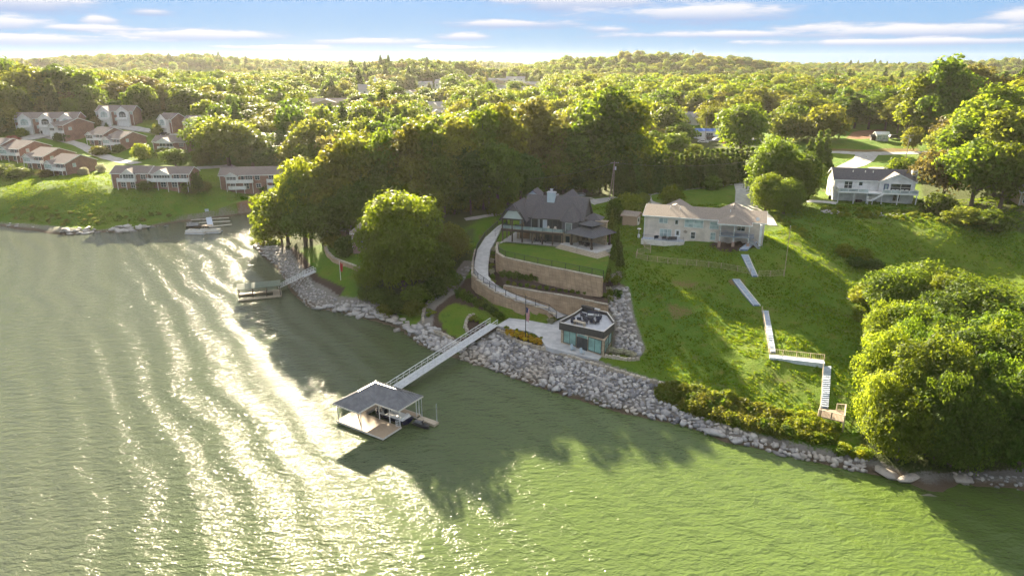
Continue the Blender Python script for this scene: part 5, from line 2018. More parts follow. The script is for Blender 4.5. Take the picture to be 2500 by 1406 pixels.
UW = [P(1219, 592, 12.05), P(1216, 605, 12.05), P(1218, 618, 12.05)] + [P(x, y, 12.05) for x, y in ((1234, 628), (1257, 633), (1280, 638), (1313, 645), (1347, 652), (1380, 658), (1414, 665), (1445, 671), (1473, 677))]
retaining('retaining_wall', 'upper tan block retaining wall below the terrace lawn', UW, [1.5, 2.5, 4.2] + [4.4] * 7 + [4.2, 3.9])
LW = [(p[0], p[1], p[2] + .12) for p in dout]
retaining('retaining_wall', 'tall curved tan block retaining wall under the driveway, beside the lower lawn', LW[2:], [5.5, 6, 6, 5.8, 5.4, 4.6, 3.8, 2.9, 1.8], out=1)
MW = [(p[0], p[1], p[2] + .15) for p in bed_b]
retaining('retaining_wall', 'tan block retaining wall between the driveway and the planted bed', MW, [1.2, 2.2, 2.9, 3.4, 3.8, 4.2, 4.4], out=1)
low = [G(x, y) for x, y in ((797, 607), (803, 622), (817, 636), (840, 645), (868, 655), (886, 662))]
retaining('retaining_wall', 'low tan block wall above the small lawn of the brick cottage', [(p[0], p[1], p[2] + .75) for p in low], [1.4] * 6)


def fence(name, label, pts, h, m, gap, infill='bars', step=.25, post=.07, bar=.03, panel=None):
    t = thing(name, label, 'fence', (0, 0, 0))
    railing(t, pts, h, m, 'fence_rail', post, gap, infill, panel, bar, step, True)
    return t


fence('fence', 'black picket fence along the outer curve of the driveway', [(p[0], p[1], p[2] + .22) for p in LW[3:]], 1.2, M_black, 2.4, 'bars', .22, .11, .05)
fence('fence', 'black fence climbing beside the upper driveway towards the trees', [(p[0], p[1], p[2] + .1) for p in LW[:4]], 1.15, M_black, 2.2, 'bars', .22, .1, .05)
fence('fence', 'black picket fence along the edge of the terrace lawn', [(p[0], p[1], p[2] + .15) for p in UW[1:]], 1.2, M_black, 2.6, 'bars', .22, .11, .05)
fence('fence', 'short black railing by the steps from the driveway to the lake house terrace', [P(1209, 574, 11.4), P(1226, 562, 12.4), P(1228, 590, 12.1)], 1.2, M_black, 1.6)


def ground_line(pts, dz=0.0, n=1):
    out = []
    for i in range(len(pts) - 1):
        for k in range(n):
            f = k / n
            g = G(pts[i][0] + (pts[i + 1][0] - pts[i][0]) * f, pts[i][1] + (pts[i + 1][1] - pts[i][1]) * f)
            out.append((g[0], g[1], g[2] + dz))
    g = G(*pts[-1])
    out.append((g[0], g[1], g[2] + dz))
    return out


M_fencewood = mat('pale_fence_wood', (0.46, 0.38, 0.25), (0.36, 0.29, 0.18), .8, 3)
fence('fence', 'pale wire and timber fence curving across the ranch house lawn', ground_line([(1566, 594), (1574, 604), (1588, 612), (1588, 617), (1556, 621), (1553, 630), (1580, 637), (1630, 643), (1700, 649), (1760, 656), (1800, 663), (1832, 670)]), 1.2, M_fencewood, 2.2, 'bars', .16, .1, .035)
fence('fence', 'pale fence on the right of the lawn steps up to the metal pole', ground_line([(1852, 675), (1880, 675), (1913, 673)]), 1.2, M_fencewood, 2.0, 'bars', .16, .1, .035)
fence('fence', 'thin fence at the end of the ranch house drive', ground_line([(1838, 548), (1860, 554), (1884, 555)]), 1.2, M_wire, 2.4, 'bars', .3, .06, .025)

# ------------------------------------------------------------------ concrete steps down the lawn
M_riser = mat('blue_painted_riser', (0.14, 0.19, 0.31), (0.10, 0.14, 0.24), .8, 3)
def flight(label, tl, tr, bl, br, n, rail=None):
    a, b, c, d = (Vector(G(*q)) for q in (tl, tr, bl, br))
    w0 = (b - a)
    t = thing('garden_steps', label, 'steps', (0, 0, 0))
    for k in range(n):
        f0, f1 = k / n, (k + 1) / n
        p0, q0_ = a.lerp(c, f0), b.lerp(d, f0)
        p1, q1_ = a.lerp(c, f1), b.lerp(d, f1)
        mid_ = (p0 + q0_ + p1 + q1_) / 4
        z = max(T(p0.x, p0.y), T(q0_.x, q0_.y), T(mid_.x, mid_.y)) + .22
        m = MB().prism([(p0.x, p0.y, z - .5), (q0_.x, q0_.y, z - .5), (q1_.x, q1_.y, z - .5), (p1.x, p1.y, z - .5)], (0, 0, .34))
        e0, e1 = p0.lerp(p1, .58), q0_.lerp(q1_, .58)
        m.prism([(p0.x, p0.y, z - .158), (q0_.x, q0_.y, z - .158), (e1.x, e1.y, z - .158), (e0.x, e0.y, z - .158)], (0, 0, .17), 1)
        m.build('step', [M_riser, M_bluestep], t)
    # pale edge curbs
    for p, q in ((a, c), (b, d)):
        s = (q - p).cross(Vector((0, 0, 1))).normalized() * .12
        if p is b:
            s = -s
        m = MB().bar(p + s * -1 + Vector((0, 0, .02)), q + s * -1 + Vector((0, 0, .02)), .14, .4)
        m.build('edge_curb', M_trim, t)
    if rail:
        off = (a - b).normalized() * .12
        r = railing(t, [tuple(a + off + Vector((0, 0, .1))), tuple(c + off + Vector((0, 0, .1)))], 1.0, M_fencewood, 'handrail', .1, 2.4, 'panel' if rail == 2 else None, None, .045)
    return t


flight('curved blue grey slab path from the ranch house stair', (1842, 589), (1860, 588), (1804, 612), (1824, 613), 9)
flight('uppermost straight flight of lawn steps crossing the pale fence', (1809, 624), (1827, 624), (1836, 676), (1851, 676), 16)
flight('second flight of lawn steps just below the pale fence', (1788, 684), (1806, 684), (1838, 747), (1857, 747), 20)
flight('third and steepest flight of lawn steps with a handrail on its left', (1861, 761), (1876, 761), (1879, 862), (1894, 862), 27, 1)
flight('lowest flight of lawn steps ending at the timber landing', (2010, 897), (2029, 897), (2004, 998), (2022, 998), 22, 1)
wk = thing('walkway', 'pale blue grey concrete walkway with thin railing joining two flights of lawn steps', 'walkway', (0, 0, 0))
wa, wb = Vector(G(1878, 866)), Vector(G(2010, 889))
wz = max(wa.z, wb.z) + .1
wd_ = (wb - wa)
wd_.z = 0
wn_ = Vector((wd_.y, -wd_.x, 0)).normalized()
wq = [wa, wb, wb + wn_ * 1.3, wa + wn_ * 1.3]
b = MB().prism([(v.x, v.y, wz - 1.6) for v in wq], (0, 0, 1.6))
b.build('slab', M_bluestep, wk)
railing(wk, [(wa.x, wa.y, wz), (wb.x, wb.y, wz)], 1.0, M_fencewood, 'railing', .09, 2.2, 'bars', None, .04, .3)
ld = thing('timber_landing', 'weathered timber landing with railing at the foot of the lawn steps', 'deck', (0, 0, 0))
lc = [Vector(P(*q, 3.0)) for q in ((1998, 1015), (2060, 1030), (2063, 1003), (2003, 997))]
b = MB().prism([(v.x, v.y, 2.85) for v in lc], (0, 0, .15))
b.build('landing_floor', M_wood, ld)
for v in lc[:3]:
    b = MB().box(v.x - .09, v.x + .09, v.y - .09, v.y + .09, .2, 4.1)
    b.build('post', M_palewood, ld)
railing(ld, [(v.x, v.y, 3.0) for v in (lc[3], lc[0], lc[1], lc[2])], 1.05, M_palewood, 'railing', .1, 1.8, 'bars', M_wood, .06, .17)
b = MB()
pl = lc[2].lerp(lc[3], .35)
railing(ld, [(lc[2].x, lc[2].y, 3.0), (pl.x, pl.y, 3.0)], 1.05, M_palewood, 'railing', .1, 1.8, 'bars', M_wood, .06, .17)


# ------------------------------------------------------------------ trussed gangways
def gangway(name, label, a, b, w, h, m, n):
    t = thing(name, label, 'gangway', (0, 0, 0))
    a, b = Vector(a), Vector(b)
    d = (b - a).normalized()
    s = Vector((d.y, -d.x, 0)).normalized() * (w / 2)
    up = Vector((0, 0, 1))
    MB().prism([a - s - up * .06, b - s - up * .06, b + s - up * .06, a + s - up * .06], (0, 0, .08)).build('walking_surface', M_alu, t)
    for k in (-1, 1):
        mb = MB()
        mb.bar(a + s * k * 1.04, b + s * k * 1.04, .1, .16)
        mb.bar(a + s * k * 1.04 + up * h, b + s * k * 1.04 + up * h, .09, .09)
        mb.bar(a + s * k * 1.04 + up * h * .55, b + s * k * 1.04 + up * h * .55, .05, .05)
        for i in range(n + 1):
            c = a.lerp(b, i / n) + s * k * 1.04
            mb.bar(c, c + up * h, .06, .06)
            if i < n:
                e = a.lerp(b, (i + 1) / n) + s * k * 1.04
                mb.bar(c, e + up * h, .045, .045)
        mb.build('side_truss', m, t)
    cb = MB()
    for i in range(n):
        c0, c1 = a.lerp(b, i / n), a.lerp(b, (i + 1) / n)
        cb.bar(c0 - s + up * .045, c1 + s + up * .045, .05, .03)
    tag(cb.build('cross_bracing', M_alu, t), kind='stuff')
    return t


DK_A = Vector(P(820, 1026, .5))
DK_B = Vector(P(935, 1070, .5))
DR = math.atan2(DK_B.y - DK_A.y, DK_B.x - DK_A.x)
dc, ds = math.cos(DR), math.sin(DR)


def dk_w(x, y, z=0):
    return (DK_A.x + dc * x - ds * y, DK_A.y + ds * x + dc * y, z)


gangway('gangway', 'long white trussed gangway from the plaza down to the L roofed dock', P(1206, 792, 3.35), dk_w(.9, 8.9, .75), 1.7, 1.15, M_white, 20)

# ------------------------------------------------------------------ L roofed boat dock
dock = thing('boat_dock', 'floating boat dock with L shaped ribbed grey metal roof and plank deck', 'dock', (DK_A.x, DK_A.y, 0), DR)
DW, DF = 9.6, 4.0
pk = MB()
for k in range(27):
    pk.box(.04, DW - .04, .03 + k * (DF / 27), (k + 1) * (DF / 27) - .012, .42, .5)
for k in range(30):
    pk.box(.04, 2.3, DF + .03 + k * (4.4 / 30), DF + (k + 1) * (4.4 / 30) - .012, .42, .5)
for k in range(7):
    pk.box(2.32, DW - .04, 7.5 + k * .13, 7.5 + k * .13 + .115, .42, .5)
tag(pk.build('deck_planks', M_decking, dock), kind='stuff')
b = MB()
b.box(0, DW, 0, .12, .2, .47)
b.box(0, .12, .12, 8.5, .2, .47)
b.box(DW - .12, DW, .12, DF, .2, .47)
b.box(2.2, 2.32, DF, 8.4, .2, .47)
b.box(2.32, DW, DF - .12, DF, .2, .41)
b.box(2.32, DW, 8.38, 8.5, .2, .47)
b.box(2.32, DW, 7.45, 7.57, .2, .41)
b.build('dock_frame', M_trim, dock)
b = MB()
for x0, x1, y0, y1 in ((.2, 9.4, .2, 1.2), (.2, 9.4, 2.6, 3.7), (.3, 2.1, 4.2, 8.2), (2.6, 9.3, 7.6, 8.3)):
    b.box(x0, x1, y0, y1, -.5, .2)
b.build('floats', M_black, dock)
rA, rB, rV, rC, rD, rE = (.2, -.5), (5.5, -.5), (5.5, 3.0), (10.0, 3.0), (10.0, 8.7), (.2, 8.7)
r1, r2, r3 = (2.85, 2.2, 5.1), (2.85, 5.85, 5.1), (7.2, 5.85, 5.1)
ZE = 3.55
rf = MB()


def rpl(*pts):
    rf.prism([p if len(p) == 3 else (p[0], p[1], ZE) for p in pts], (0, 0, .08))


rpl(rA, rB, r1)
rpl(rB, rV, r2, r1)
rpl(rV, rC, r3, r2)
rpl(rC, rD, r3)
rpl(rD, rE, r2, r3)
rpl(rE, rA, r1, r2)
droof = rf.build('roof', M_dockroof, dock)
sm = MB()


def seams(o0, o1, i0, i1, up, n):
    """standing seams from the eave o0-o1 straight up the slope (direction up) to the line i0-i1 or a hip"""
    o0, o1, i0, i1 = (Vector((*p, ZE)) if len(p) == 2 else Vector(p) for p in (o0, o1, i0, i1))
    e = (o1 - o0)
    L = e.length
    e.normalize()
    s0, s1 = (i0 - o0).dot(e), (i1 - o0).dot(e)
    rise = (i0 - o0) - e * s0
    for k in range(1, n):
        x = L * k / n
        if x < s0:
            f = x / s0
        elif x > s1:
            f = (L - x) / (L - s1) if L > s1 else 1
        else:
            f = 1
        p = o0 + e * x + Vector((0, 0, .1))
        sm.bar(p, p + rise * f, .05, .07)
    return


seams(rA, rB, r1, r1, None, 13)
seams(rC, rD, r3, r3, None, 14)
seams(rD, rE, r3, r2, None, 22)
seams(rE, rA, r2, r1, None, 21)
for k in range(1, 12):   # the two slopes that meet in the valley
    y = -.5 + 6.35 * k / 12
    f = 1 if y > 2.2 else (y + .5) / 2.7
    x0 = 5.5 if y < 3.0 else 5.5 - (y - 3.0) / 2.85 * 2.65
    zb = ZE if y < 3 else ZE + (5.1 - ZE) * (5.5 - x0) / 2.65
    xe = 5.5 - 2.65 * f
    ze = ZE + (5.1 - ZE) * f
    if x0 - xe > .1:
        sm.bar((x0, y, zb + .1), (xe, y, ze + .1), .05, .07)
for k in range(1, 16):
    x = 2.85 + 7.15 * k / 16
    f = 1 if x < 7.2 else (10 - x) / 2.8
    y0 = 3.0 if x > 5.5 else 3.0 + (5.5 - x) / 2.65 * 2.85
    zb = ZE if x > 5.5 else ZE + (5.1 - ZE) * (y0 - 3.0) / 2.85
    ye = 3.0 + 2.85 * f
    ze = ZE + (5.1 - ZE) * f
    if ye - y0 > .1:
        sm.bar((x, y0, zb + .1), (x, ye, ze + .1), .05, .07)
tag(sm.build('standing_seams', M_dockroof, droof), kind='stuff')
cpz = MB()
for p, q in ((rA, r1), (rB, r1), (r1, r2), (r2, r3), (rC, r3), (rD, r3), (rE, r2), (rV, r2)):
    p = (*p, ZE) if len(p) == 2 else p
    cpz.bar((p[0], p[1], p[2] + .12), (q[0], q[1], q[2] + .12), .18, .06)
cpz.build('ridge_cap', M_dockroof, droof)
ev = MB()
for p, q in ((rA, rB), (rB, rV), (rV, rC), (rC, rD), (rD, rE), (rE, rA)):
    ev.bar((*p, ZE), (*q, ZE), .08, .2)
ev.build('fascia', M_trim, droof)
for x, y in ((.4, .2), (5.2, .2), (.4, 8.3), (5.3, 3.9), (9.4, 3.9), (9.4, 7.7), (7.4, 3.9), (5.3, 7.7), (2.25, 7.7), (9.4, 8.3)):
    MB().tube((x, y, .5), (x, y, ZE), .07, 8).build('roof_post', M_white, dock)
MB().bar((4.4, .25, ZE - .1), (5.2, .22, .52), .1, .1).build('brace', M_darkwood, dock)
lad = MB()
for x in (8.9, 9.3):
    lad.tube((x, 3.6, .3), (x, 3.6, 1.5), .04)
    lad.tube((x, 3.6, 1.5), (x, 4.1, 1.2), .04)
for k in range(4):
    lad.tube((8.9, 3.62, .4 + k * .28), (9.3, 3.62, .4 + k * .28), .03)
lad.build('ladder', M_white, dock)


def hull(mb, L, W, H, z0=0.0, bow=.35, mi=0, n=9):
    """boat hull from stations along x, bow at +x"""
    secs = []
    for k in range(n):
        f = k / (n - 1)
        w = W / 2 * (1 if f < 1 - bow else math.sqrt(max(0, 1 - ((f - (1 - bow)) / bow) ** 2)) * .98 + .02)
        sheer = H * (1 + .25 * f * f)
        x = L * (f - .5)
        secs.append([(x, -w, z0 + sheer), (x, -w * .82, z0 + H * .3), (x, 0, z0 + (H * .35 if f > .95 else 0)), (x, w * .82, z0 + H * .3), (x, w, z0 + sheer)])
    pts = [p for s_ in secs for p in s_]
    fs = []
    for k in range(n - 1):
        for j in range(4):
            a = k * 5 + j
            fs.append((a, a + 1, a + 6, a + 5))
        fs.append((k * 5, k * 5 + 5, k * 5 + 9, k * 5 + 4))
    fs.append((0, 4, 3, 2, 1))
    e = (n - 1) * 5
    fs.append((e, e + 1, e + 2, e + 3, e + 4))
    mb.add(pts, fs, mi)


M_navy = mat('navy_boat_paint', (0.012, 0.013, 0.035), (0.02, 0.02, 0.05), .25, 2)
M_gel = mat('white_gelcoat', (.7, .69, .66), None, .25)
M_canvas = mat('grey_canvas', (.22, .22, .22), (.16, .16, .16), .85, 3)
bx, by, _ = dk_w(6.1, 5.7)
bt = thing('wakeboard_boat', 'dark navy wakeboard boat moored under the dock roof', 'boat', (bx, by, .05), DR + math.pi)
mb = MB()
hull(mb, 6.6, 2.4, .75, .0)
bh_ = mb.build('hull', M_navy, bt)
b = MB()
b.box(-3.1, 1.6, -1.0, 1.0, .85, .9)
b.build('cockpit_floor', M_gel, bt)
b = MB()
b.prism([(.5, -.95, .95), (.5, .95, .95), (.95, .75, 1.45), (.95, -.75, 1.45)], (.05, 0, 0))
b.build('windscreen', M_glass, bt)
b = MB()
for y in (-1.05, 1.05):
    b.tube((-.3, y, .9), (-.1, y * .9, 2.2), .05)
b.tube((-.1, -.95, 2.2), (-.1, .95, 2.2), .05)
b.build('tower', M_black, bt)
for x, y, wx, wy in ((-2.6, 0, .5, 1.8), (-1.2, .7, 1.6, .5), (-.2, -.6, .5, .5)):
    MB().box(x - wx / 2, x + wx / 2, y - wy / 2, y + wy / 2, .91, 1.25).build('seat', M_gel, bt)
jx, jy, _ = dk_w(11.6, 6.6)
jf = thing('float_platform', 'small pale floating platform at the right end of the dock', 'platform', (jx, jy, 0), DR)
MB().box(-1.7, 1.7, .55, 1.6, .05, .45).build('platform_deck', M_palewood, jf)
for x in (-1.4, 1.5):
    MB().tube((x, 1.4, .45), (x, 1.4, 3.5), .05, 6).build('guide_pole', M_alu, jf)
js = thing('jet_ski', 'black jet ski floating between the dock and its side platform', 'jet ski', (jx - .2, jy - .3, .0), DR)
mb = MB()
hull(mb, 3.0, 1.05, .5, -.05, .5)
mb.build('hull', M_black, js)
MB().box(-1.2, .1, -.2, .2, .5, .82).build('seat', M_canvas, js)
b = MB().bar((.3, 0, .5), (.15, 0, 1.0), .15)
b.bar((.15, -.4, 1.0), (.15, .4, 1.0), .06)
b.build('handlebar', M_black, js)

# ------------------------------------------------------------------ green roofed dock by the cottage, its gangway, the cove dock
ga, gb = Vector(P(581, 706, 2.9)), Vector(P(682, 696, 2.9))
g2r = math.atan2(gb.y - ga.y, gb.x - ga.x)
g2 = thing('covered_dock', 'small boat dock with weathered green ribbed roof near the cottage gangway', 'dock', (ga.x, ga.y, 0), g2r)
GL = (gb - ga).length
b = MB()
b.prism([(-.3, -.3, 2.75), (GL + .3, -.3, 2.75), (GL + .3, 2.0, 3.45), (-.3, 2.0, 3.45)], (0, 0, .08))
b.prism([(-.3, 4.3, 2.75), (GL + .3, 4.3, 2.75), (GL + .3, 2.0, 3.45), (-.3, 2.0, 3.45)], (0, 0, .08))
gro = b.build('roof', M_greenroof, g2)
b = MB()
for k in range(26):
    x = -.2 + (GL + .4) * k / 25
    b.bar((x, -.3, 2.86), (x, 2.0, 3.56), .06, .05)
    b.bar((x, 4.3, 2.86), (x, 2.0, 3.56), .06, .05)
tag(b.build('roof_ribs', M_greenroof, gro), kind='stuff')
for x in (0, GL / 3, 2 * GL / 3, GL):
    for y in (0, 4):
        MB().box(x - .08, x + .08, y - .08, y + .08, -.6, 2.8).build('post', M_darkwood, g2)
MB().box(-.2, GL + .2, -.4, .5, .15, .45).build('walkway', M_palewood, g2)
MB().box(-.2, GL + .2, 3.6, 4.5, .15, .45).build('walkway', M_palewood, g2)
MB().box(GL - 1.6, GL + .3, .5, 3.6, .15, .45).build('walkway', M_palewood, g2)
MB().box(.3, GL - 2, 1.5, 2.0, .9, 1.1).build('boat_lift_bunk', M_palewood, g2)
MB().box(GL + .12, GL + .2, -.3, 2.2, .5, 1.8).build('side_panel', M_canvas, g2)
u0, u1, u2 = Vector(P(769, 662, 4.6)), Vector(P(741, 674, 3.9)), Vector(P(684, 702, .6))
gangway('gangway', 'white trussed gangway sloping from the cottage bank to the green roofed dock', u1, u2, 1.3, 1.0, M_white, 10)
gangway('gangway', 'short level white gangway at the top of the cottage bank', u0, u1, 1.3, 1.0, M_white, 4)
b0, b1_ = G(742, 682), G(722, 700)
bs = thing('timber_brace', 'timber braces under the cottage gangway', 'brace', (0, 0, 0))
for o_ in (-.5, .5):
    MB().bar((u1.x + o_, u1.y, u1.z - .1), (b0[0] + o_, b0[1], b0[2] - .3), .14).build('brace', M_wood, bs)
    MB().bar((u1.x + o_, u1.y, u1.z - .2), (b1_[0] + o_, b1_[1], b1_[2] - .2), .12).build('brace', M_wood, bs)

c0, c1 = Vector(G(505, 517)) + Vector((0, 0, .5)), Vector(P(514, 552, .5))
cr = thing('cove_dock', 'narrow grey ramp and thin finger piers of the cove dock', 'dock', (0, 0, 0))
d = (c1 - c0).normalized()
s = Vector((d.y, -d.x, 0)).normalized() * .9
cm_ = Vector(P(509, 530, .5))
MB().prism([c0 - s * .7 + Vector((0, 0, .3)), cm_ - s * .7, cm_ + s * .7, c0 + s * .7 + Vector((0, 0, .3))], (0, 0, .14)).build('ramp', M_bluestep, cr)
MB().prism([cm_ - s, c1 - s, c1 + s, cm_ + s], (0, 0, .14)).build('main_walk', M_bluestep, cr)
for (xa, ya, xb, yb) in ((466, 537, 559, 532), (462, 545, 562, 540), (510, 554, 566, 548)):
    p, q = Vector(P(xa, ya, .45)), Vector(P(xb, yb, .45))
    MB().bar(p, q, .5, .14).build('finger_pier', M_trim, cr)


def pontoon(label, loc, rot, canopy=True):
    t = thing('pontoon_boat', label, 'boat', loc, rot)
    for y in (-.95, .95):
        b = MB()
        b.tube((-3.4, y, .1), (2.7, y, .1), .34, 10)
        b.tube((2.7, y, .1), (3.5, y, .25), .34, 10, .08)
        b.build('pontoon_float', M_alu, t)
    MB().box(-3.4, 3.1, -1.25, 1.25, .45, .55).build('deck', M_palewood, t)
    b = MB()
    for p, q in (((-3.2, -1.2), (3, -1.2)), ((-3.2, 1.2), (3, 1.2)), ((3, -1.2), (3, -.4)), ((3, 1.2), (3, .4)), ((-3.2, -1.2), (-3.2, 1.2))):
        b.prism([(p[0], p[1], .58), (q[0], q[1], .58), (q[0], q[1], 1.15), (p[0], p[1], 1.15)], (.03, .03, 0))
    b.build('side_panels', M_gel, t)
    for x, y, wx, wy in ((-2.6, 0, .7, 2.1), (2.2, .8, 1.3, .55), (2.2, -.8, 1.3, .55), (-.4, .7, .6, .6)):
        MB().box(x - wx / 2, x + wx / 2, y - wy / 2, y + wy / 2, .56, .98).build('seat', M_cream, t)
    if canopy:
        b = MB()
        b.box(-2.2, .8, -1.2, 1.2, 2.35, 2.42)
        cn = b.build('canopy', M_tan, t)
        b = MB()
        for x in (-2, .6):
            for y in (-1.1, 1.1):
                b.tube((x, y, .56), (x, y, 2.36), .03)
        b.build('canopy_frame', M_alu, cn)
    return t


pontoon('pontoon boat with tan canopy at the outer end of the cove dock', P(514, 568, 0), R(8))
pontoon('open pontoon boat with pale deck and seats on the left of the cove dock', P(481, 570, 0), R(-8), False)
cv = thing('covered_boat', 'dark boat under a pale canvas cover on the left of the cove dock', 'boat', P(483, 556, 0.05), R(5))
mb = MB()
hull(mb, 6.8, 2.4, .8)
mb.build('hull', M_black, cv)
b = MB()
b.prism([(-3.2, -1.1, .85), (-3.2, 1.1, .85), (-3.2, 0, 1.6)], (1.0, 0, 0))
b.prism([(-2.1, -1.1, .85), (-2.1, 1.1, .85), (-2.1, 0, 1.75)], (2.6, 0, 0))
b.build('canvas_cover', M_canvas, cv)


# ------------------------------------------------------------------ poles, wires, flags
def pole_h(base, top_y):
    g = G(*base)
    return g, max(2.0, z_at(base[0], top_y, g[1]) - g[2])


POLES = {}


def utility_pole(key, base, top_y, label, arm=True, lamp=False, trafo=True, lean=(0, 0), r=.15):
    g, h = pole_h(base, top_y)
    t = thing('utility_pole', label, 'pole', (g[0], g[1], g[2] - .3))
    h += .3
    MB().tube((0, 0, 0), (lean[0], lean[1], h), r, 8, r * .65).build('shaft', M_pole, t)
    if arm:
        b = MB()
        b.bar((-1.1 + lean[0], lean[1] - .15, h - .5), (1.1 + lean[0], lean[1] - .15, h - .5), .1, .12)
        o = b.build('crossarm', M_pole, t)
        i = MB()
        for x in (-1.0, -.5, .5, 1.0):
            i.tube((x + lean[0], lean[1] - .15, h - .44), (x + lean[0], lean[1] - .15, h - .25), .05, 6)
        tag(i.build('insulators', M_alu, o), kind='stuff')
    if trafo:
        MB().tube((.32, -.1, h - 2.4), (.32, -.1, h - 1.5), .24, 10).build('transformer', M_alu, t)
    if lamp:
        b = MB().bar((0, 0, h - 1.5), (-1.3, -.4, h - 1.0), .06)
        b.tube((-1.3, -.4, h - 1.0), (-1.7, -.5, h - 1.0), .16, 8, .1)
        b.build('street_light', M_alu, t)
    POLES[key] = Vector((g[0] + lean[0], g[1] + lean[1], g[2] - .3 + h))
    return t


utility_pole('a', (1194, 517), 435, 'tall wooden utility pole left of the lake house before the wood')
utility_pole('b', (1496, 492), 394, 'wooden utility pole with transformer in front of the hedge')
utility_pole('b2', (1488, 484), 402, 'leaning bare pole just behind the transformer pole by the hedge', False, trafo=False, lean=(.9, .2))
utility_pole('c', (2277, 331), 250, 'leaning utility pole with transformer at the edge of the sunlit field', lean=(1.0, 0))
utility_pole('d', (2205, 424), 328, 'utility pole with a street light above the white house', lamp=True)
utility_pole('e', (2006, 338), 290, 'wooden pole carrying wires down past the sunlit field', True, trafo=False)
utility_pole('f', (1988, 340), 291, 'thin pole just left of the wire carrying pole by the field', False, trafo=False)
utility_pole('g', (776, 380), 342, 'utility pole beside the lane in the gap of the left woods')
utility_pole('h', (1854, 322), 296, 'left end pole of the wires above the columnar trees', True, trafo=False)
utility_pole('i', (1887, 336), 308, 'pole with crossarm behind the columnar trees', True)
utility_pole('j', (1663, 312), 276, 'pole in front of the hip roofed house beyond the hedge', False, trafo=False)
utility_pole('k', (1721, 344), 286, 'tall pole behind the blue roofed filling station', False, trafo=False)
utility_pole('l', (1953, 345), 322, 'short pole left of the field among the trees', False, trafo=False)


def wire(label, p, q, sag, r=.035):
    t = thing('power_line', label, 'wire', (0, 0, 0))
    p, q = Vector(p), Vector(q)
    mb = MB()
    n = 14
    pts = [p.lerp(q, k / n) - Vector((0, 0, sag * 4 * (k / n) * (1 - k / n))) for k in range(n + 1)]
    for k in range(n):
        mb.tube(pts[k], pts[k + 1], r, 4)
    mb.build('cable', M_wire, t)


e_, h_2, i_2 = POLES['e'], POLES['h'], POLES['i']
fe = Vector(P(2160, 331, 23))
wire('topmost power line from the field pole to the left end pole', e_ + Vector((-.9, 0, -.3)), h_2 + Vector((-.5, 0, -.3)), 1.2)
wire('second power line between the field pole and the left end pole', e_ + Vector((.9, 0, -1.6)), h_2 + Vector((.5, 0, -1.5)), 1.2)
wire('lower power line past the tops of the columnar trees', e_ + Vector((0, 0, -5.2)), h_2 + Vector((0, 0, -4.5)), 1.0)
wire('lowest power line past the tops of the columnar trees', e_ + Vector((0, 0, -6.2)), h_2 + Vector((0, 0, -5.6)), 1.0)
wire('top power line sagging right over the sunlit field', e_ + Vector((.9, 0, -.3)), fe, 1.0)
wire('second power line sagging right over the sunlit field', e_ + Vector((.5, 0, -1.7)), Vector(P(2125, 337, 21.5)), .8)
wire('third power line sagging right over the sunlit field', e_ + Vector((.2, 0, -4.9)), Vector(P(2075, 336, 21)), .5)
wire('lowest power line sagging right over the sunlit field', e_ + Vector((.1, 0, -6)), Vector(P(2060, 339, 20.5)), .4)
wire('power line from the pole left of the lake house into the wood', POLES['a'] - Vector((0, 0, .4)), POLES['b'] - Vector((0, 0, .4)), 1.6, .025)
wire('power line strung from the hedge pole across the hedge', POLES['b'] - Vector((0, 0, .4)), Vector((*P(1900, 395, 24)[:2], 25.5)), 1.8, .025)

g_, h_ = pole_h((1914, 675), 553)
t = thing('metal_pole', 'tall thin pale metal pole at the corner of the lawn fence', 'pole', (g_[0], g_[1], g_[2] - .3))
MB().tube((0, 0, 0), (0, 0, h_ + .3), .09, 8, .06).build('shaft', M_fencewood, t)
MB().tube((0, 0, h_ + .3), (0, 0, h_ + .42), .1, 8, .04).build('pole_cap', M_alu, t)


def stripes_mat():
    m = bpy.data.materials.new('striped_flag')
    m.use_nodes = True
    t = NT(m.node_tree)
    out = t.n('ShaderNodeOutputMaterial')
    b_ = t.n('ShaderNodeBsdfPrincipled')
    b_.inputs['Roughness'].default_value = .9
    co = t.n('ShaderNodeTexCoord').outputs['Object']
    s_ = t.n('ShaderNodeSeparateXYZ')
    t.put(s_.inputs[0], co)
    f = t.math('GREATER_THAN', t.math('FRACT', t.math('MULTIPLY', t.math('ADD', s_.outputs[0], t.math('MULTIPLY', s_.outputs[2], .12)), 6.5)), .5)
    t.put(b_.inputs['Base Color'], t.mix(f, (.62, .60, .58), (.45, .03, .04)))
    m.node_tree.links.new(b_.outputs[0], out.inputs[0])
    return m


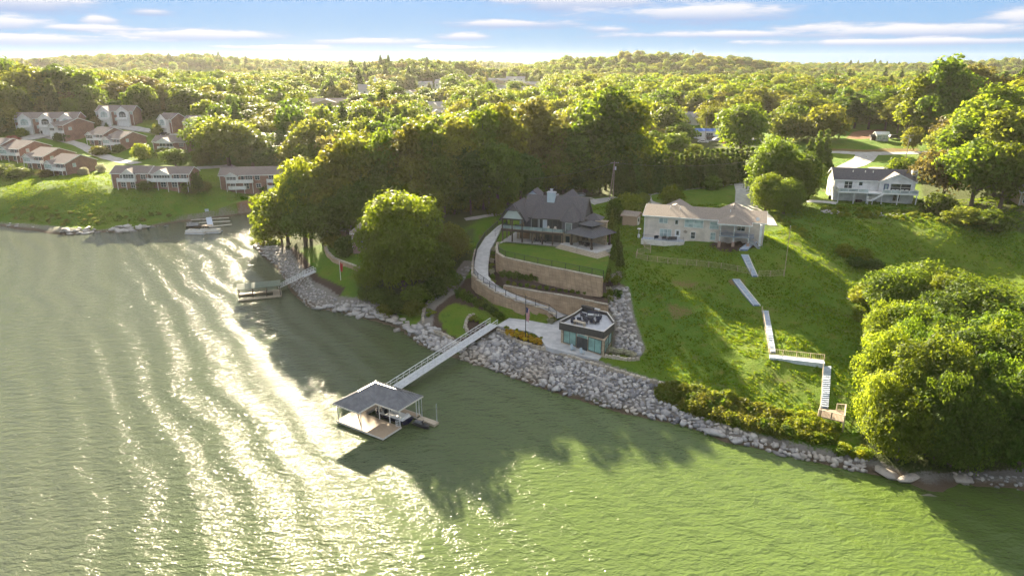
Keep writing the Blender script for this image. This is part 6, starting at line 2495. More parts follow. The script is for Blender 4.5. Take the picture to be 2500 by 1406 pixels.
def flagpole(label, base, top_y, fm, canton, flag_z, fl, dark=True):
    g, h = pole_h(base, top_y)
    t = thing('flagpole', label, 'flagpole', (g[0], g[1], g[2]))
    MB().tube((0, 0, 0), (0, 0, h), .09, 8, .05).build('pole', M_black if dark else M_white, t)
    MB().tube((0, 0, h), (0, 0, h + .22), .13, 8, .06).build('finial', mat('gilt', (.4, .25, .08), None, .4), t)
    zt = h + flag_z
    mb = MB()
    n = 8
    pts = []
    for k in range(n + 1):
        f = k / n
        for j in range(5):
            u = j / 4
            x = .06 + u * (.75 - .25 * f) + .05 * math.sin(f * 7 + j)
            y = .16 * math.sin(u * 9 + f * 3)
            pts.append((x, y, zt - f * fl - u * .35))
    fs = [(k * 5 + j, k * 5 + j + 1, k * 5 + j + 6, k * 5 + j + 5) for k in range(n) for j in range(4)]
    mb.add(pts, fs)
    f_ = mb.build('flag', fm, t)
    if canton:
        c = MB()
        c.add([(p[0], p[1] - .02, p[2]) for p in pts[:20] if True], [(k * 5 + j, k * 5 + j + 1, k * 5 + j + 6, k * 5 + j + 5) for k in range(3) for j in range(2)])
        c.build('canton', mat('flag_blue', (.02, .03, .12), None, .9), f_)
    return t


flagpole('black flagpole with a drooping red and white striped flag at the plaza bed', (1283, 838), 720, stripes_mat(), True, -2.4, 2.6)
flagpole('white flagpole with a red flag on the cottage lawn', (832, 684), 636, mat('red_flag', (.5, .06, .05), (.42, .05, .05), .9), False, -.5, 2.0, False)
MB_ = MB
for lab, base, top in (('lattice radio mast on the far wooded ridge, the left one', (1563, 150), 124), ('thin far radio mast right of the lattice one', (1690, 148), 121)):
    x, y, _ = ray(*base)
    k = 1130.0 / y
    gx_, gy_ = x * k, 1130.0
    zt = z_at(base[0], top, 1130)
    t = thing('radio_mast', lab, 'mast', (gx_, gy_, T(gx_, gy_)))
    hh = zt - T(gx_, gy_)
    MB().tube((0, 0, 0), (0, 0, hh), .7 if top == 124 else .35, 5, .3).build('mast_shaft', M_wire, t)
    MB().box(-1, 1, -1, 1, hh - 5, hh - 2).build('antenna', M_wire, t)


# ------------------------------------------------------------------ vehicles
M_tyre = mat('tyre', (.02, .02, .02), None, .9)
M_tail = mat('tail_light', (.3, .02, .02), None, .3)


def car_proto(kind, paint):
    t = thing('parked_car', None, 'car')
    L = {'sedan': 4.6, 'suv': 4.7, 'pickup': 5.7}[kind]
    h = L / 2
    prof = {'sedan': [(-h, .35), (-h, .82), (-h + .9, .95), (-h + 1.5, 1.42), (h - 1.9, 1.42), (h - 1.1, .95), (h, .78), (h, .35)],
            'suv': [(-h, .4), (-h, 1.1), (-h + .35, 1.7), (h - 1.8, 1.7), (h - 1.2, 1.08), (h, .95), (h, .4)],
            'pickup': [(-h, .5), (-h, 1.1), (-.6, 1.1), (-.4, 1.82), (h - 2.2, 1.82), (h - 1.6, 1.18), (h, 1.05), (h, .5)]}[kind]
    MB().prism([(x, -.88, z) for x, z in prof], (0, 1.76, 0)).build('body', paint, t)
    if kind == 'pickup':
        MB().box(-h + .12, -.7, -.75, .75, 1.101, 1.12).build('cargo_bed', M_black, t)
    g = MB()
    top = prof[3] if kind != 'suv' else prof[2]
    x0, x1, zt = {'sedan': (-h + 1.15, h - 1.35, 1.38), 'suv': (-h + .3, h - 1.45, 1.63), 'pickup': (-.5, h - 1.8, 1.76)}[kind]
    zb = zt - .42
    for y in (-.895, .885):
        g.prism([(x0, y, zb), (x1, y, zb), (x1 - .45, y, zt), (x0 + .3, y, zt)], (0, .01, 0))
    g.prism([(x1 + .28, -.75, zb - .02), (x1 + .28, .75, zb - .02), (x1 - .28, .68, zt + .02), (x1 - .28, -.68, zt + .02)], (.04, 0, .03))
    g.build('windows', M_glass, t)
    for x in (-h + .95, h - .95):
        for y in (-.9, .72):
            w_ = MB().tube((x, y, .34), (x, y + .18, .34), .34, 12)
            o = w_.build('wheel', M_tyre, t)
            MB().tube((x, y - .005, .34), (x, y + .185, .34), .2, 10).build('rim', M_alu, o)
    for y in (-.7, .5):
        MB().box(h - .02, h + .02, y, y + .2, .62, .76).build('headlight', M_gel, t)
        MB().box(-h - .02, -h + .02, y, y + .2, .7, .84).build('tail_light', M_tail, t)
    return t


PAINTS = {k: mat('car_paint_' + k, c, None, .3, spec=.6) for k, c in (('white', (.72, .72, .72)), ('black', (.02, .02, .022)), ('silver', (.4, .41, .42)), ('red', (.3, .03, .03)), ('blue', (.04, .08, .2)))}
protos = {}
CARS = [('pickup', 'white', (1351, 486), 70, 'white pickup truck parked behind the lake house roof'),
        ('suv', 'black', (1737, 342), 20, 'black car at the front of the parking lot beyond the hedge'),
        ('sedan', 'white', (1748, 346), 20, 'white car second in the front row beyond the hedge'),
        ('suv', 'silver', (1760, 344), 20, 'silver car third in the front row beyond the hedge'),
        ('sedan', 'black', (1771, 346), 20, 'black saloon at the right of the front row beyond the hedge'),
        ('suv', 'white', (1738, 331), 30, 'white car behind the blue roofed filling station'),
        ('sedan', 'silver', (1752, 333), 10, 'silver car in the rear row of the parking lot'),
        ('suv', 'black', (1765, 334), 15, 'black car in the rear row of the parking lot'),
        ('sedan', 'white', (1716, 350), -20, 'white car on the grass just left of the parking lot rows'),
        ('sedan', 'red', (1773, 352), 30, 'dark red car nearest the yellow grass strip'),
        ('suv', 'silver', (1786, 338), 0, 'silver car under the round sunlit tree'),
        ('sedan', 'black', (1843, 349), 5, 'black car on the road left of the columnar trees'),
        ('sedan', 'silver', (1857, 347), 5, 'silver car following the black car on the road'),
        ('sedan', 'white', (2394, 304), 0, 'white car on the upper road among the right hand trees'),
        ('suv', 'black', (2184, 340), -10, 'dark tractor sized vehicle right of the greenhouse'),
        ('suv', 'black', (110, 328), 60, 'black car in front of the middle townhouse garage'),
        ('sedan', 'black', (402, 331), -10, 'dark car before the single brick townhouse'),
        ('sedan', 'white', (469, 343), 70, 'white car below the right end townhouse'),
        ('sedan', 'white', (812, 372), 20, 'white car on the lane in the gap of the left woods')]
for kind, paint, base, rot, lab in CARS:
    if (kind, paint) not in protos:
        o = car_proto(kind, PAINTS[paint])
        protos[(kind, paint)] = o
    else:
        o = copy_tree(protos[(kind, paint)])
    g_ = G(*base)
    o.location = (g_[0], g_[1], g_[2] + .08)
    o.rotation_euler = (0, 0, R(rot))
    tag(o, lab, 'car' if kind != 'pickup' else 'truck')
    if kind == 'pickup':
        o.name = 'pickup_truck'
    CLEAR.append((g_[0], g_[1], 5))
t = thing('utility_trailer', 'empty flat utility trailer on the gravel behind the lake house', 'trailer', G(1412, 482), R(15))
MB().box(-1.8, 1.8, -.9, .9, .5, .6).build('trailer_bed', M_alu, t)
b = MB()
for p, q in (((-1.8, -.9), (1.8, -.9)), ((-1.8, .9), (1.8, .9)), ((1.8, -.9), (1.8, .9))):
    b.bar((*p, 1.1), (*q, 1.1), .06)
    b.bar((*p, .6), (*p, 1.1), .06)
b.build('side_rails', M_alu, t)
for y in (-1.0, .85):
    MB().tube((0, y, .33), (0, y + .16, .33), .33, 12).build('wheel', M_tyre, t)

# ------------------------------------------------------------------ rocks
def rock_shape(seed, flatn=1.0, npt=15):
    """angular quarried stone: the hull of a few points thrown on a ball"""
    r = random.Random(seed)
    bm = bmesh.new()
    for _ in range(npt):
        v = Vector((r.gauss(0, 1), r.gauss(0, 1), r.gauss(0, 1))).normalized() * r.uniform(.82, 1.12)
        bm.verts.new((v.x * r.uniform(.9, 1.1), v.y, v.z * .78 * flatn))
    res = bmesh.ops.convex_hull(bm, input=list(bm.verts))
    bmesh.ops.delete(bm, geom=[g for g in res['geom_interior'] if isinstance(g, bmesh.types.BMVert)], context='VERTS')
    bmesh.ops.triangulate(bm, faces=list(bm.faces))
    bmesh.ops.recalc_face_normals(bm, faces=bm.faces)
    bm.verts.index_update()
    vs = np.array([v.co[:] for v in bm.verts])
    fs = np.array([[v.index for v in f.verts] for f in bm.faces])
    bm.free()
    return vs, fs


RS = [rock_shape(100 + k) for k in range(8)]
RSF = [rock_shape(200 + k, .5) for k in range(6)]
RSB = [rock_shape(300 + k, .9, 22) for k in range(5)]
ROCKS = []    # (x, y, z, sx, sy, sz, rot, tilt, shape set, index, tone)


def scatter_px(poly_px, spacing, rng):
    poly = [G(x, y)[:2] for x, y in poly_px]
    xs = [p[0] for p in poly]
    ys = [p[1] for p in poly]
    nx, ny = int((max(xs) - min(xs)) / spacing) + 1, int((max(ys) - min(ys)) / spacing) + 1
    X, Y = np.meshgrid(min(xs) + (np.arange(nx) + .5) * spacing, min(ys) + (np.arange(ny) + .5) * spacing)
    X = X + rng.uniform(-.45, .45, X.shape) * spacing
    Y = Y + rng.uniform(-.45, .45, Y.shape) * spacing
    k = inside(poly, X, Y)
    return X[k], Y[k]


def rocks(poly_px, spacing, lo, hi, tone=(0, 1), flatn=False, lift=.1, stretch=1.0, big=0.0):
    X, Y = scatter_px(poly_px, spacing, rs)
    for x, y in zip(X, Y):
        r = rs.uniform(lo, hi) * (1.5 if rs.rand() < big else 1)
        ROCKS.append((x, y, max(T(x, y), -.25) + lift * r, r * rs.uniform(.85, 1.25) * stretch, r * rs.uniform(.8, 1.1), r * rs.uniform(.8, 1.15), rs.uniform(0, 6.28), rs.uniform(-.35, .35),
                      1 if flatn else 0, rs.randint(6), rs.uniform(*tone)))


rocks([(1215, 812), (1300, 850), (1380, 872), (1462, 898), (1545, 922), (1640, 946), (1665, 1034), (1600, 1026), (1450, 986), (1260, 926), (1200, 903), (1195, 860)], .66, .30, .62, (0, 1), big=.12)
rocks([(1150, 842), (1205, 812), (1220, 850), (1215, 906), (1120, 880)], .85, .4, .75, (.35, 1), big=.15)
rocks([(1486, 700), (1532, 705), (1545, 790), (1570, 850), (1556, 874), (1502, 852), (1508, 780), (1480, 745)], .75, .36, .64, (.15, 1), big=.1)
rocks([(1000, 815), (1040, 795), (1060, 812), (1108, 832), (1150, 845), (1108, 874), (1052, 853), (1020, 838)], .85, .45, .8, (.45, 1), big=.2)
rocks([(1650, 1000), (1700, 1012), (1790, 1045), (1870, 1075), (1990, 1105), (2115, 1122), (2118, 1156), (2000, 1131), (1830, 1091), (1720, 1058), (1660, 1034)], .62, .3, .55, (.35, 1), big=.12)
rocks([(2060, 1130), (2115, 1110), (2118, 1156), (2075, 1148)], .6, .3, .5, (.4, 1))
rocks([(2330, 1150), (2400, 1158), (2500, 1160), (2500, 1195), (2420, 1186), (2370, 1182), (2330, 1180)], .7, .18, .38, (.4, 1))
rocks([(662, 634), (708, 610), (725, 650), (775, 705), (830, 735), (905, 735), (930, 752), (900, 775), (800, 758), (750, 750), (700, 690)], .78, .22, .44, (.35, 1))
rocks([(760, 752), (800, 738), (900, 745), (985, 775), (1015, 800), (1005, 822), (960, 797), (880, 776), (800, 760)], 1.5, .6, 1.3, (.5, 1), True, .05, 1.4)
rocks([(615, 600), (650, 588), (690, 612), (672, 645), (645, 628)], 1.2, .5, 1.0, (.4, .9), True)
rocks([(0, 540), (160, 562), (330, 555), (450, 532), (545, 522), (640, 508), (650, 520), (500, 537), (330, 565), (205, 573), (0, 553)], 2.6, .4, 1.1, (.5, 1), True, .1, 1.3)
rocks([(270, 560), (330, 552), (370, 545), (330, 566), (290, 570)], 1.5, .9, 1.6, (.7, 1), True, .1, 1.3)
rocks([(140, 562), (230, 560), (240, 568), (170, 575)], 1.6, .7, 1.4, (.6, 1), True, .1, 1.3)
rocks([(1125, 660), (1150, 640), (1145, 670), (1110, 705), (1085, 720), (1060, 735), (1075, 715), (1105, 690)], .9, .25, .5, (.4, .9))
rocks([(2000, 512), (2030, 515), (2060, 520), (2055, 524), (2010, 521)], 1.0, .25, .5, (.7, 1))
rocks([(2120, 522), (2160, 520), (2210, 524), (2210, 532), (2150, 530), (2125, 528)], 1.0, .25, .5, (.7, 1))
rocks([(1465, 596), (1502, 608), (1502, 622), (1470, 612)], 1.1, .5, .8, (.6, 1), False, .5)
rocks([(1418, 712), (1470, 725), (1478, 735), (1430, 722)], 1.2, .45, .75, (.7, 1), False, .3)
for px, py, r, f in ((1745, 1052, 2.1, 1), (1800, 1075, 1.2, 0), (1905, 1105, 1.5, 1), (1945, 1112, 1.1, 0), (2165, 1148, 2.6, 1), (2215, 1160, 2.0, 1), (2222, 1190, 1.6, 1), (2262, 1203, 2.0, 1), (2350, 1165, 1.6, 1),
                     (1588, 927, 1.0, 1), (2068, 728, .9, 1), (1050, 800, 1.0, 0), (1062, 800, .9, 0), (1056, 806, 1.0, 0), (1070, 803, .8, 0), (1046, 792, .9, 0), (1190, 848, 1.0, 1), (1165, 850, .9, 1), (1178, 868, .9, 0), (1155, 882, .8, 0)):
    g_ = G(px, py)
    ROCKS.append((g_[0], g_[1], g_[2] - .1, r * 1.0, r * .8, r * .6, rs.uniform(0, 6), .1, 2 if not f else 1, rs.randint(5), .5))
ROCKS.sort(key=lambda r: -(r[3] * r[4]) / depth_of(r[0], r[1], r[2]) ** 2)
SETS = [RS, RSF, RSB]
rock_me = {}


def rock_label(r):
    px, py = proj(r[0], r[1], r[2])
    if px < 700 and py < 580:
        return ('pale weathered rock along the far bank of the cove', 'rocks on the far bank of the cove')
    if px < 1000:
        return ('flat grey rock on the shore below the brick cottage', 'rocks on the cottage shore')
    if px < 1150:
        return ('rounded grey boulder in the bank left of the long gangway', 'boulders left of the long gangway')
    if px > 1640 and py > 900:
        return ('grey rock in the shore bank below the lawn steps', 'rocks of the right hand shore')
    if 1470 < px < 1580 and py < 890:
        return ('grey rock in the rock slope beside the pavilion', 'rocks beside the pavilion')
    if py < 740:
        return ('pale boulder in the gardens on the slope', 'garden boulders')
    return ('grey angular rock in the riprap bank below the pavilion', 'riprap rocks below the pavilion')


NIND = 290
for i, r in enumerate(ROCKS[:NIND]):
    x, y, z, sx, sy, sz, ro, ti, st_, idx, tone = r
    key = (st_, idx % len(SETS[st_]), int(tone * 4))
    if key not in rock_me:
        vs, fs = SETS[st_][key[1]]
        rock_me[key] = fast_mesh('rock', vs, fs, [M_rock], np.full(len(fs), (key[2] + .5) / 4.5) + rs.uniform(-.1, .1, len(fs)), 3)
    o = mesh_obj('rock', rock_me[key])
    o.location = (x, y, z)
    o.rotation_euler = (ti, ti * .6, ro)
    o.scale = (sx, sy, sz)
    lab, grp = rock_label(r)
    tag(o, lab, 'rock', grp)
VV, FF, TN = [], [], []
off = 0
for r in ROCKS[NIND:]:
    x, y, z, sx, sy, sz, ro, ti, st_, idx, tone = r
    vs, fs = SETS[st_][idx % len(SETS[st_])]
    v = vs * np.array([sx, sy, sz])
    c_, s_ = math.cos(ti), math.sin(ti)
    v = np.stack([v[:, 0], v[:, 1] * c_ - v[:, 2] * s_, v[:, 1] * s_ + v[:, 2] * c_], -1)
    c_, s_ = math.cos(ro), math.sin(ro)
    v = np.stack([v[:, 0] * c_ - v[:, 1] * s_, v[:, 0] * s_ + v[:, 1] * c_, v[:, 2]], -1) + np.array([x, y, z])
    VV.append(v)
    FF.append(fs + off)
    off += len(v)
    TN.append(np.clip(np.full(len(fs), tone) + rs.uniform(-.12, .12, len(fs)), 0, 1))
tag(mesh_obj('riprap', fast_mesh('riprap', np.concatenate(VV), np.concatenate(FF), [M_rock], np.concatenate(TN), 3)), 'smaller grey rocks of the shore banks and rock slopes', 'rocks', None, 'stuff')

# limestone blocks that edge the beds
def edging(pts, n, lab, grp, z=None, size=.55):
    W_ = [Vector(P(x, y, z)) if z is not None else Vector(G(x, y)) for x, y in pts]
    seg = [(W_[i + 1] - W_[i]).length for i in range(len(W_) - 1)]
    tot = sum(seg)
    for k in range(n):
        s_ = (k + .5) / n * tot
        i = 0
        while i < len(seg) - 1 and s_ > seg[i]:
            s_ -= seg[i]
            i += 1
        p = W_[i].lerp(W_[i + 1], s_ / seg[i])
        d = (W_[i + 1] - W_[i])
        L = tot / n * rs.uniform(.8, .98)
        b = MB()
        j = [rs.uniform(-.06, .06) for _ in range(8)]
        w2, h2 = size * .5 * rs.uniform(.8, 1.2), size * .5 * rs.uniform(.8, 1.2)
        top = [(-L / 2 + .08 + j[0], -w2 * .8 + j[1], h2), (L / 2 - .08 + j[2], -w2 * .8 + j[3], h2), (L / 2 - .08 + j[4], w2 * .8 + j[5], h2), (-L / 2 + .08 + j[6], w2 * .8 + j[7], h2)]
        mid = [(-L / 2, -w2, 0), (L / 2, -w2 + j[0], 0), (L / 2, w2, 0), (-L / 2, w2 + j[3], 0)]
        bot = [(q[0], q[1], -h2 * 1.6) for q in mid]
        b.add(bot + mid + top, [(3, 2, 1, 0), (0, 1, 5, 4), (1, 2, 6, 5), (2, 3, 7, 6), (3, 0, 4, 7), (4, 5, 9, 8), (5, 6, 10, 9), (6, 7, 11, 10), (7, 4, 8, 11), (8, 9, 10, 11)])
        o = b.build('edging_block', M_limestone)
        o.location = (p.x, p.y, p.z + h2 * .8)
        o.rotation_euler = (0, 0, math.atan2(d.y, d.x))
        tag(o, lab, 'stone block', grp)


edging([(1213, 807), (1234, 814), (1250, 828), (1274, 839), (1300, 846), (1331, 853), (1351, 860), (1377, 867), (1401, 875), (1427, 885), (1461, 895), (1500, 906), (1545, 920), (1590, 932), (1635, 942)], 38,
       'pale limestone block in the row along the top of the riprap bank', 'limestone blocks along the riprap top')
edging([(1476, 868), (1501, 874), (1534, 880), (1562, 878)], 9, 'pale limestone block edging the flower bed right of the pavilion', 'limestone blocks right of the pavilion')
edging([(1069, 712), (1061, 729), (1042, 743), (1035, 758), (1032, 772), (1033, 789)], 13, 'pale block edging the mulch bed on its left', 'blocks on the left of the mulch bed')
edging([(1056, 810), (1080, 818), (1107, 831)], 7, 'pale block edging the mulch bed above the boulders by the gangway', 'blocks of the mulch bed by the gangway')
edging([(1160, 772), (1146, 774), (1139, 784), (1136, 799), (1141, 810)], 9, 'pale block in the small curved wall beside the gangway head', 'blocks of the small curved wall', None, .6)
# ------------------------------------------------------------------ foliage prototypes
def leaves(clumps, n, leaf, rng, up=0.25, elong=1.5, shell=(0.72, 1.05), squash=0.85, droop=0.0):
    """n leaf sprays spread over the surfaces of the clumps (x, y, z, r): verts, quads, tone"""
    C_ = np.array(clumps, float)
    wgt = C_[:, 3] ** 2
    k = rng.choice(len(C_), n, p=wgt / wgt.sum())
    d = rng.normal(size=(n, 3))
    d /= np.linalg.norm(d, axis=1)[:, None]
    d[:, 2] = np.where((d[:, 2] < -0.35) & (rng.rand(n) < .75), -d[:, 2], d[:, 2])
    rad = C_[k, 3] * rng.uniform(shell[0], shell[1], n)
    out_ = rng.rand(n) < .13
    rad = np.where(out_, C_[k, 3] * rng.uniform(1.0, 1.32, n), rad)
    pos = C_[k, :3] + d * rad[:, None] * np.array([1, 1, squash])
    nrm = d * 0.9 + rng.normal(size=(n, 3)) * 0.45
    nrm[:, 2] += up
    nrm /= np.linalg.norm(nrm, axis=1)[:, None]
    t = np.cross(nrm, rng.normal(size=(n, 3)))
    t /= np.linalg.norm(t, axis=1)[:, None] + 1e-9
    b = np.cross(nrm, t)
    s = leaf * rng.uniform(.6, 1.35, n)[:, None]
    tl, bl = t * s * elong * .5, b * s * .5
    bend = nrm * s * rng.uniform(-.12, .2, n)[:, None]
    V = np.stack([pos - tl - bend, pos - bl * rng.uniform(.7, 1.2, n)[:, None], pos + tl - bend, pos + bl * rng.uniform(.7, 1.2, n)[:, None]], 1).reshape(-1, 3)
    Q = np.arange(4 * n).reshape(n, 4)
    ctone = rng.uniform(0, 1, len(C_))
    tone = np.clip(ctone[k] * .5 + rng.uniform(0, .5, n), 0, 1)
    return V, Q, tone


def limb_mesh(name, segs, m, n=6):
    mb = MB()
    for p, q, r0, r1 in segs:
        mb.tube(p, q, r0, n, r1)
    return mb.mesh(name, m)


def clump_cloud(rng, H, W, n, base, rel=(.17, .27), top_heavy=1.0, lobes=None):
    """clump centres inside an ellipsoid of width W between base and H, pushed to its surface, plus an inner fill"""
    zc, a, c = (base + H) / 2, W / 2, (H - base) / 2
    out = []
    tries = 0
    while len(out) < n and tries < n * 60:
        tries += 1
        d = rng.normal(size=3)
        d /= np.linalg.norm(d)
        f = rng.uniform(.60, .86)
        r = W * rng.uniform(*rel)
        th_ = math.atan2(d[1], d[0])
        wob = 1 + .17 * math.sin(3 * th_ + d[2] * 4 + n) + .12 * math.sin(5 * th_ - d[2] * 7 + n * .7)
        x, y, z = d[0] * a * f * wob, d[1] * a * f * wob, zc + d[2] * c * f
        if any((x - o[0]) ** 2 + (y - o[1]) ** 2 + (z - o[2]) ** 2 < (.72 * (r + o[3]) * .8) ** 2 for o in out):
            continue
        out.append((x, y, z, r))
    for _ in range(max(4, n // 5)):
        d = rng.normal(size=3) * .22
        out.append((d[0] * a, d[1] * a, zc + d[2] * c, W * .24))
    return out


def broad(seed, H, W, leaf, n, nc, base=.22, lm=None, rel=(.15, .25), up=.25):
    rng = np.random.RandomState(seed)
    cl = clump_cloud(rng, H, W, nc, H * base, rel)
    V, Q, tn = leaves(cl, n, leaf, rng, up)
    segs = [((0, 0, -.6), (.1, 0, H * .3), W * .032 + .1, W * .024 + .06), ((.1, 0, H * .3), (0, .1, H * .62), W * .024 + .06, W * .012)]
    for c in cl[:9]:
        s = (0.05, 0.05, H * rng.uniform(.25, .5))
        m_ = ((s[0] + c[0]) / 2, (s[1] + c[1]) / 2, (s[2] + c[2]) / 2 - .4)
        segs += [(s, m_, W * .014 + .03, W * .01 + .02), (m_, c[:3], W * .01 + .02, .03)]
    return V, Q, tn, segs


def tall(seed, H, W, leaf, n, nc):
    """tall uneven forest tree: stacked crowns of different width"""
    rng = np.random.RandomState(seed)
    cl = []
    for z0, z1, ww, ox in ((.22, .62, .95, .04), (.45, .85, .85, -.08), (.66, 1.0, .6, .06)):
        for c in clump_cloud(rng, H * z1, W * ww, nc // 3, H * z0, (.16, .26)):
            cl.append((c[0] + ox * W, c[1] + rng.uniform(-.05, .05) * W, c[2], c[3]))
    V, Q, tn = leaves(cl, n, leaf, rng, .2)
    segs = [((0, 0, -.6), (.2, 0, H * .4), .36, .28), ((.2, 0, H * .4), (0, .1, H * .85), .28, .08)]
    for c in cl[::6]:
        segs.append(((.1, .05, c[2] - H * .12), c[:3], .12, .03))
    return V, Q, tn, segs


def conifer(seed, H, W, leaf, n, open_=False):
    rng = np.random.RandomState(seed)
    cl = []
    nl = 15
    for i in range(nl):
        f = i / (nl - 1)
        z = H * (.06 + .92 * f) if not open_ else H * (.3 + .68 * f)
        r = W / 2 * ((1 - f) ** .85 * .92 + .07) if not open_ else W / 2 * (.55 + .45 * math.sin(f * 3.0)) * (1 - .6 * f)
        m = max(1, int(9 * (1 - f) + 2)) if not open_ else max(2, int(5 * (1 - f) + 2))
        a0 = rng.uniform(0, 6.28)
        for k in range(m):
            a = a0 + 6.283 * k / m + rng.uniform(-.2, .2)
            rr = r * rng.uniform(.6, .85)
            cl.append((math.cos(a) * rr, math.sin(a) * rr, z + rng.uniform(-.3, .3), max(.35, r * .36)))
        cl.append((0, 0, z, max(.3, r * .5)))
    V, Q, tn = leaves(cl, n, leaf, rng, .1, 2.0, squash=.8 if not open_ else .5)
    segs = [((0, 0, -.5), (0, 0, H * .5), .26, .18), ((0, 0, H * .5), (0, 0, H * .97), .18, .03)]
    if open_:
        for c in cl[::3]:
            segs.append(((0, 0, c[2] - .4), c[:3], .07, .02))
    return V, Q, tn, segs


def bush(seed, H, W, leaf, n, nc=14):
    rng = np.random.RandomState(seed)
    cl = clump_cloud(rng, H, W, nc, -H * .15, (.16, .28))
    cl = [(c[0], c[1], max(c[2], c[3] * .3), c[3]) for c in cl]
    V, Q, tn = leaves(cl, n, leaf, rng, .3)
    segs = [((0, 0, -.2), (0, 0, H * .5), .07, .03), ((0, 0, .1), (W * .2, 0, H * .5), .05, .02), ((0, 0, .1), (-W * .15, W * .1, H * .5), .05, .02)]
    return V, Q, tn, segs


PROTO = {}      # key -> (crown data, trunk mesh, H, W); crown meshes per leaf material are made on demand


def add_proto(key, data, H, W):
    V, Q, tn, segs = data
    PROTO[key] = dict(V=V, Q=Q, tn=tn, trunk=limb_mesh('trunk', segs, M_bark), H=H, W=W, crowns={}, segs=segs)


for k in range(3):
    add_proto('broad0_%d' % k, broad(10 + k, 16, 14, .38, 18000, 80, .14 + .05 * (k % 2), rel=(.09, .23)), 16, 14)
    add_proto('tall0_%d' % k, tall(20 + k, 26, 14, .46, 16000, 66), 26, 14)
for k in range(4):
    add_proto('broad1_%d' % k, broad(30 + k, 16, 14, .62, 6500, 46, .14 + .04 * (k % 3)), 16, 14)
for k in range(3):
    add_proto('tall1_%d' % k, tall(40 + k, 26, 14, .70, 7000, 54), 26, 14)
for k in range(4):
    add_proto('broad2_%d' % k, broad(50 + k, 16, 14, .92, 2600, 34, .08, rel=(.17, .27)), 16, 14)
for k in range(2):
    add_proto('pine1_%d' % k, conifer(60 + k, 22, 9, .8, 3600, True), 22, 9)
for k in range(3):
    add_proto('cone1_%d' % k, conifer(70 + k, 11, 4.6, .34, 6500), 11, 4.6)
for k in range(3):
    add_proto('bush0_%d' % k, bush(80 + k, 1.5, 1.6, .16, 900), 1.5, 1.6)
for k in range(2):
    add_proto('shrub1_%d' % k, bush(85 + k, 4, 5, .36, 2200, 22), 4, 5)
add_proto('flower_0', bush(90, .8, .9, .14, 260, 8), .8, .9)
# the dense riverside trees seen close
for k in range(4):
    add_proto('dense0_%d' % k, broad(95 + k, 14, 14, .36, 26000, 125, .0, rel=(.07, .2), up=.4), 14, 14)

LM = {'green': L_green, 'olive': L_olive, 'dark': L_dark, 'yellow': L_yellow, 'bronze': L_bronze, 'flower': L_flower, 'cream': L_cream, 'pink': L_pink}


def crown_of(key, lm):
    p = PROTO[key]
    if lm not in p['crowns']:
        if p['crowns']:
            me = next(iter(p['crowns'].values())).copy()
            me.materials[0] = LM[lm]
        else:
            me = fast_mesh('crown', p['V'], p['Q'], [LM[lm]], p['tn'])
        p['crowns'][lm] = me
    return p['crowns'][lm]


TREES = []      # (x, y) of every tree that stands on its own


def plant(name, key, lm, loc, h, wd, label, group=None, cat='tree', rot=None, stem='trunk', crown='crown'):
    p = PROTO[key]
    t = thing(name, label, cat, loc, rs.uniform(0, 6.28) if rot is None else rot, group)
    c = mesh_obj(crown, crown_of(key, lm), t)
    k = mesh_obj(stem, p['trunk'], t)
    for o in (c, k):
        o.scale = (wd / p['W'], wd / p['W'], h / p['H'])
    return t


def tree(px, by, ty, wpx, kind, lm, label, group=None, name=None, z=None, lod=None):
    g = G(px, by) if z is None else P(px, by, z)
    h = max(2.0, z_at(px, ty, g[1]) - g[2])
    d = depth_of(*g)
    wd = wpx * d / FPX
    if lod is None:
        lod = 0 if d < 170 else 1 if d < 420 else 2
    fam = {'broad': ('broad0', 'broad1', 'broad2'), 'tall': ('tall0', 'tall1', 'broad2'), 'pine': ('pine1', 'pine1', 'pine1'), 'cone': ('cone1', 'cone1', 'cone1'), 'bush': ('bush0', 'shrub1', 'shrub1'),
           'shrub': ('shrub1', 'shrub1', 'shrub1'), 'dense': ('dense0', 'broad1', 'broad2')}[kind][lod]
    keys = [k for k in PROTO if k.startswith(fam)]
    key = keys[rs.randint(len(keys))]
    TREES.append((g[0], g[1], wd / 2))
    nm = name or {'broad': 'broadleaf_tree', 'tall': 'tall_tree', 'pine': 'pine_tree', 'cone': 'hedge_conifer', 'bush': 'bush', 'shrub': 'bush', 'dense': 'broadleaf_tree'}[kind]
    return plant(nm, key, lm, (g[0], g[1], g[2] - .1), h, wd, label, group, 'tree' if kind not in ('bush', 'shrub') else 'bush')


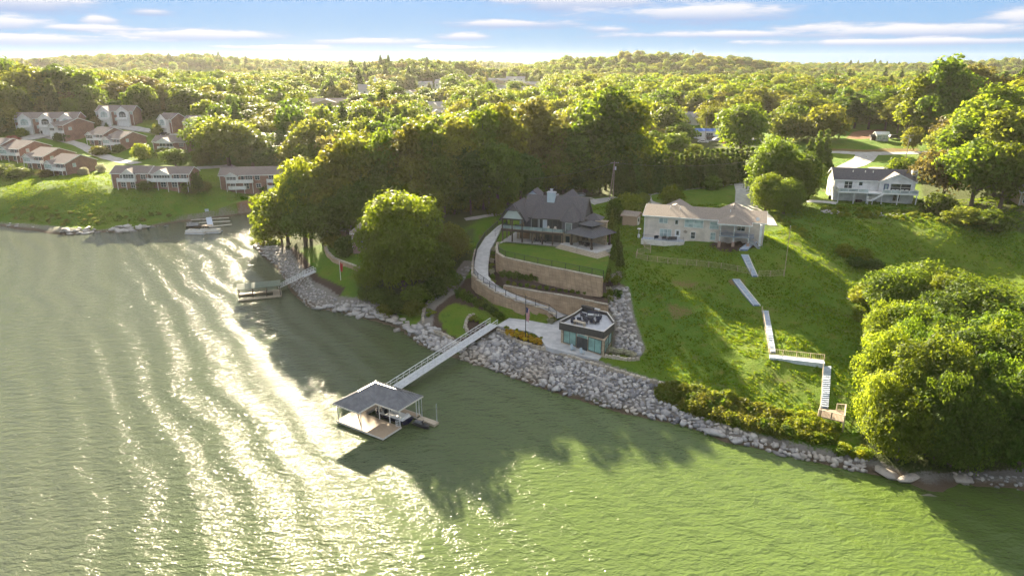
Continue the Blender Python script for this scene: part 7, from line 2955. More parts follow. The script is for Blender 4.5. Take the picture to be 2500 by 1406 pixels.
# ---- the wood behind the lake house: front edge and canopy
GW_ = 'trees of the wood behind the lake house'
WL = 'broadleaf tree in the wood behind and left of the lake house'
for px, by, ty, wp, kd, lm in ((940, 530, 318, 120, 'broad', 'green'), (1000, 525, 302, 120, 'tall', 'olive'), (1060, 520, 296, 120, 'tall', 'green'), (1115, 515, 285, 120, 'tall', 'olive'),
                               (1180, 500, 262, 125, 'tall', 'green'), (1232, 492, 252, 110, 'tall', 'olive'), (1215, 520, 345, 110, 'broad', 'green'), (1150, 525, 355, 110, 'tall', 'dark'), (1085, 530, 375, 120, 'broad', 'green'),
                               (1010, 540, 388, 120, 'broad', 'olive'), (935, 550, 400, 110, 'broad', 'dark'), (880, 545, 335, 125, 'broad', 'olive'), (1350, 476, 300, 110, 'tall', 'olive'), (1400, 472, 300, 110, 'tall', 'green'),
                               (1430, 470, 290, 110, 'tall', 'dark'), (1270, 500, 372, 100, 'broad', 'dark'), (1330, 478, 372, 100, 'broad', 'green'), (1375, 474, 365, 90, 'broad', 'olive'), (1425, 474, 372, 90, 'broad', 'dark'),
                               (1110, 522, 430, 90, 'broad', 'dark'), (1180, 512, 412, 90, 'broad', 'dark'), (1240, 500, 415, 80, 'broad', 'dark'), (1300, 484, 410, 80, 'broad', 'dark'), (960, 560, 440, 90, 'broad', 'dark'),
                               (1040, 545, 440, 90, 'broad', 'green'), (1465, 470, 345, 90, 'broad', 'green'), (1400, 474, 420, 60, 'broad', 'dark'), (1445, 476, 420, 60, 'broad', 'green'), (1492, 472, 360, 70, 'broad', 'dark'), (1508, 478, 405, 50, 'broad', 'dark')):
    tree(px, by, ty, wp, kd, lm, WL, GW_, 'forest_tree')
tree(1310, 480, 240, 130, 'tall', 'bronze', 'tall bronze tinted tree above the lake house roof')
tree(1478, 465, 212, 150, 'tall', 'green', 'tallest tree of the wood, left one of the twin crowns beside the hedge')
tree(1535, 458, 240, 120, 'tall', 'green', 'tall tree, right one of the twin crowns beside the hedge')
tree(1268, 476, 272, 46, 'cone', 'dark', 'narrow dark ivy clad tree among the tall trees above the lake house', name='columnar_tree')
GP = 'lakeside trees on the cottage point'
PL = 'lakeside tree on the wooded point left of the brick cottage'
for px, by, ty, wp, kd, lm in ((704, 598, 452, 120, 'broad', 'green'), (748, 590, 385, 110, 'broad', 'yellow'), (760, 588, 412, 110, 'broad', 'green'), (800, 578, 388, 120, 'tall', 'olive'), (842, 565, 352, 120, 'tall', 'olive'),
                               (790, 600, 480, 110, 'broad', 'dark'), (850, 585, 455, 110, 'broad', 'dark'), (890, 570, 440, 110, 'broad', 'dark'), (745, 602, 500, 90, 'broad', 'green'), (690, 602, 520, 80, 'broad', 'olive')):
    tree(px, by, ty, wp, kd, lm, PL, GP, 'lakeside_tree')
tree(655, 596, 474, 52, 'broad', 'yellow', 'bright yellow green tree leaning over the water at the wooded point', name='lakeside_tree')
tree(646, 598, 540, 50, 'broad', 'yellow', 'small bright yellow tree low over the water at the wooded point', name='lakeside_tree')
# ---- the big round tree by the cottage and its neighbours
tree(985, 705, 460, 200, 'dense', 'yellow', 'big round tree on the slope in front of the brick cottage', name='broadleaf_tree')
tree(1095, 650, 540, 95, 'broad', 'olive', 'smaller tree right of the big round tree')
tree(1112, 625, 580, 80, 'broad', 'green', 'pale green small tree between the big round tree and the driveway')
tree(1062, 690, 585, 100, 'dense', 'green', 'tree overlapping the right side of the big round tree')
tree(905, 712, 640, 70, 'broad', 'yellow', 'low yellow green tree at the left foot of the big round tree')
tree(845, 620, 575, 50, 'shrub', 'dark', 'dark bush left of the brick cottage wall')
tree(812, 600, 565, 45, 'shrub', 'olive', 'olive bush beside the low shed behind the cottage')
for k, (px, by, ty, wp, lm) in enumerate(((930, 735, 700, 60, 'dark'), (975, 755, 718, 70, 'dark'), (1020, 742, 700, 70, 'green'), (1060, 722, 680, 60, 'dark'), (895, 728, 700, 40, 'dark'), (1095, 700, 660, 55, 'dark'), (1010, 765, 735, 50, 'olive'), (950, 765, 738, 50, 'olive'))):
    tree(px, by, ty, wp, 'shrub', lm, 'dark undergrowth bush on the bank below the big round tree', 'bushes below the big round tree')
UG = 'undergrowth at the edge of the wood'
for k in range(22):
    px = 905 + k * 16.5
    tree(px, 548 - (px - 905) * .155 + rs.uniform(-6, 4), 548 - (px - 905) * .155 - rs.uniform(38, 62), rs.uniform(44, 64), 'shrub', ['dark', 'green', 'olive'][k % 3], 'leafy undergrowth bush at the foot of the wood left of the lake house', UG)
# ---- hedge of conifers
HG = 'conifers of the tall clipped hedge'
HL = 'dark conifer in the long tall hedge behind the road'
hx = np.linspace(1522, 1842, 27)
for i, px in enumerate(hx):
    by = 478 - (px - 1522) * .125
    ty = 384 - (px - 1522) * .085 + rs.uniform(-6, 6)
    tree(px, by, ty, 50, 'cone', 'dark', HL, HG)
for k, (px, by, ty) in enumerate(((1968, 428, 342), (1990, 424, 320), (2008, 418, 316))):
    tree(px, by, ty, 46, 'cone', 'dark', ['left', 'middle', 'right end'][k] + ' conifer of the short hedge remnant beside the sunlit field')
for k, (px, by, ty, wp, lm, lab) in enumerate(((1590, 405, 318, 60, 'dark', 'dark tree standing behind the left end of the hedge'), (1645, 395, 322, 70, 'green', 'round tree just behind the middle of the hedge'), (1692, 390, 350, 40, 'yellow', 'small pale tree behind the hedge before the filling station'),
                                               (1730, 330, 262, 55, 'olive', 'pale spreading tree left of the round sunlit tree'), (1610, 380, 335, 60, 'dark', 'low dark tree behind the hedge next to the tall twin crowns'))):
    tree(px, by, ty, wp, 'broad', lm, lab)
tree(1805, 392, 250, 118, 'broad', 'green', 'round sunlit tree standing tall behind the right half of the hedge')
# ---- ivy columns between the drives
CG_ = [(1885, 490, 335, 120, 'green', 'tall dense tree at the head of the lawn, left of the short conifers'), (1935, 505, 385, 105, 'green', 'front dense tree between the two house drives'), (1868, 515, 420, 80, 'green', 'sunlit dense tree at the left of the group between the drives'),
       (1912, 522, 435, 90, 'green', 'lowest dense tree of the group between the two house drives'), (1960, 480, 370, 80, 'dark', 'darker tree at the right back of the group between the drives')]
for px, by, ty, wp, lm, lab in CG_:
    tree(px, by, ty, wp, 'dense', lm, lab, lod=0)
# ---- right hand lakeside thicket
RG = 'trees of the shaded thicket at the right shore'
RL = 'dark dense tree in the shaded thicket above the right shore'
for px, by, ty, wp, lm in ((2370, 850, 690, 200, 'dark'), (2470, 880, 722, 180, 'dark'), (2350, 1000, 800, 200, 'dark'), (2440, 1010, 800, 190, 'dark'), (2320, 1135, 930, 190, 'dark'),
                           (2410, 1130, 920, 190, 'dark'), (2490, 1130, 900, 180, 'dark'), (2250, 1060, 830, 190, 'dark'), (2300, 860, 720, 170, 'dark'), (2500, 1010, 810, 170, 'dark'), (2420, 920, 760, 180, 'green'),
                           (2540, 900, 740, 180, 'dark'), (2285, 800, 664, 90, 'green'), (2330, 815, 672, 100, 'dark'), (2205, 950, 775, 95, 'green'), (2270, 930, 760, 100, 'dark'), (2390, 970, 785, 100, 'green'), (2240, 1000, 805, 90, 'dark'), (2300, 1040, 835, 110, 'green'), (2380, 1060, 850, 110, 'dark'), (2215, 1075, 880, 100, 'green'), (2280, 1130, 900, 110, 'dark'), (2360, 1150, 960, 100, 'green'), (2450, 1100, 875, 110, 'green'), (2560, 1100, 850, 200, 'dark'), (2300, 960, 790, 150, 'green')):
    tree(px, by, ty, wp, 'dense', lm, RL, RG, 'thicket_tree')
for px, by, ty, wp, lm, lab in ((2180, 780, 655, 150, 'green', 'tree with sunlit crown at the top left corner of the right shore thicket'), (2245, 770, 640, 170, 'green', 'topmost broad tree of the right shore thicket'),
                                (2160, 880, 735, 120, 'yellow', 'sunlit tree on the left edge of the thicket below its top corner'), (2225, 900, 740, 160, 'green', 'dense tree behind the sunlit left edge of the thicket'),
                                (2150, 985, 800, 120, 'yellow', 'sunlit tree half way down the left edge of the thicket'), (2140, 1080, 905, 110, 'yellow', 'sunlit tree at the foot of the thicket edge beside the landing'),
                                (2190, 1120, 960, 150, 'green', 'low dense tree at the lakeside foot of the thicket'), (2195, 1010, 860, 150, 'green', 'dense tree in the middle of the thicket front')):
    tree(px, by, ty, wp, 'dense', lm, lab, None, 'thicket_tree')
# ---- trees at the upper right
for px, by, ty, wp, kd, lm, lab in ((2300, 490, 362, 120, 'broad', 'bronze', 'bronze leaved tree right beside the white house'), (2370, 505, 350, 140, 'broad', 'green', 'broad green tree right of the bronze one'), (2440, 510, 345, 130, 'broad', 'green', 'green tree near the framed house corner at the right edge'),
                                    (2490, 480, 255, 150, 'tall', 'green', 'tall tree at the right edge above the framed house corner'), (2400, 425, 205, 160, 'tall', 'yellow', 'tall sunlit tree right of the leaning pole'), (2455, 405, 188, 170, 'tall', 'yellow', 'tall sunlit tree near the right edge of the picture'),
                                    (2345, 410, 262, 120, 'tall', 'yellow', 'sunlit tree next to the leaning pole on its right'), (2290, 352, 136, 120, 'tall', 'green', 'tallest tree on the right skyline'), (2235, 345, 178, 110, 'tall', 'green', 'tall tree just left of the skyline tree'),
                                    (2160, 318, 212, 110, 'tall', 'green', 'broad tall tree behind the greenhouse'), (2085, 314, 228, 110, 'pine', 'dark', 'dark layered pine left behind the greenhouse'), (2028, 312, 248, 90, 'tall', 'dark', 'dark tree behind the wire carrying pole'),
                                    (1965, 312, 232, 110, 'broad', 'green', 'round tree left of the wire carrying pole'), (1925, 312, 262, 80, 'broad', 'yellow', 'pale sunlit tree behind the road wires'), (2215, 319, 262, 70, 'broad', 'bronze', 'reddish low tree right of the greenhouse'),
                                    (2360, 322, 158, 130, 'tall', 'bronze', 'brownish tall tree right of the skyline tree'), (2450, 325, 188, 140, 'tall', 'olive', 'olive tall tree on the far right rise'), (2120, 316, 262, 80, 'broad', 'dark', 'dark tree close behind the greenhouse'),
                                    (2190, 326, 230, 90, 'tall', 'olive', 'olive tree between the greenhouse and the leaning pole'), (2335, 458, 290, 120, 'tall', 'green', 'tall green tree behind the bronze one'), (2425, 482, 268, 150, 'tall', 'olive', 'tall olive tree above the broad green ones at the right'), (2330, 370, 300, 70, 'broad', 'yellow', 'low yellow tree at the right end of the field'), (2500, 400, 310, 90, 'broad', 'green', 'green tree under the tall ones at the right edge')):
    tree(px, by, ty, wp, kd, lm, lab)
tree(2195, 434, 390, 60, 'shrub', 'yellow', 'flat topped sunlit small tree behind the white house', name='small_tree')
tree(2290, 520, 470, 70, 'shrub', 'dark', 'dark bush below the bronze tree right of the white house')
tree(2350, 545, 505, 80, 'shrub', 'olive', 'olive bush on the slope right of the white house')
tree(2420, 560, 515, 80, 'shrub', 'dark', 'dark bush below the framed house corner')
for k, (px, by, ty, wp, lm, lab) in enumerate(((2060, 622, 594, 36, 'yellow', 'pale yellowish bush on the lit strip of the right lawn'), (2105, 640, 606, 40, 'yellow', 'yellow leaved sapling on the right lawn'), (2130, 655, 630, 50, 'dark', 'dark brush heap beside the yellow leaved sapling'), (2090, 650, 632, 40, 'dark', 'low dark brush on the right lawn strip'))):
    tree(px, by, ty, wp, 'shrub', lm, lab)
# ---- garden trees near the houses
for px, by, ty, wp, kd, lm, lab in ((1640, 500, 456, 52, 'shrub', 'yellow', 'small spreading sunlit tree on the lawn above the ranch house'), (1738, 461, 428, 42, 'shrub', 'green', 'small tree on the lawn by the road, left of the darker sapling'), (1765, 458, 415, 30, 'broad', 'dark', 'dark sapling on the lawn by the road'),
                                    (1528, 528, 476, 70, 'shrub', 'yellow', 'light green garden tree right of the lake house roof'), (1565, 512, 470, 40, 'broad', 'green', 'young tree above the tan shed'), (1500, 545, 488, 40, 'shrub', 'green', 'green bush between the lake house and the tan shed'),
                                    (1255, 500, 470, 30, 'broad', 'green', 'thin sapling left of the pale blue tower'), (1212, 525, 488, 40, 'shrub', 'green', 'light green bush at the bend of the upper driveway')):
    tree(px, by, ty, wp, kd, lm, lab)
for k, (px, by, ty) in enumerate(((1492, 575, 510), (1500, 600, 535), (1507, 620, 555), (1497, 632, 575), (1514, 648, 590))):
    tree(px, by, ty, 20, 'cone', ['yellow', 'green', 'dark', 'green', 'dark'][k], '%s slender conifer in the row right of the gazebo' % ['topmost', 'second', 'third', 'fourth', 'lowest'][k], name='slender_conifer')
# shrubs of the beds
SB = 'clipped shrubs below the upper retaining wall'
for k in range(17):
    f = k / 16
    x, y = 1228 + 226 * f, 676 + 32 * f - 10 * f * f
    p = P(x, y, 8.5 - .2 * f)
    plant('shrub', 'bush0_%d' % (k % 3), 'dark', p, 1.5 * rs.uniform(.85, 1.15), 1.5, 'clipped dark green shrub in the row below the upper retaining wall', SB, 'shrub', stem='stem')
for k in range(16):
    f = k / 15
    p = P(1240 + 235 * f, 694 + 34 * f - 4 * f * f, 7.9)
    plant('shrub', 'bush0_%d' % (k % 3), ['green', 'olive', 'dark'][k % 3], p, .7 * rs.uniform(.8, 1.3), .9, 'low shrub in the planted bed between the two upper walls', 'low shrubs of the planted bed', 'shrub', stem='stem')
for k in range(9):
    f = k / 8
    p = P(1206 - 6 * math.sin(f * 3), 612 + 78 * f, 9.3 - 1.6 * f)
    plant('shrub', 'bush0_%d' % (k % 3), ['cream', 'green', 'olive'][k % 3], p, 1.0 * rs.uniform(.8, 1.4), 1.1, 'shrub in the narrow bed along the inner curve of the driveway', 'shrubs along the inner driveway curve', 'shrub', stem='stem')
for k in range(20):
    f = k / 19
    x, y = 1122 + 110 * f + rs.uniform(-5, 5), 728 + 50 * f + rs.uniform(-8, 2)
    g = G(x, y)
    plant('shrub', 'bush0_%d' % (k % 3), ['dark', 'green', 'dark'][k % 3], g, (2.0 - 1.1 * f) * rs.uniform(.8, 1.2), 1.5, 'dark shrub in the mulch bed below the tall curved wall', 'shrubs below the tall curved wall', 'shrub', stem='stem')
for k in range(12):
    x, y = 1490 + rs.uniform(-14, 22), 672 + k * 6 + rs.uniform(-4, 4)
    g = G(x, y)
    plant('shrub', 'bush0_%d' % (k % 3), ['green', 'dark', 'cream', 'olive'][k % 4], g, rs.uniform(1.2, 2.2), rs.uniform(1.5, 2.2), 'garden shrub at the right end of the retaining walls', 'shrubs right of the retaining walls', 'shrub', stem='stem')
for k in range(24):
    x, y = 1236 + 84 * (k % 8) / 7 + rs.uniform(-3, 3), 808 + 8 * (k // 8) + 26 * (k % 8) / 7 * .9 + rs.uniform(-2, 2)
    g = G(x, y)
    plant('flower_tuft', 'flower_0', 'flower' if k // 8 else 'yellow', (g[0], g[1], max(g[2], 2.6)), rs.uniform(.6, 1.0), rs.uniform(.8, 1.3), 'yellow flowering tuft in the bed round the black flagpole', 'yellow tufts round the black flagpole', 'flower', stem='stem')
for k, (x, y) in enumerate(((1047, 762), (1058, 767), (1046, 773), (1151, 782), (1160, 778), (1163, 785), (1175, 790))):
    g = G(x, y)
    plant('flower_tuft', 'flower_0', 'yellow', g, .8, 1.2, ['yellow green tuft in the mulch left of the small lawn', 'yellow green tuft inside the small curved wall'][k > 2], ['tufts left of the small lawn', 'tufts inside the small curved wall'][k > 2], 'flower', stem='stem')
for k in range(14):
    g = G(1486 + 4.6 * k, 858 + .9 * k + rs.uniform(-2, 3))
    plant('flower_tuft', 'flower_0', 'cream', g, .9, 1.2, 'cream flowering plant in the bed right of the pavilion', 'cream flowers right of the pavilion', 'flower', stem='stem')
for k, (x, y) in enumerate(((1344, 789), (1350, 786))):
    plant('flower_tuft', 'bush0_0', 'cream' if k == 0 else 'green', P(x, y, 3.1), 1.0, 1.2, ['cream flowering plant in the planter at the end of the curved wall', 'green plant in the planter at the end of the curved wall'][k], None, 'flower', stem='stem')
# ---- across the cove
for px, by, ty, wp, kd, lm, lab in ((430, 408, 362, 62, 'broad', 'green', 'leafy round tree above the brick duplex roof'), (348, 388, 349, 40, 'shrub', 'yellow', 'bright yellow young tree between the two condo rows'), (492, 402, 360, 40, 'shrub', 'olive', 'olive bush right of the leafy round tree'),
                                    (560, 405, 290, 130, 'broad', 'olive', 'dense tree right of the upper townhouse'), (618, 410, 325, 120, 'broad', 'green', 'dense tree behind the long condominium, the middle one'), (668, 425, 360, 90, 'broad', 'dark', 'dark tree behind the right end of the long condominium'),
                                    (520, 375, 285, 110, 'broad', 'green', 'dense sunlit tree next to the right end townhouse'), (478, 470, 425, 36, 'shrub', 'dark', 'dark bush between the duplex and the long condominium'), (497, 466, 440, 36, 'shrub', 'olive', 'small olive tree beside the cove path'),
                                    (462, 472, 440, 34, 'shrub', 'green', 'green bush at the right end of the duplex'), (655, 478, 445, 40, 'shrub', 'dark', 'dark bush below the right balcony of the long condominium'),
                                    (182, 296, 240, 44, 'broad', 'green', 'slim sunlit tree between the two townhouse rows'), (190, 305, 278, 26, 'shrub', 'pink', 'pinkish flowering bush right of the three townhouses'), (32, 346, 332, 30, 'shrub', 'pink', 'orange pink bush above the left condo row'),
                                    (236, 308, 284, 26, 'shrub', 'bronze', 'reddish small tree left of the twin townhouses'), (262, 320, 300, 22, 'cone', 'dark', 'small dark conifer before the twin townhouses'), (55, 332, 314, 26, 'shrub', 'yellow', 'yellow green bush beside the first townhouse garage'),
                                    (384, 330, 305, 26, 'shrub', 'olive', 'bush at the left wall of the single brick townhouse'), (205, 428, 408, 22, 'shrub', 'cream', 'white flowering bush at the brick flank of the front condo'), (248, 420, 402, 20, 'shrub', 'cream', 'white flowering bush at the far corner of the brick flank'),
                                    (45, 432, 408, 60, 'shrub', 'dark', 'dark hedge like bush below the second condo of the left row'), (10, 425, 400, 60, 'shrub', 'dark', 'dark hedge like bush at the left edge below the condos'), (115, 432, 415, 40, 'shrub', 'bronze', 'brownish bush at the corner of the front condo'),
                                    (245, 378, 355, 40, 'shrub', 'olive', 'olive bush below the upper condo row'), (290, 372, 352, 26, 'shrub', 'dark', 'dark bush below the porch of the upper condo'), (400, 385, 360, 40, 'shrub', 'green', 'green bush before the wide gabled condo'), (150, 345, 325, 30, 'shrub', 'dark', 'dark bush below the condo under the townhouses'),
                                    (360, 462, 440, 40, 'shrub', 'dark', 'dark bush where the two duplex halves meet')):
    tree(px, by, ty, wp, kd, lm, lab)
LG = 'trees of the hillside above the townhouses'
for px, by, ty, wp, kd, lm in ((20, 305, 198, 110, 'broad', 'green'), (85, 285, 165, 110, 'broad', 'olive'), (150, 280, 158, 105, 'broad', 'dark'), (215, 280, 172, 100, 'tall', 'green'), (300, 272, 192, 95, 'tall', 'olive'), (360, 278, 188, 100, 'tall', 'bronze'), (420, 285, 205, 95, 'tall', 'olive'),
                               (478, 300, 215, 100, 'tall', 'green'), (535, 300, 222, 100, 'broad', 'olive'), (600, 312, 232, 100, 'broad', 'green'), (650, 330, 250, 100, 'broad', 'green'), (50, 262, 150, 110, 'broad', 'olive'), (0, 270, 140, 110, 'broad', 'dark'), (120, 255, 178, 90, 'broad', 'yellow'),
                               (265, 262, 200, 80, 'broad', 'dark'), (330, 262, 205, 80, 'broad', 'olive'), (395, 266, 215, 80, 'broad', 'dark'), (450, 276, 235, 80, 'broad', 'bronze'), (700, 350, 262, 105, 'broad', 'olive'), (745, 360, 282, 100, 'broad', 'green'), (590, 345, 268, 100, 'broad', 'dark'), (640, 372, 292, 100, 'broad', 'olive'), (690, 392, 318, 100, 'broad', 'dark')):
    tree(px, by, ty, wp, kd, lm, 'broadleaf tree on the wooded hillside above the townhouses' if px < 500 else 'broadleaf tree on the hazy wooded slope right of the townhouses', LG if px < 500 else 'trees of the slope right of the townhouses', 'hillside_tree')

# valley trees that can be told apart
for px, by, ty, wp, kd, lm, lab in ((972, 228, 195, 26, 'cone', 'dark', 'dark egg shaped conifer beside the far ranch house'), (1048, 228, 202, 24, 'cone', 'dark', 'second dark egg shaped conifer of the far valley'), (930, 232, 192, 56, 'broad', 'green', 'spreading tree beside the steepled hall'),
                                    (1075, 262, 222, 70, 'broad', 'dark', 'wide dark round tree above the broad gabled far house'), (1110, 232, 184, 60, 'broad', 'green', 'round far tree right of the farmhouse'), (740, 250, 212, 50, 'broad', 'dark', 'dense round far tree left of the small cottage'), (1243, 262, 222, 50, 'pine', 'dark', 'tall far pine left of the wood top'),
                                    (1215, 262, 226, 45, 'pine', 'dark', 'second far pine beside the tall one')):
    tree(px, by, ty, wp, kd, lm, lab, lod=1)


# ------------------------------------------------------------------ woods beyond
MEADOW = [((1870, 340), (2160, 330), (2130, 308), (1860, 306)), ((2025, 365), (2300, 364), (2300, 322), (2160, 318), (2080, 322), (2020, 338)), ((2030, 372), (2230, 372), (2260, 412), (2030, 415)), ((1690, 352), (1880, 356), (1880, 312), (1690, 318)), ((1150, 246), (1260, 246), (1240, 206), (1180, 203)),
          ((1540, 172), (1680, 172), (1670, 160), (1550, 160)), ((1020, 300), (1110, 305), (1110, 268), (1020, 268)), ((880, 246), (1080, 250), (1080, 212), (880, 222)), ((1440, 490), (1850, 450), (1850, 340), (1700, 352), (1540, 420), (1520, 470))]
MEAD = [[G(x, y)[:2] for x, y in m] for m in MEADOW]
KEEP = [[G(x, y)[:2] for x, y in m] for m in (((-200, 420), (-60, 350), (60, 318), (230, 296), (500, 300), (510, 400), (700, 400), (700, 560), (-200, 620)),)]
wn = []
X, Y = np.meshgrid(np.arange(-1900, 1900, 8.2), np.arange(205, 2260, 8.2))
X = X + rs.uniform(-3.6, 3.6, X.shape)
Y = Y + rs.uniform(-3.6, 3.6, Y.shape)
k = (np.abs(X) < Y * .80 + 60) & ~((Y > 1000) & (rs.rand(*X.shape) < .45))
for m in MEAD + KEEP:
    k &= ~inside(m, X, Y)
# the built slopes stay open
front = [G(x, y)[:2] for x, y in ((1140, 560), (1230, 500), (1440, 475), (1530, 470), (1850, 440), (2000, 425), (2030, 360), (2300, 372), (2290, 470), (2240, 480), (2480, 520))] + [(260, 160), (260, 40), (0, 60)]
k &= ~inside(front, X, Y)
# not on the water, nor on the point in front
k &= ~(inside(water_poly, X, Y) | (seg_dist(shore_line, X, Y) < 6))
k &= ~((Y < 235) & (X < -20))
k &= ~((Y < 300) & (X > 20) & (X < 130))
for cx, cyy, r in CLEAR:
    k &= (X - cx) ** 2 + (Y - cyy) ** 2 > (r + 2.5) ** 2
for cx, cyy, r in TREES:
    k &= (X - cx) ** 2 + (Y - cyy) ** 2 > (r * .55 + 1.5) ** 2
wx, wy = X[k], Y[k]
wz = Tv(wx, wy)
dens = np.sin(wx / 47 + 1.3) * np.cos(wy / 61) + .6 * np.sin(wx / 23 + wy / 31)
k2 = (dens > -.62) | (rs.rand(len(wx)) < .12)
wx, wy, wz = wx[k2], wy[k2], wz[k2]
NW = len(wx)
wh_ = (7 + 12 * rs.beta(2, 2, NW)) * (1 + .12 * np.sin(wx / 80) * np.cos(wy / 90))
ww_ = rs.uniform(.75, 1.1, NW) * np.clip(wh_, 8, 15)
# far houses and clearings are seen over the trees before them
keep = np.ones(NW, bool)
for (cx, cyy, r) in CLEAR:
    if cyy > 330:
        L = math.hypot(cx, cyy)
        ux, uy = -cx / L, -cyy / L
        t_ = (wx - cx) * ux + (wy - cyy) * uy
        s_ = np.abs((wx - cx) * uy - (wy - cyy) * ux)
        los = T(cx, cyy) + 1.0 + (CAM_H - T(cx, cyy)) * t_ / L
        hit = (t_ > 0) & (t_ < 420) & (s_ < r * .75 * (1 - t_ / L))
        allow = los - wz
        wh_ = np.where(hit, np.minimum(wh_, np.maximum(allow, 3)), wh_)
        keep &= ~(hit & (allow < 3))
wx, wy, wz, wh_, ww_ = wx[keep], wy[keep], wz[keep], wh_[keep], ww_[keep]
ww_ = np.minimum(ww_, wh_ * 1.3)
NW = len(wx)
order = np.argsort(wy)
# nearest and largest: things of their own; the rest one mass
px_, py_ = np.array([proj(a, b, c + 8) for a, b, c in zip(wx, wy, wz)]).T
near = [i for i in order if -40 < px_[i] < 2540][:70]
for i in near:
    d = depth_of(wx[i], wy[i], wz[i])
    fam = 'broad1_' if d < 420 else 'broad2_'
    keys = [q for q in PROTO if q.startswith(fam)]
    lm = ['green', 'olive', 'dark', 'green', 'olive', 'yellow'][rs.randint(6)]
    side = 'left' if px_[i] < 800 else 'middle' if px_[i] < 1600 else 'right'
    plant('woodland_tree', keys[rs.randint(len(keys))], lm, (wx[i], wy[i], wz[i] - .2), wh_[i], ww_[i], {'left': 'broadleaf tree at the near edge of the far woods behind the cove houses', 'middle': 'broadleaf tree at the near edge of the far woods behind the lake house wood', 'right': 'broadleaf tree at the near edge of the far woods beyond the road'}[side],
          'near edge trees of the far woods, ' + side)
rest = np.setdiff1d(order, near)


def joined_proto(key, lm):
    p = PROTO[key]
    me = fast_mesh('woods_tree', p['V'], p['Q'], [LM[lm]], p['tn'])
    o = bpy.data.objects.new('woods_tree', me)
    return o


pc_ = bpy.data.collections.new('woods_source')
NP = 0
for lm in ('green', 'olive', 'dark', 'bronze'):
    for key in ('broad2_0', 'broad2_1', 'broad2_2', 'broad2_3') if lm in ('green', 'olive') else ('broad2_0', 'broad2_1', 'broad2_2') if lm == 'dark' else ('broad2_3',):
        o = joined_proto(key, lm)
        o.name = 'woods_tree_%02d' % NP
        pc_.objects.link(o)
        NP += 1
o = joined_proto('pine1_0', 'dark')
o.name = 'woods_tree_%02d' % NP
pc_.objects.link(o)
NP += 1


def instancer(name, pts, rz, sx, sz, idx, coll):
    me = bpy.data.meshes.new(name)
    me.vertices.add(len(pts))
    me.vertices.foreach_set('co', np.asarray(pts, np.float32).ravel())
    for nm, typ, arr in (('rz', 'FLOAT', rz), ('sx', 'FLOAT', sx), ('sz', 'FLOAT', sz)):
        me.attributes.new(nm, typ, 'POINT').data.foreach_set('value', np.asarray(arr, np.float32))
    me.attributes.new('idx', 'INT', 'POINT').data.foreach_set('value', np.asarray(idx, np.int32))
    ob = mesh_obj(name, me)
    ng = bpy.data.node_groups.new(name, 'GeometryNodeTree')
    ng.interface.new_socket('Geometry', in_out='INPUT', socket_type='NodeSocketGeometry')
    ng.interface.new_socket('Geometry', in_out='OUTPUT', socket_type='NodeSocketGeometry')
    N, Lk = ng.nodes, ng.links
    gi, go = N.new('NodeGroupInput'), N.new('NodeGroupOutput')
    ci = N.new('GeometryNodeCollectionInfo')
    ci.inputs['Collection'].default_value = coll
    ci.inputs['Separate Children'].default_value = True
    ci.inputs['Reset Children'].default_value = True
    io = N.new('GeometryNodeInstanceOnPoints')
    io.inputs['Pick Instance'].default_value = True

    def attr(nm, typ):
        a = N.new('GeometryNodeInputNamedAttribute')
        a.data_type = typ
        a.inputs[0].default_value = nm
        return a.outputs[0]
    cr_ = N.new('ShaderNodeCombineXYZ')
    Lk.new(attr('rz', 'FLOAT'), cr_.inputs[2])
    cs_ = N.new('ShaderNodeCombineXYZ')
    sxo = attr('sx', 'FLOAT')
    Lk.new(sxo, cs_.inputs[0])
    Lk.new(sxo, cs_.inputs[1])
    Lk.new(attr('sz', 'FLOAT'), cs_.inputs[2])
    Lk.new(gi.outputs[0], io.inputs['Points'])
    Lk.new(ci.outputs[0], io.inputs['Instance'])
    Lk.new(attr('idx', 'INT'), io.inputs['Instance Index'])
    Lk.new(cr_.outputs[0], io.inputs['Rotation'])
    Lk.new(cs_.outputs[0], io.inputs['Scale'])
    Lk.new(io.outputs[0], go.inputs[0])
    md = ob.modifiers.new('scatter', 'NODES')
    md.node_group = ng
    return ob


zone = np.sin(wx / 70 + .5) + np.cos(wy / 85) + rs.uniform(-1.2, 1.2, NW)
idx = np.where(zone > 1.1, rs.randint(0, 4, NW), np.where(zone > .35, rs.randint(4, 8, NW), np.where(zone > -.9, rs.randint(8, 11, NW), np.where(rs.rand(NW) < .05, NP - 1, rs.randint(0, NP, NW)))))
wd_o = instancer('distant_woods', np.stack([wx, wy, wz - .3], -1)[rest], rs.uniform(0, 6.28, NW)[rest], (ww_ / 14)[rest], (wh_ / 16)[rest], idx[rest], pc_)
tag(wd_o, 'hazy mass of broadleaf woods rolling to the far ridges', 'woods', None, 'stuff')

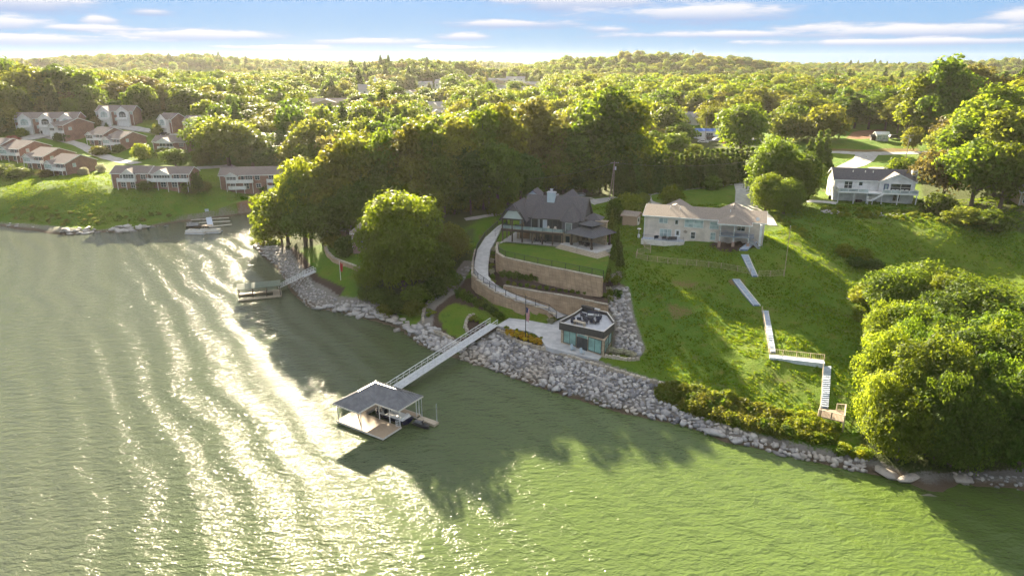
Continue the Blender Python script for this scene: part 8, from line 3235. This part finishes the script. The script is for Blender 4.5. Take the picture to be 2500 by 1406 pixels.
# bright ground cover on the bank over the right shore, and rough growth
gc = []
for poly, sp, hh in ((((1600, 950), (1660, 942), (1760, 968), (1880, 1000), (1990, 1035), (2040, 1055), (2035, 1085), (1950, 1075), (1800, 1040), (1660, 1000), (1610, 985)), .8, 1.5),
                     (((2085, 720), (2120, 700), (2100, 760), (2095, 800)), 1.2, 2.0), (((2040, 1100), (2110, 1090), (2120, 1120), (2060, 1125)), 1.0, 1.2),
                     (((870, 735), (930, 742), (1010, 765), (1030, 745), (960, 720), (890, 715)), 1.1, 1.2), (((600, 590), (640, 580), (700, 600), (650, 602)), 1.2, 1.0),
                     (((20, 500), (200, 520), (330, 525), (440, 515), (440, 528), (330, 545), (150, 553), (20, 535)), 3.2, 1.0), (((1870, 520), (1900, 535), (1960, 560), (1990, 590), (1960, 580), (1900, 550)), 1.6, 1.0),
                     (((2000, 508), (2240, 516), (2300, 540), (2200, 540), (2050, 528)), 1.8, .9), (((680, 420), (700, 470), (690, 490), (640, 480)), 2.5, 2.0)):
    X, Y = scatter_px(poly, sp, rs)
    for x, y in zip(X, Y):
        if seg_dist(shore_line, np.array([x]), np.array([y]))[0] > .5:
            gc.append((x, y, T(x, y) - .1, hh * rs.uniform(.6, 1.3)))
gcoll = bpy.data.collections.new('ground_cover_source')
for i, lm in enumerate(('yellow', 'green', 'olive')):
    p = PROTO['bush0_%d' % i]
    o = bpy.data.objects.new('cover_%d' % i, fast_mesh('cover', p['V'], p['Q'], [LM[lm]], p['tn']))
    gcoll.objects.link(o)
gc = np.array(gc)
n = len(gc)
gi_ = instancer('ground_cover', gc[:, :3], rs.uniform(0, 6.28, n), gc[:, 3] / 1.3, gc[:, 3] / 1.6, np.where(gc[:, 0] > 40, rs.choice([0, 0, 1], n), rs.choice([1, 2, 2], n)), gcoll)
tag(gi_, 'low leafy ground cover on the lake banks', 'ground cover', None, 'stuff')

# grass of the slope lawns: tufts that catch the low sun
L_grass = leaf_mat('grass_blades', (0.075, 0.150, 0.010), (0.20, 0.27, 0.012), 0.3, 0.02)
LM['grass'] = L_grass
grng = np.random.RandomState(5)
tcoll = bpy.data.collections.new('grass_source')
for i in range(3):
    V_, Q_ = [], []
    for bl in range(11):
        a_ = grng.uniform(0, 6.28)
        r_ = grng.uniform(0, .22)
        x_, y_ = math.cos(a_) * r_, math.sin(a_) * r_
        w_, h_, l_ = grng.uniform(.03, .06), grng.uniform(.10, .24), grng.uniform(-.1, .1)
        c_, s_ = math.cos(a_ + 1.2), math.sin(a_ + 1.2)
        k_ = len(V_)
        V_ += [(x_ - c_ * w_, y_ - s_ * w_, -.03), (x_ + c_ * w_, y_ + s_ * w_, -.03), (x_ + c_ * w_ * .4 + l_, y_ + s_ * w_ * .4, h_), (x_ - c_ * w_ * .4 + l_, y_ - s_ * w_ * .4, h_)]
        Q_.append((k_, k_ + 1, k_ + 2, k_ + 3))
    o = bpy.data.objects.new('grass_tuft_%d' % i, fast_mesh('grass_tuft', V_, Q_, [L_grass], grng.uniform(0, 1, 11)))
    tcoll.objects.link(o)
n = 60000
X, Y = rs.uniform(22, 150, n), rs.uniform(86, 186, n)
n2 = 34000
X, Y = np.concatenate([X, rs.uniform(-235, -70, n2)]), np.concatenate([Y, rs.uniform(212, 268, n2)])
fi, fj = np.clip(np.searchsorted(GXA, X) - 1, 0, len(GXA) - 2), np.clip(np.searchsorted(GYA, Y) - 1, 0, len(GYA) - 2)
cov = np.max([ATT[q][fj, fi] for q in ('mulch', 'gravel', 'dirt')], 0)
k = (cov < .3) & ~inside(water_poly, X, Y) & (seg_dist(shore_line, X, Y) > 4) & (np.abs(X) < Y * .98)
for nm_, kd_, a_, b_, m_, sk_ in SHEETS:
    if kd_ == 'ribbon':
        k &= seg_dist([(p[0], p[1]) for p in a_], X, Y) > max(p[2] for p in a_) * .6
    elif kd_ == 'flat':
        k &= ~inside(a_, X, Y)
for o in sc.objects:
    if o.parent is None and (o.name.startswith('garden_steps') or o.name.startswith('walkway')):
        for ch in o.children:
            if ch.name.startswith(('step', 'slab')):
                v0 = [v.co for v in ch.data.vertices]
                cx_ = sum(v.x for v in v0) / len(v0)
                cy_ = sum(v.y for v in v0) / len(v0)
                k &= (X - cx_) ** 2 + (Y - cy_) ** 2 > (1.1 if ch.name.startswith('step') else 3.0) ** 2
for hz_, W_, D_ in ((gh, GH_W, 12.5), (wh, 20.6, 10)):
    c_, s_ = math.cos(hz_.rotation_euler.z), math.sin(hz_.rotation_euler.z)
    lx, ly = (X - hz_.location.x) * c_ + (Y - hz_.location.y) * s_, -(X - hz_.location.x) * s_ + (Y - hz_.location.y) * c_
    k &= ~((lx > -.3) & (lx < W_) & (ly > -2.6) & (ly < D_))
X, Y = X[k], Y[k]
dn = np.sin(X * .9) * np.cos(Y * 1.1) + np.sin(X * .31 + Y * .23) + rs.uniform(-.8, .8, len(X))
k = dn > -.7
X, Y, dn = X[k], Y[k], dn[k]
gr_ = instancer('grass', np.stack([X, Y, Tv(X, Y)], -1), rs.uniform(0, 6.28, len(X)), rs.uniform(.8, 1.7, len(X)), rs.uniform(.5, 1.0, len(X)) * (1 + .25 * np.clip(dn, 0, 2)), rs.randint(0, 3, len(X)), tcoll)
tag(gr_, 'uneven mown grass of the slope lawns', 'grass', None, 'stuff')
build_ground()
build_sheets()
build_water()

# ------------------------------------------------------------------ the golden evening haze over the valley
hz = bpy.data.materials.new('haze_air')
hz.use_nodes = True
hz.node_tree.nodes.clear()
hn = NT(hz.node_tree)
ho = hn.n('ShaderNodeOutputMaterial')
pv_ = hn.n('ShaderNodeVolumePrincipled')
pv_.inputs['Color'].default_value = (1.0, 0.97, 0.92, 1)
pv_.inputs['Density'].default_value = HAZE
pv_.inputs['Anisotropy'].default_value = 0.36
hz.node_tree.links.new(pv_.outputs[0], ho.inputs['Volume'])
hb = MB().box(-2600, 2600, -900, 2600, -6.0, 79.0)
tag(hb.build('haze', hz), kind='stuff')


# ------------------------------------------------------------------ members of a row or wood named by their order in it
ORD = 'first second third fourth fifth sixth seventh eighth ninth tenth eleventh twelfth thirteenth fourteenth fifteenth sixteenth seventeenth eighteenth nineteenth'.split()
TENS = {20: ('twentieth', 'twenty'), 30: ('thirtieth', 'thirty'), 40: ('fortieth', 'forty')}


def ordinal(n):
    if n < 20:
        return ORD[n - 1]
    t = n // 10 * 10
    return TENS[t][0] if n == t else TENS[t][1] + '-' + ORD[n - t - 1]


NAMED = {
    'trees of the wood behind the lake house': '%s tree in the wood behind the lake house, %s from its left end',
    'conifers of the tall clipped hedge': '%s conifer in the long tall hedge behind the road, %s from its left end',
    'trees of the shaded thicket at the right shore': '%s dense tree in the thicket above the right shore, %s from its left side',
    'lakeside trees on the cottage point': '%s tree on the wooded point left of the brick cottage, %s from the left',
    'trees of the hillside above the townhouses': '%s tree on the wooded hillside above the townhouses, %s from the left',
    'trees of the slope right of the townhouses': '%s tree on the hazy wooded slope right of the townhouses, %s from the left',
    'bushes below the big round tree': '%s bush on the bank below the big round tree, %s from the left',
    'undergrowth at the edge of the wood': '%s bush at the foot of the wood left of the lake house, %s from left',
    'clipped shrubs below the upper retaining wall': '%s clipped shrub below the upper retaining wall, %s from the left end of the row',
    'low shrubs of the planted bed': '%s low shrub in the bed between the upper walls, %s from the left',
    'shrubs along the inner driveway curve': '%s shrub along the inner curve of the driveway, %s from the left',
    'shrubs below the tall curved wall': '%s shrub in the mulch below the tall curved wall, %s from the left',
    'limestone blocks along the riprap top': '%s limestone block along the top of the riprap, %s from the gangway end',
    'limestone blocks right of the pavilion': '%s limestone block edging the bed right of the pavilion, %s from the left',
    'near edge trees of the far woods, left': '%s tree edging the far woods behind the cove houses, %s from left',
    'near edge trees of the far woods, middle': '%s tree edging the far woods above the lake house, %s from left',
    'near edge trees of the far woods, right': '%s tree edging the far woods beyond the road, %s from left',
}
TONE = {'leaf_green': 'green', 'leaf_olive': 'olive', 'leaf_dark': 'dark', 'leaf_yellow_green': 'yellow green', 'leaf_bronze': 'bronze', 'cream_blossom': 'cream'}
byg = {}
bpy.context.view_layer.update()
for o in sc.objects:
    if o.parent is None and o.get('group') in NAMED:
        byg.setdefault(o['group'], []).append(o)
for g, obs in byg.items():
    obs.sort(key=lambda o: proj(*o.location)[0])
    for i, o in enumerate(obs):
        tone = 'pale'
        for ch in o.children:
            if ch.type == 'MESH' and ch.name.startswith('crown'):
                tone = TONE.get(ch.data.materials[0].name, 'green')
        o['label'] = NAMED[g] % (tone, ordinal(i + 1))
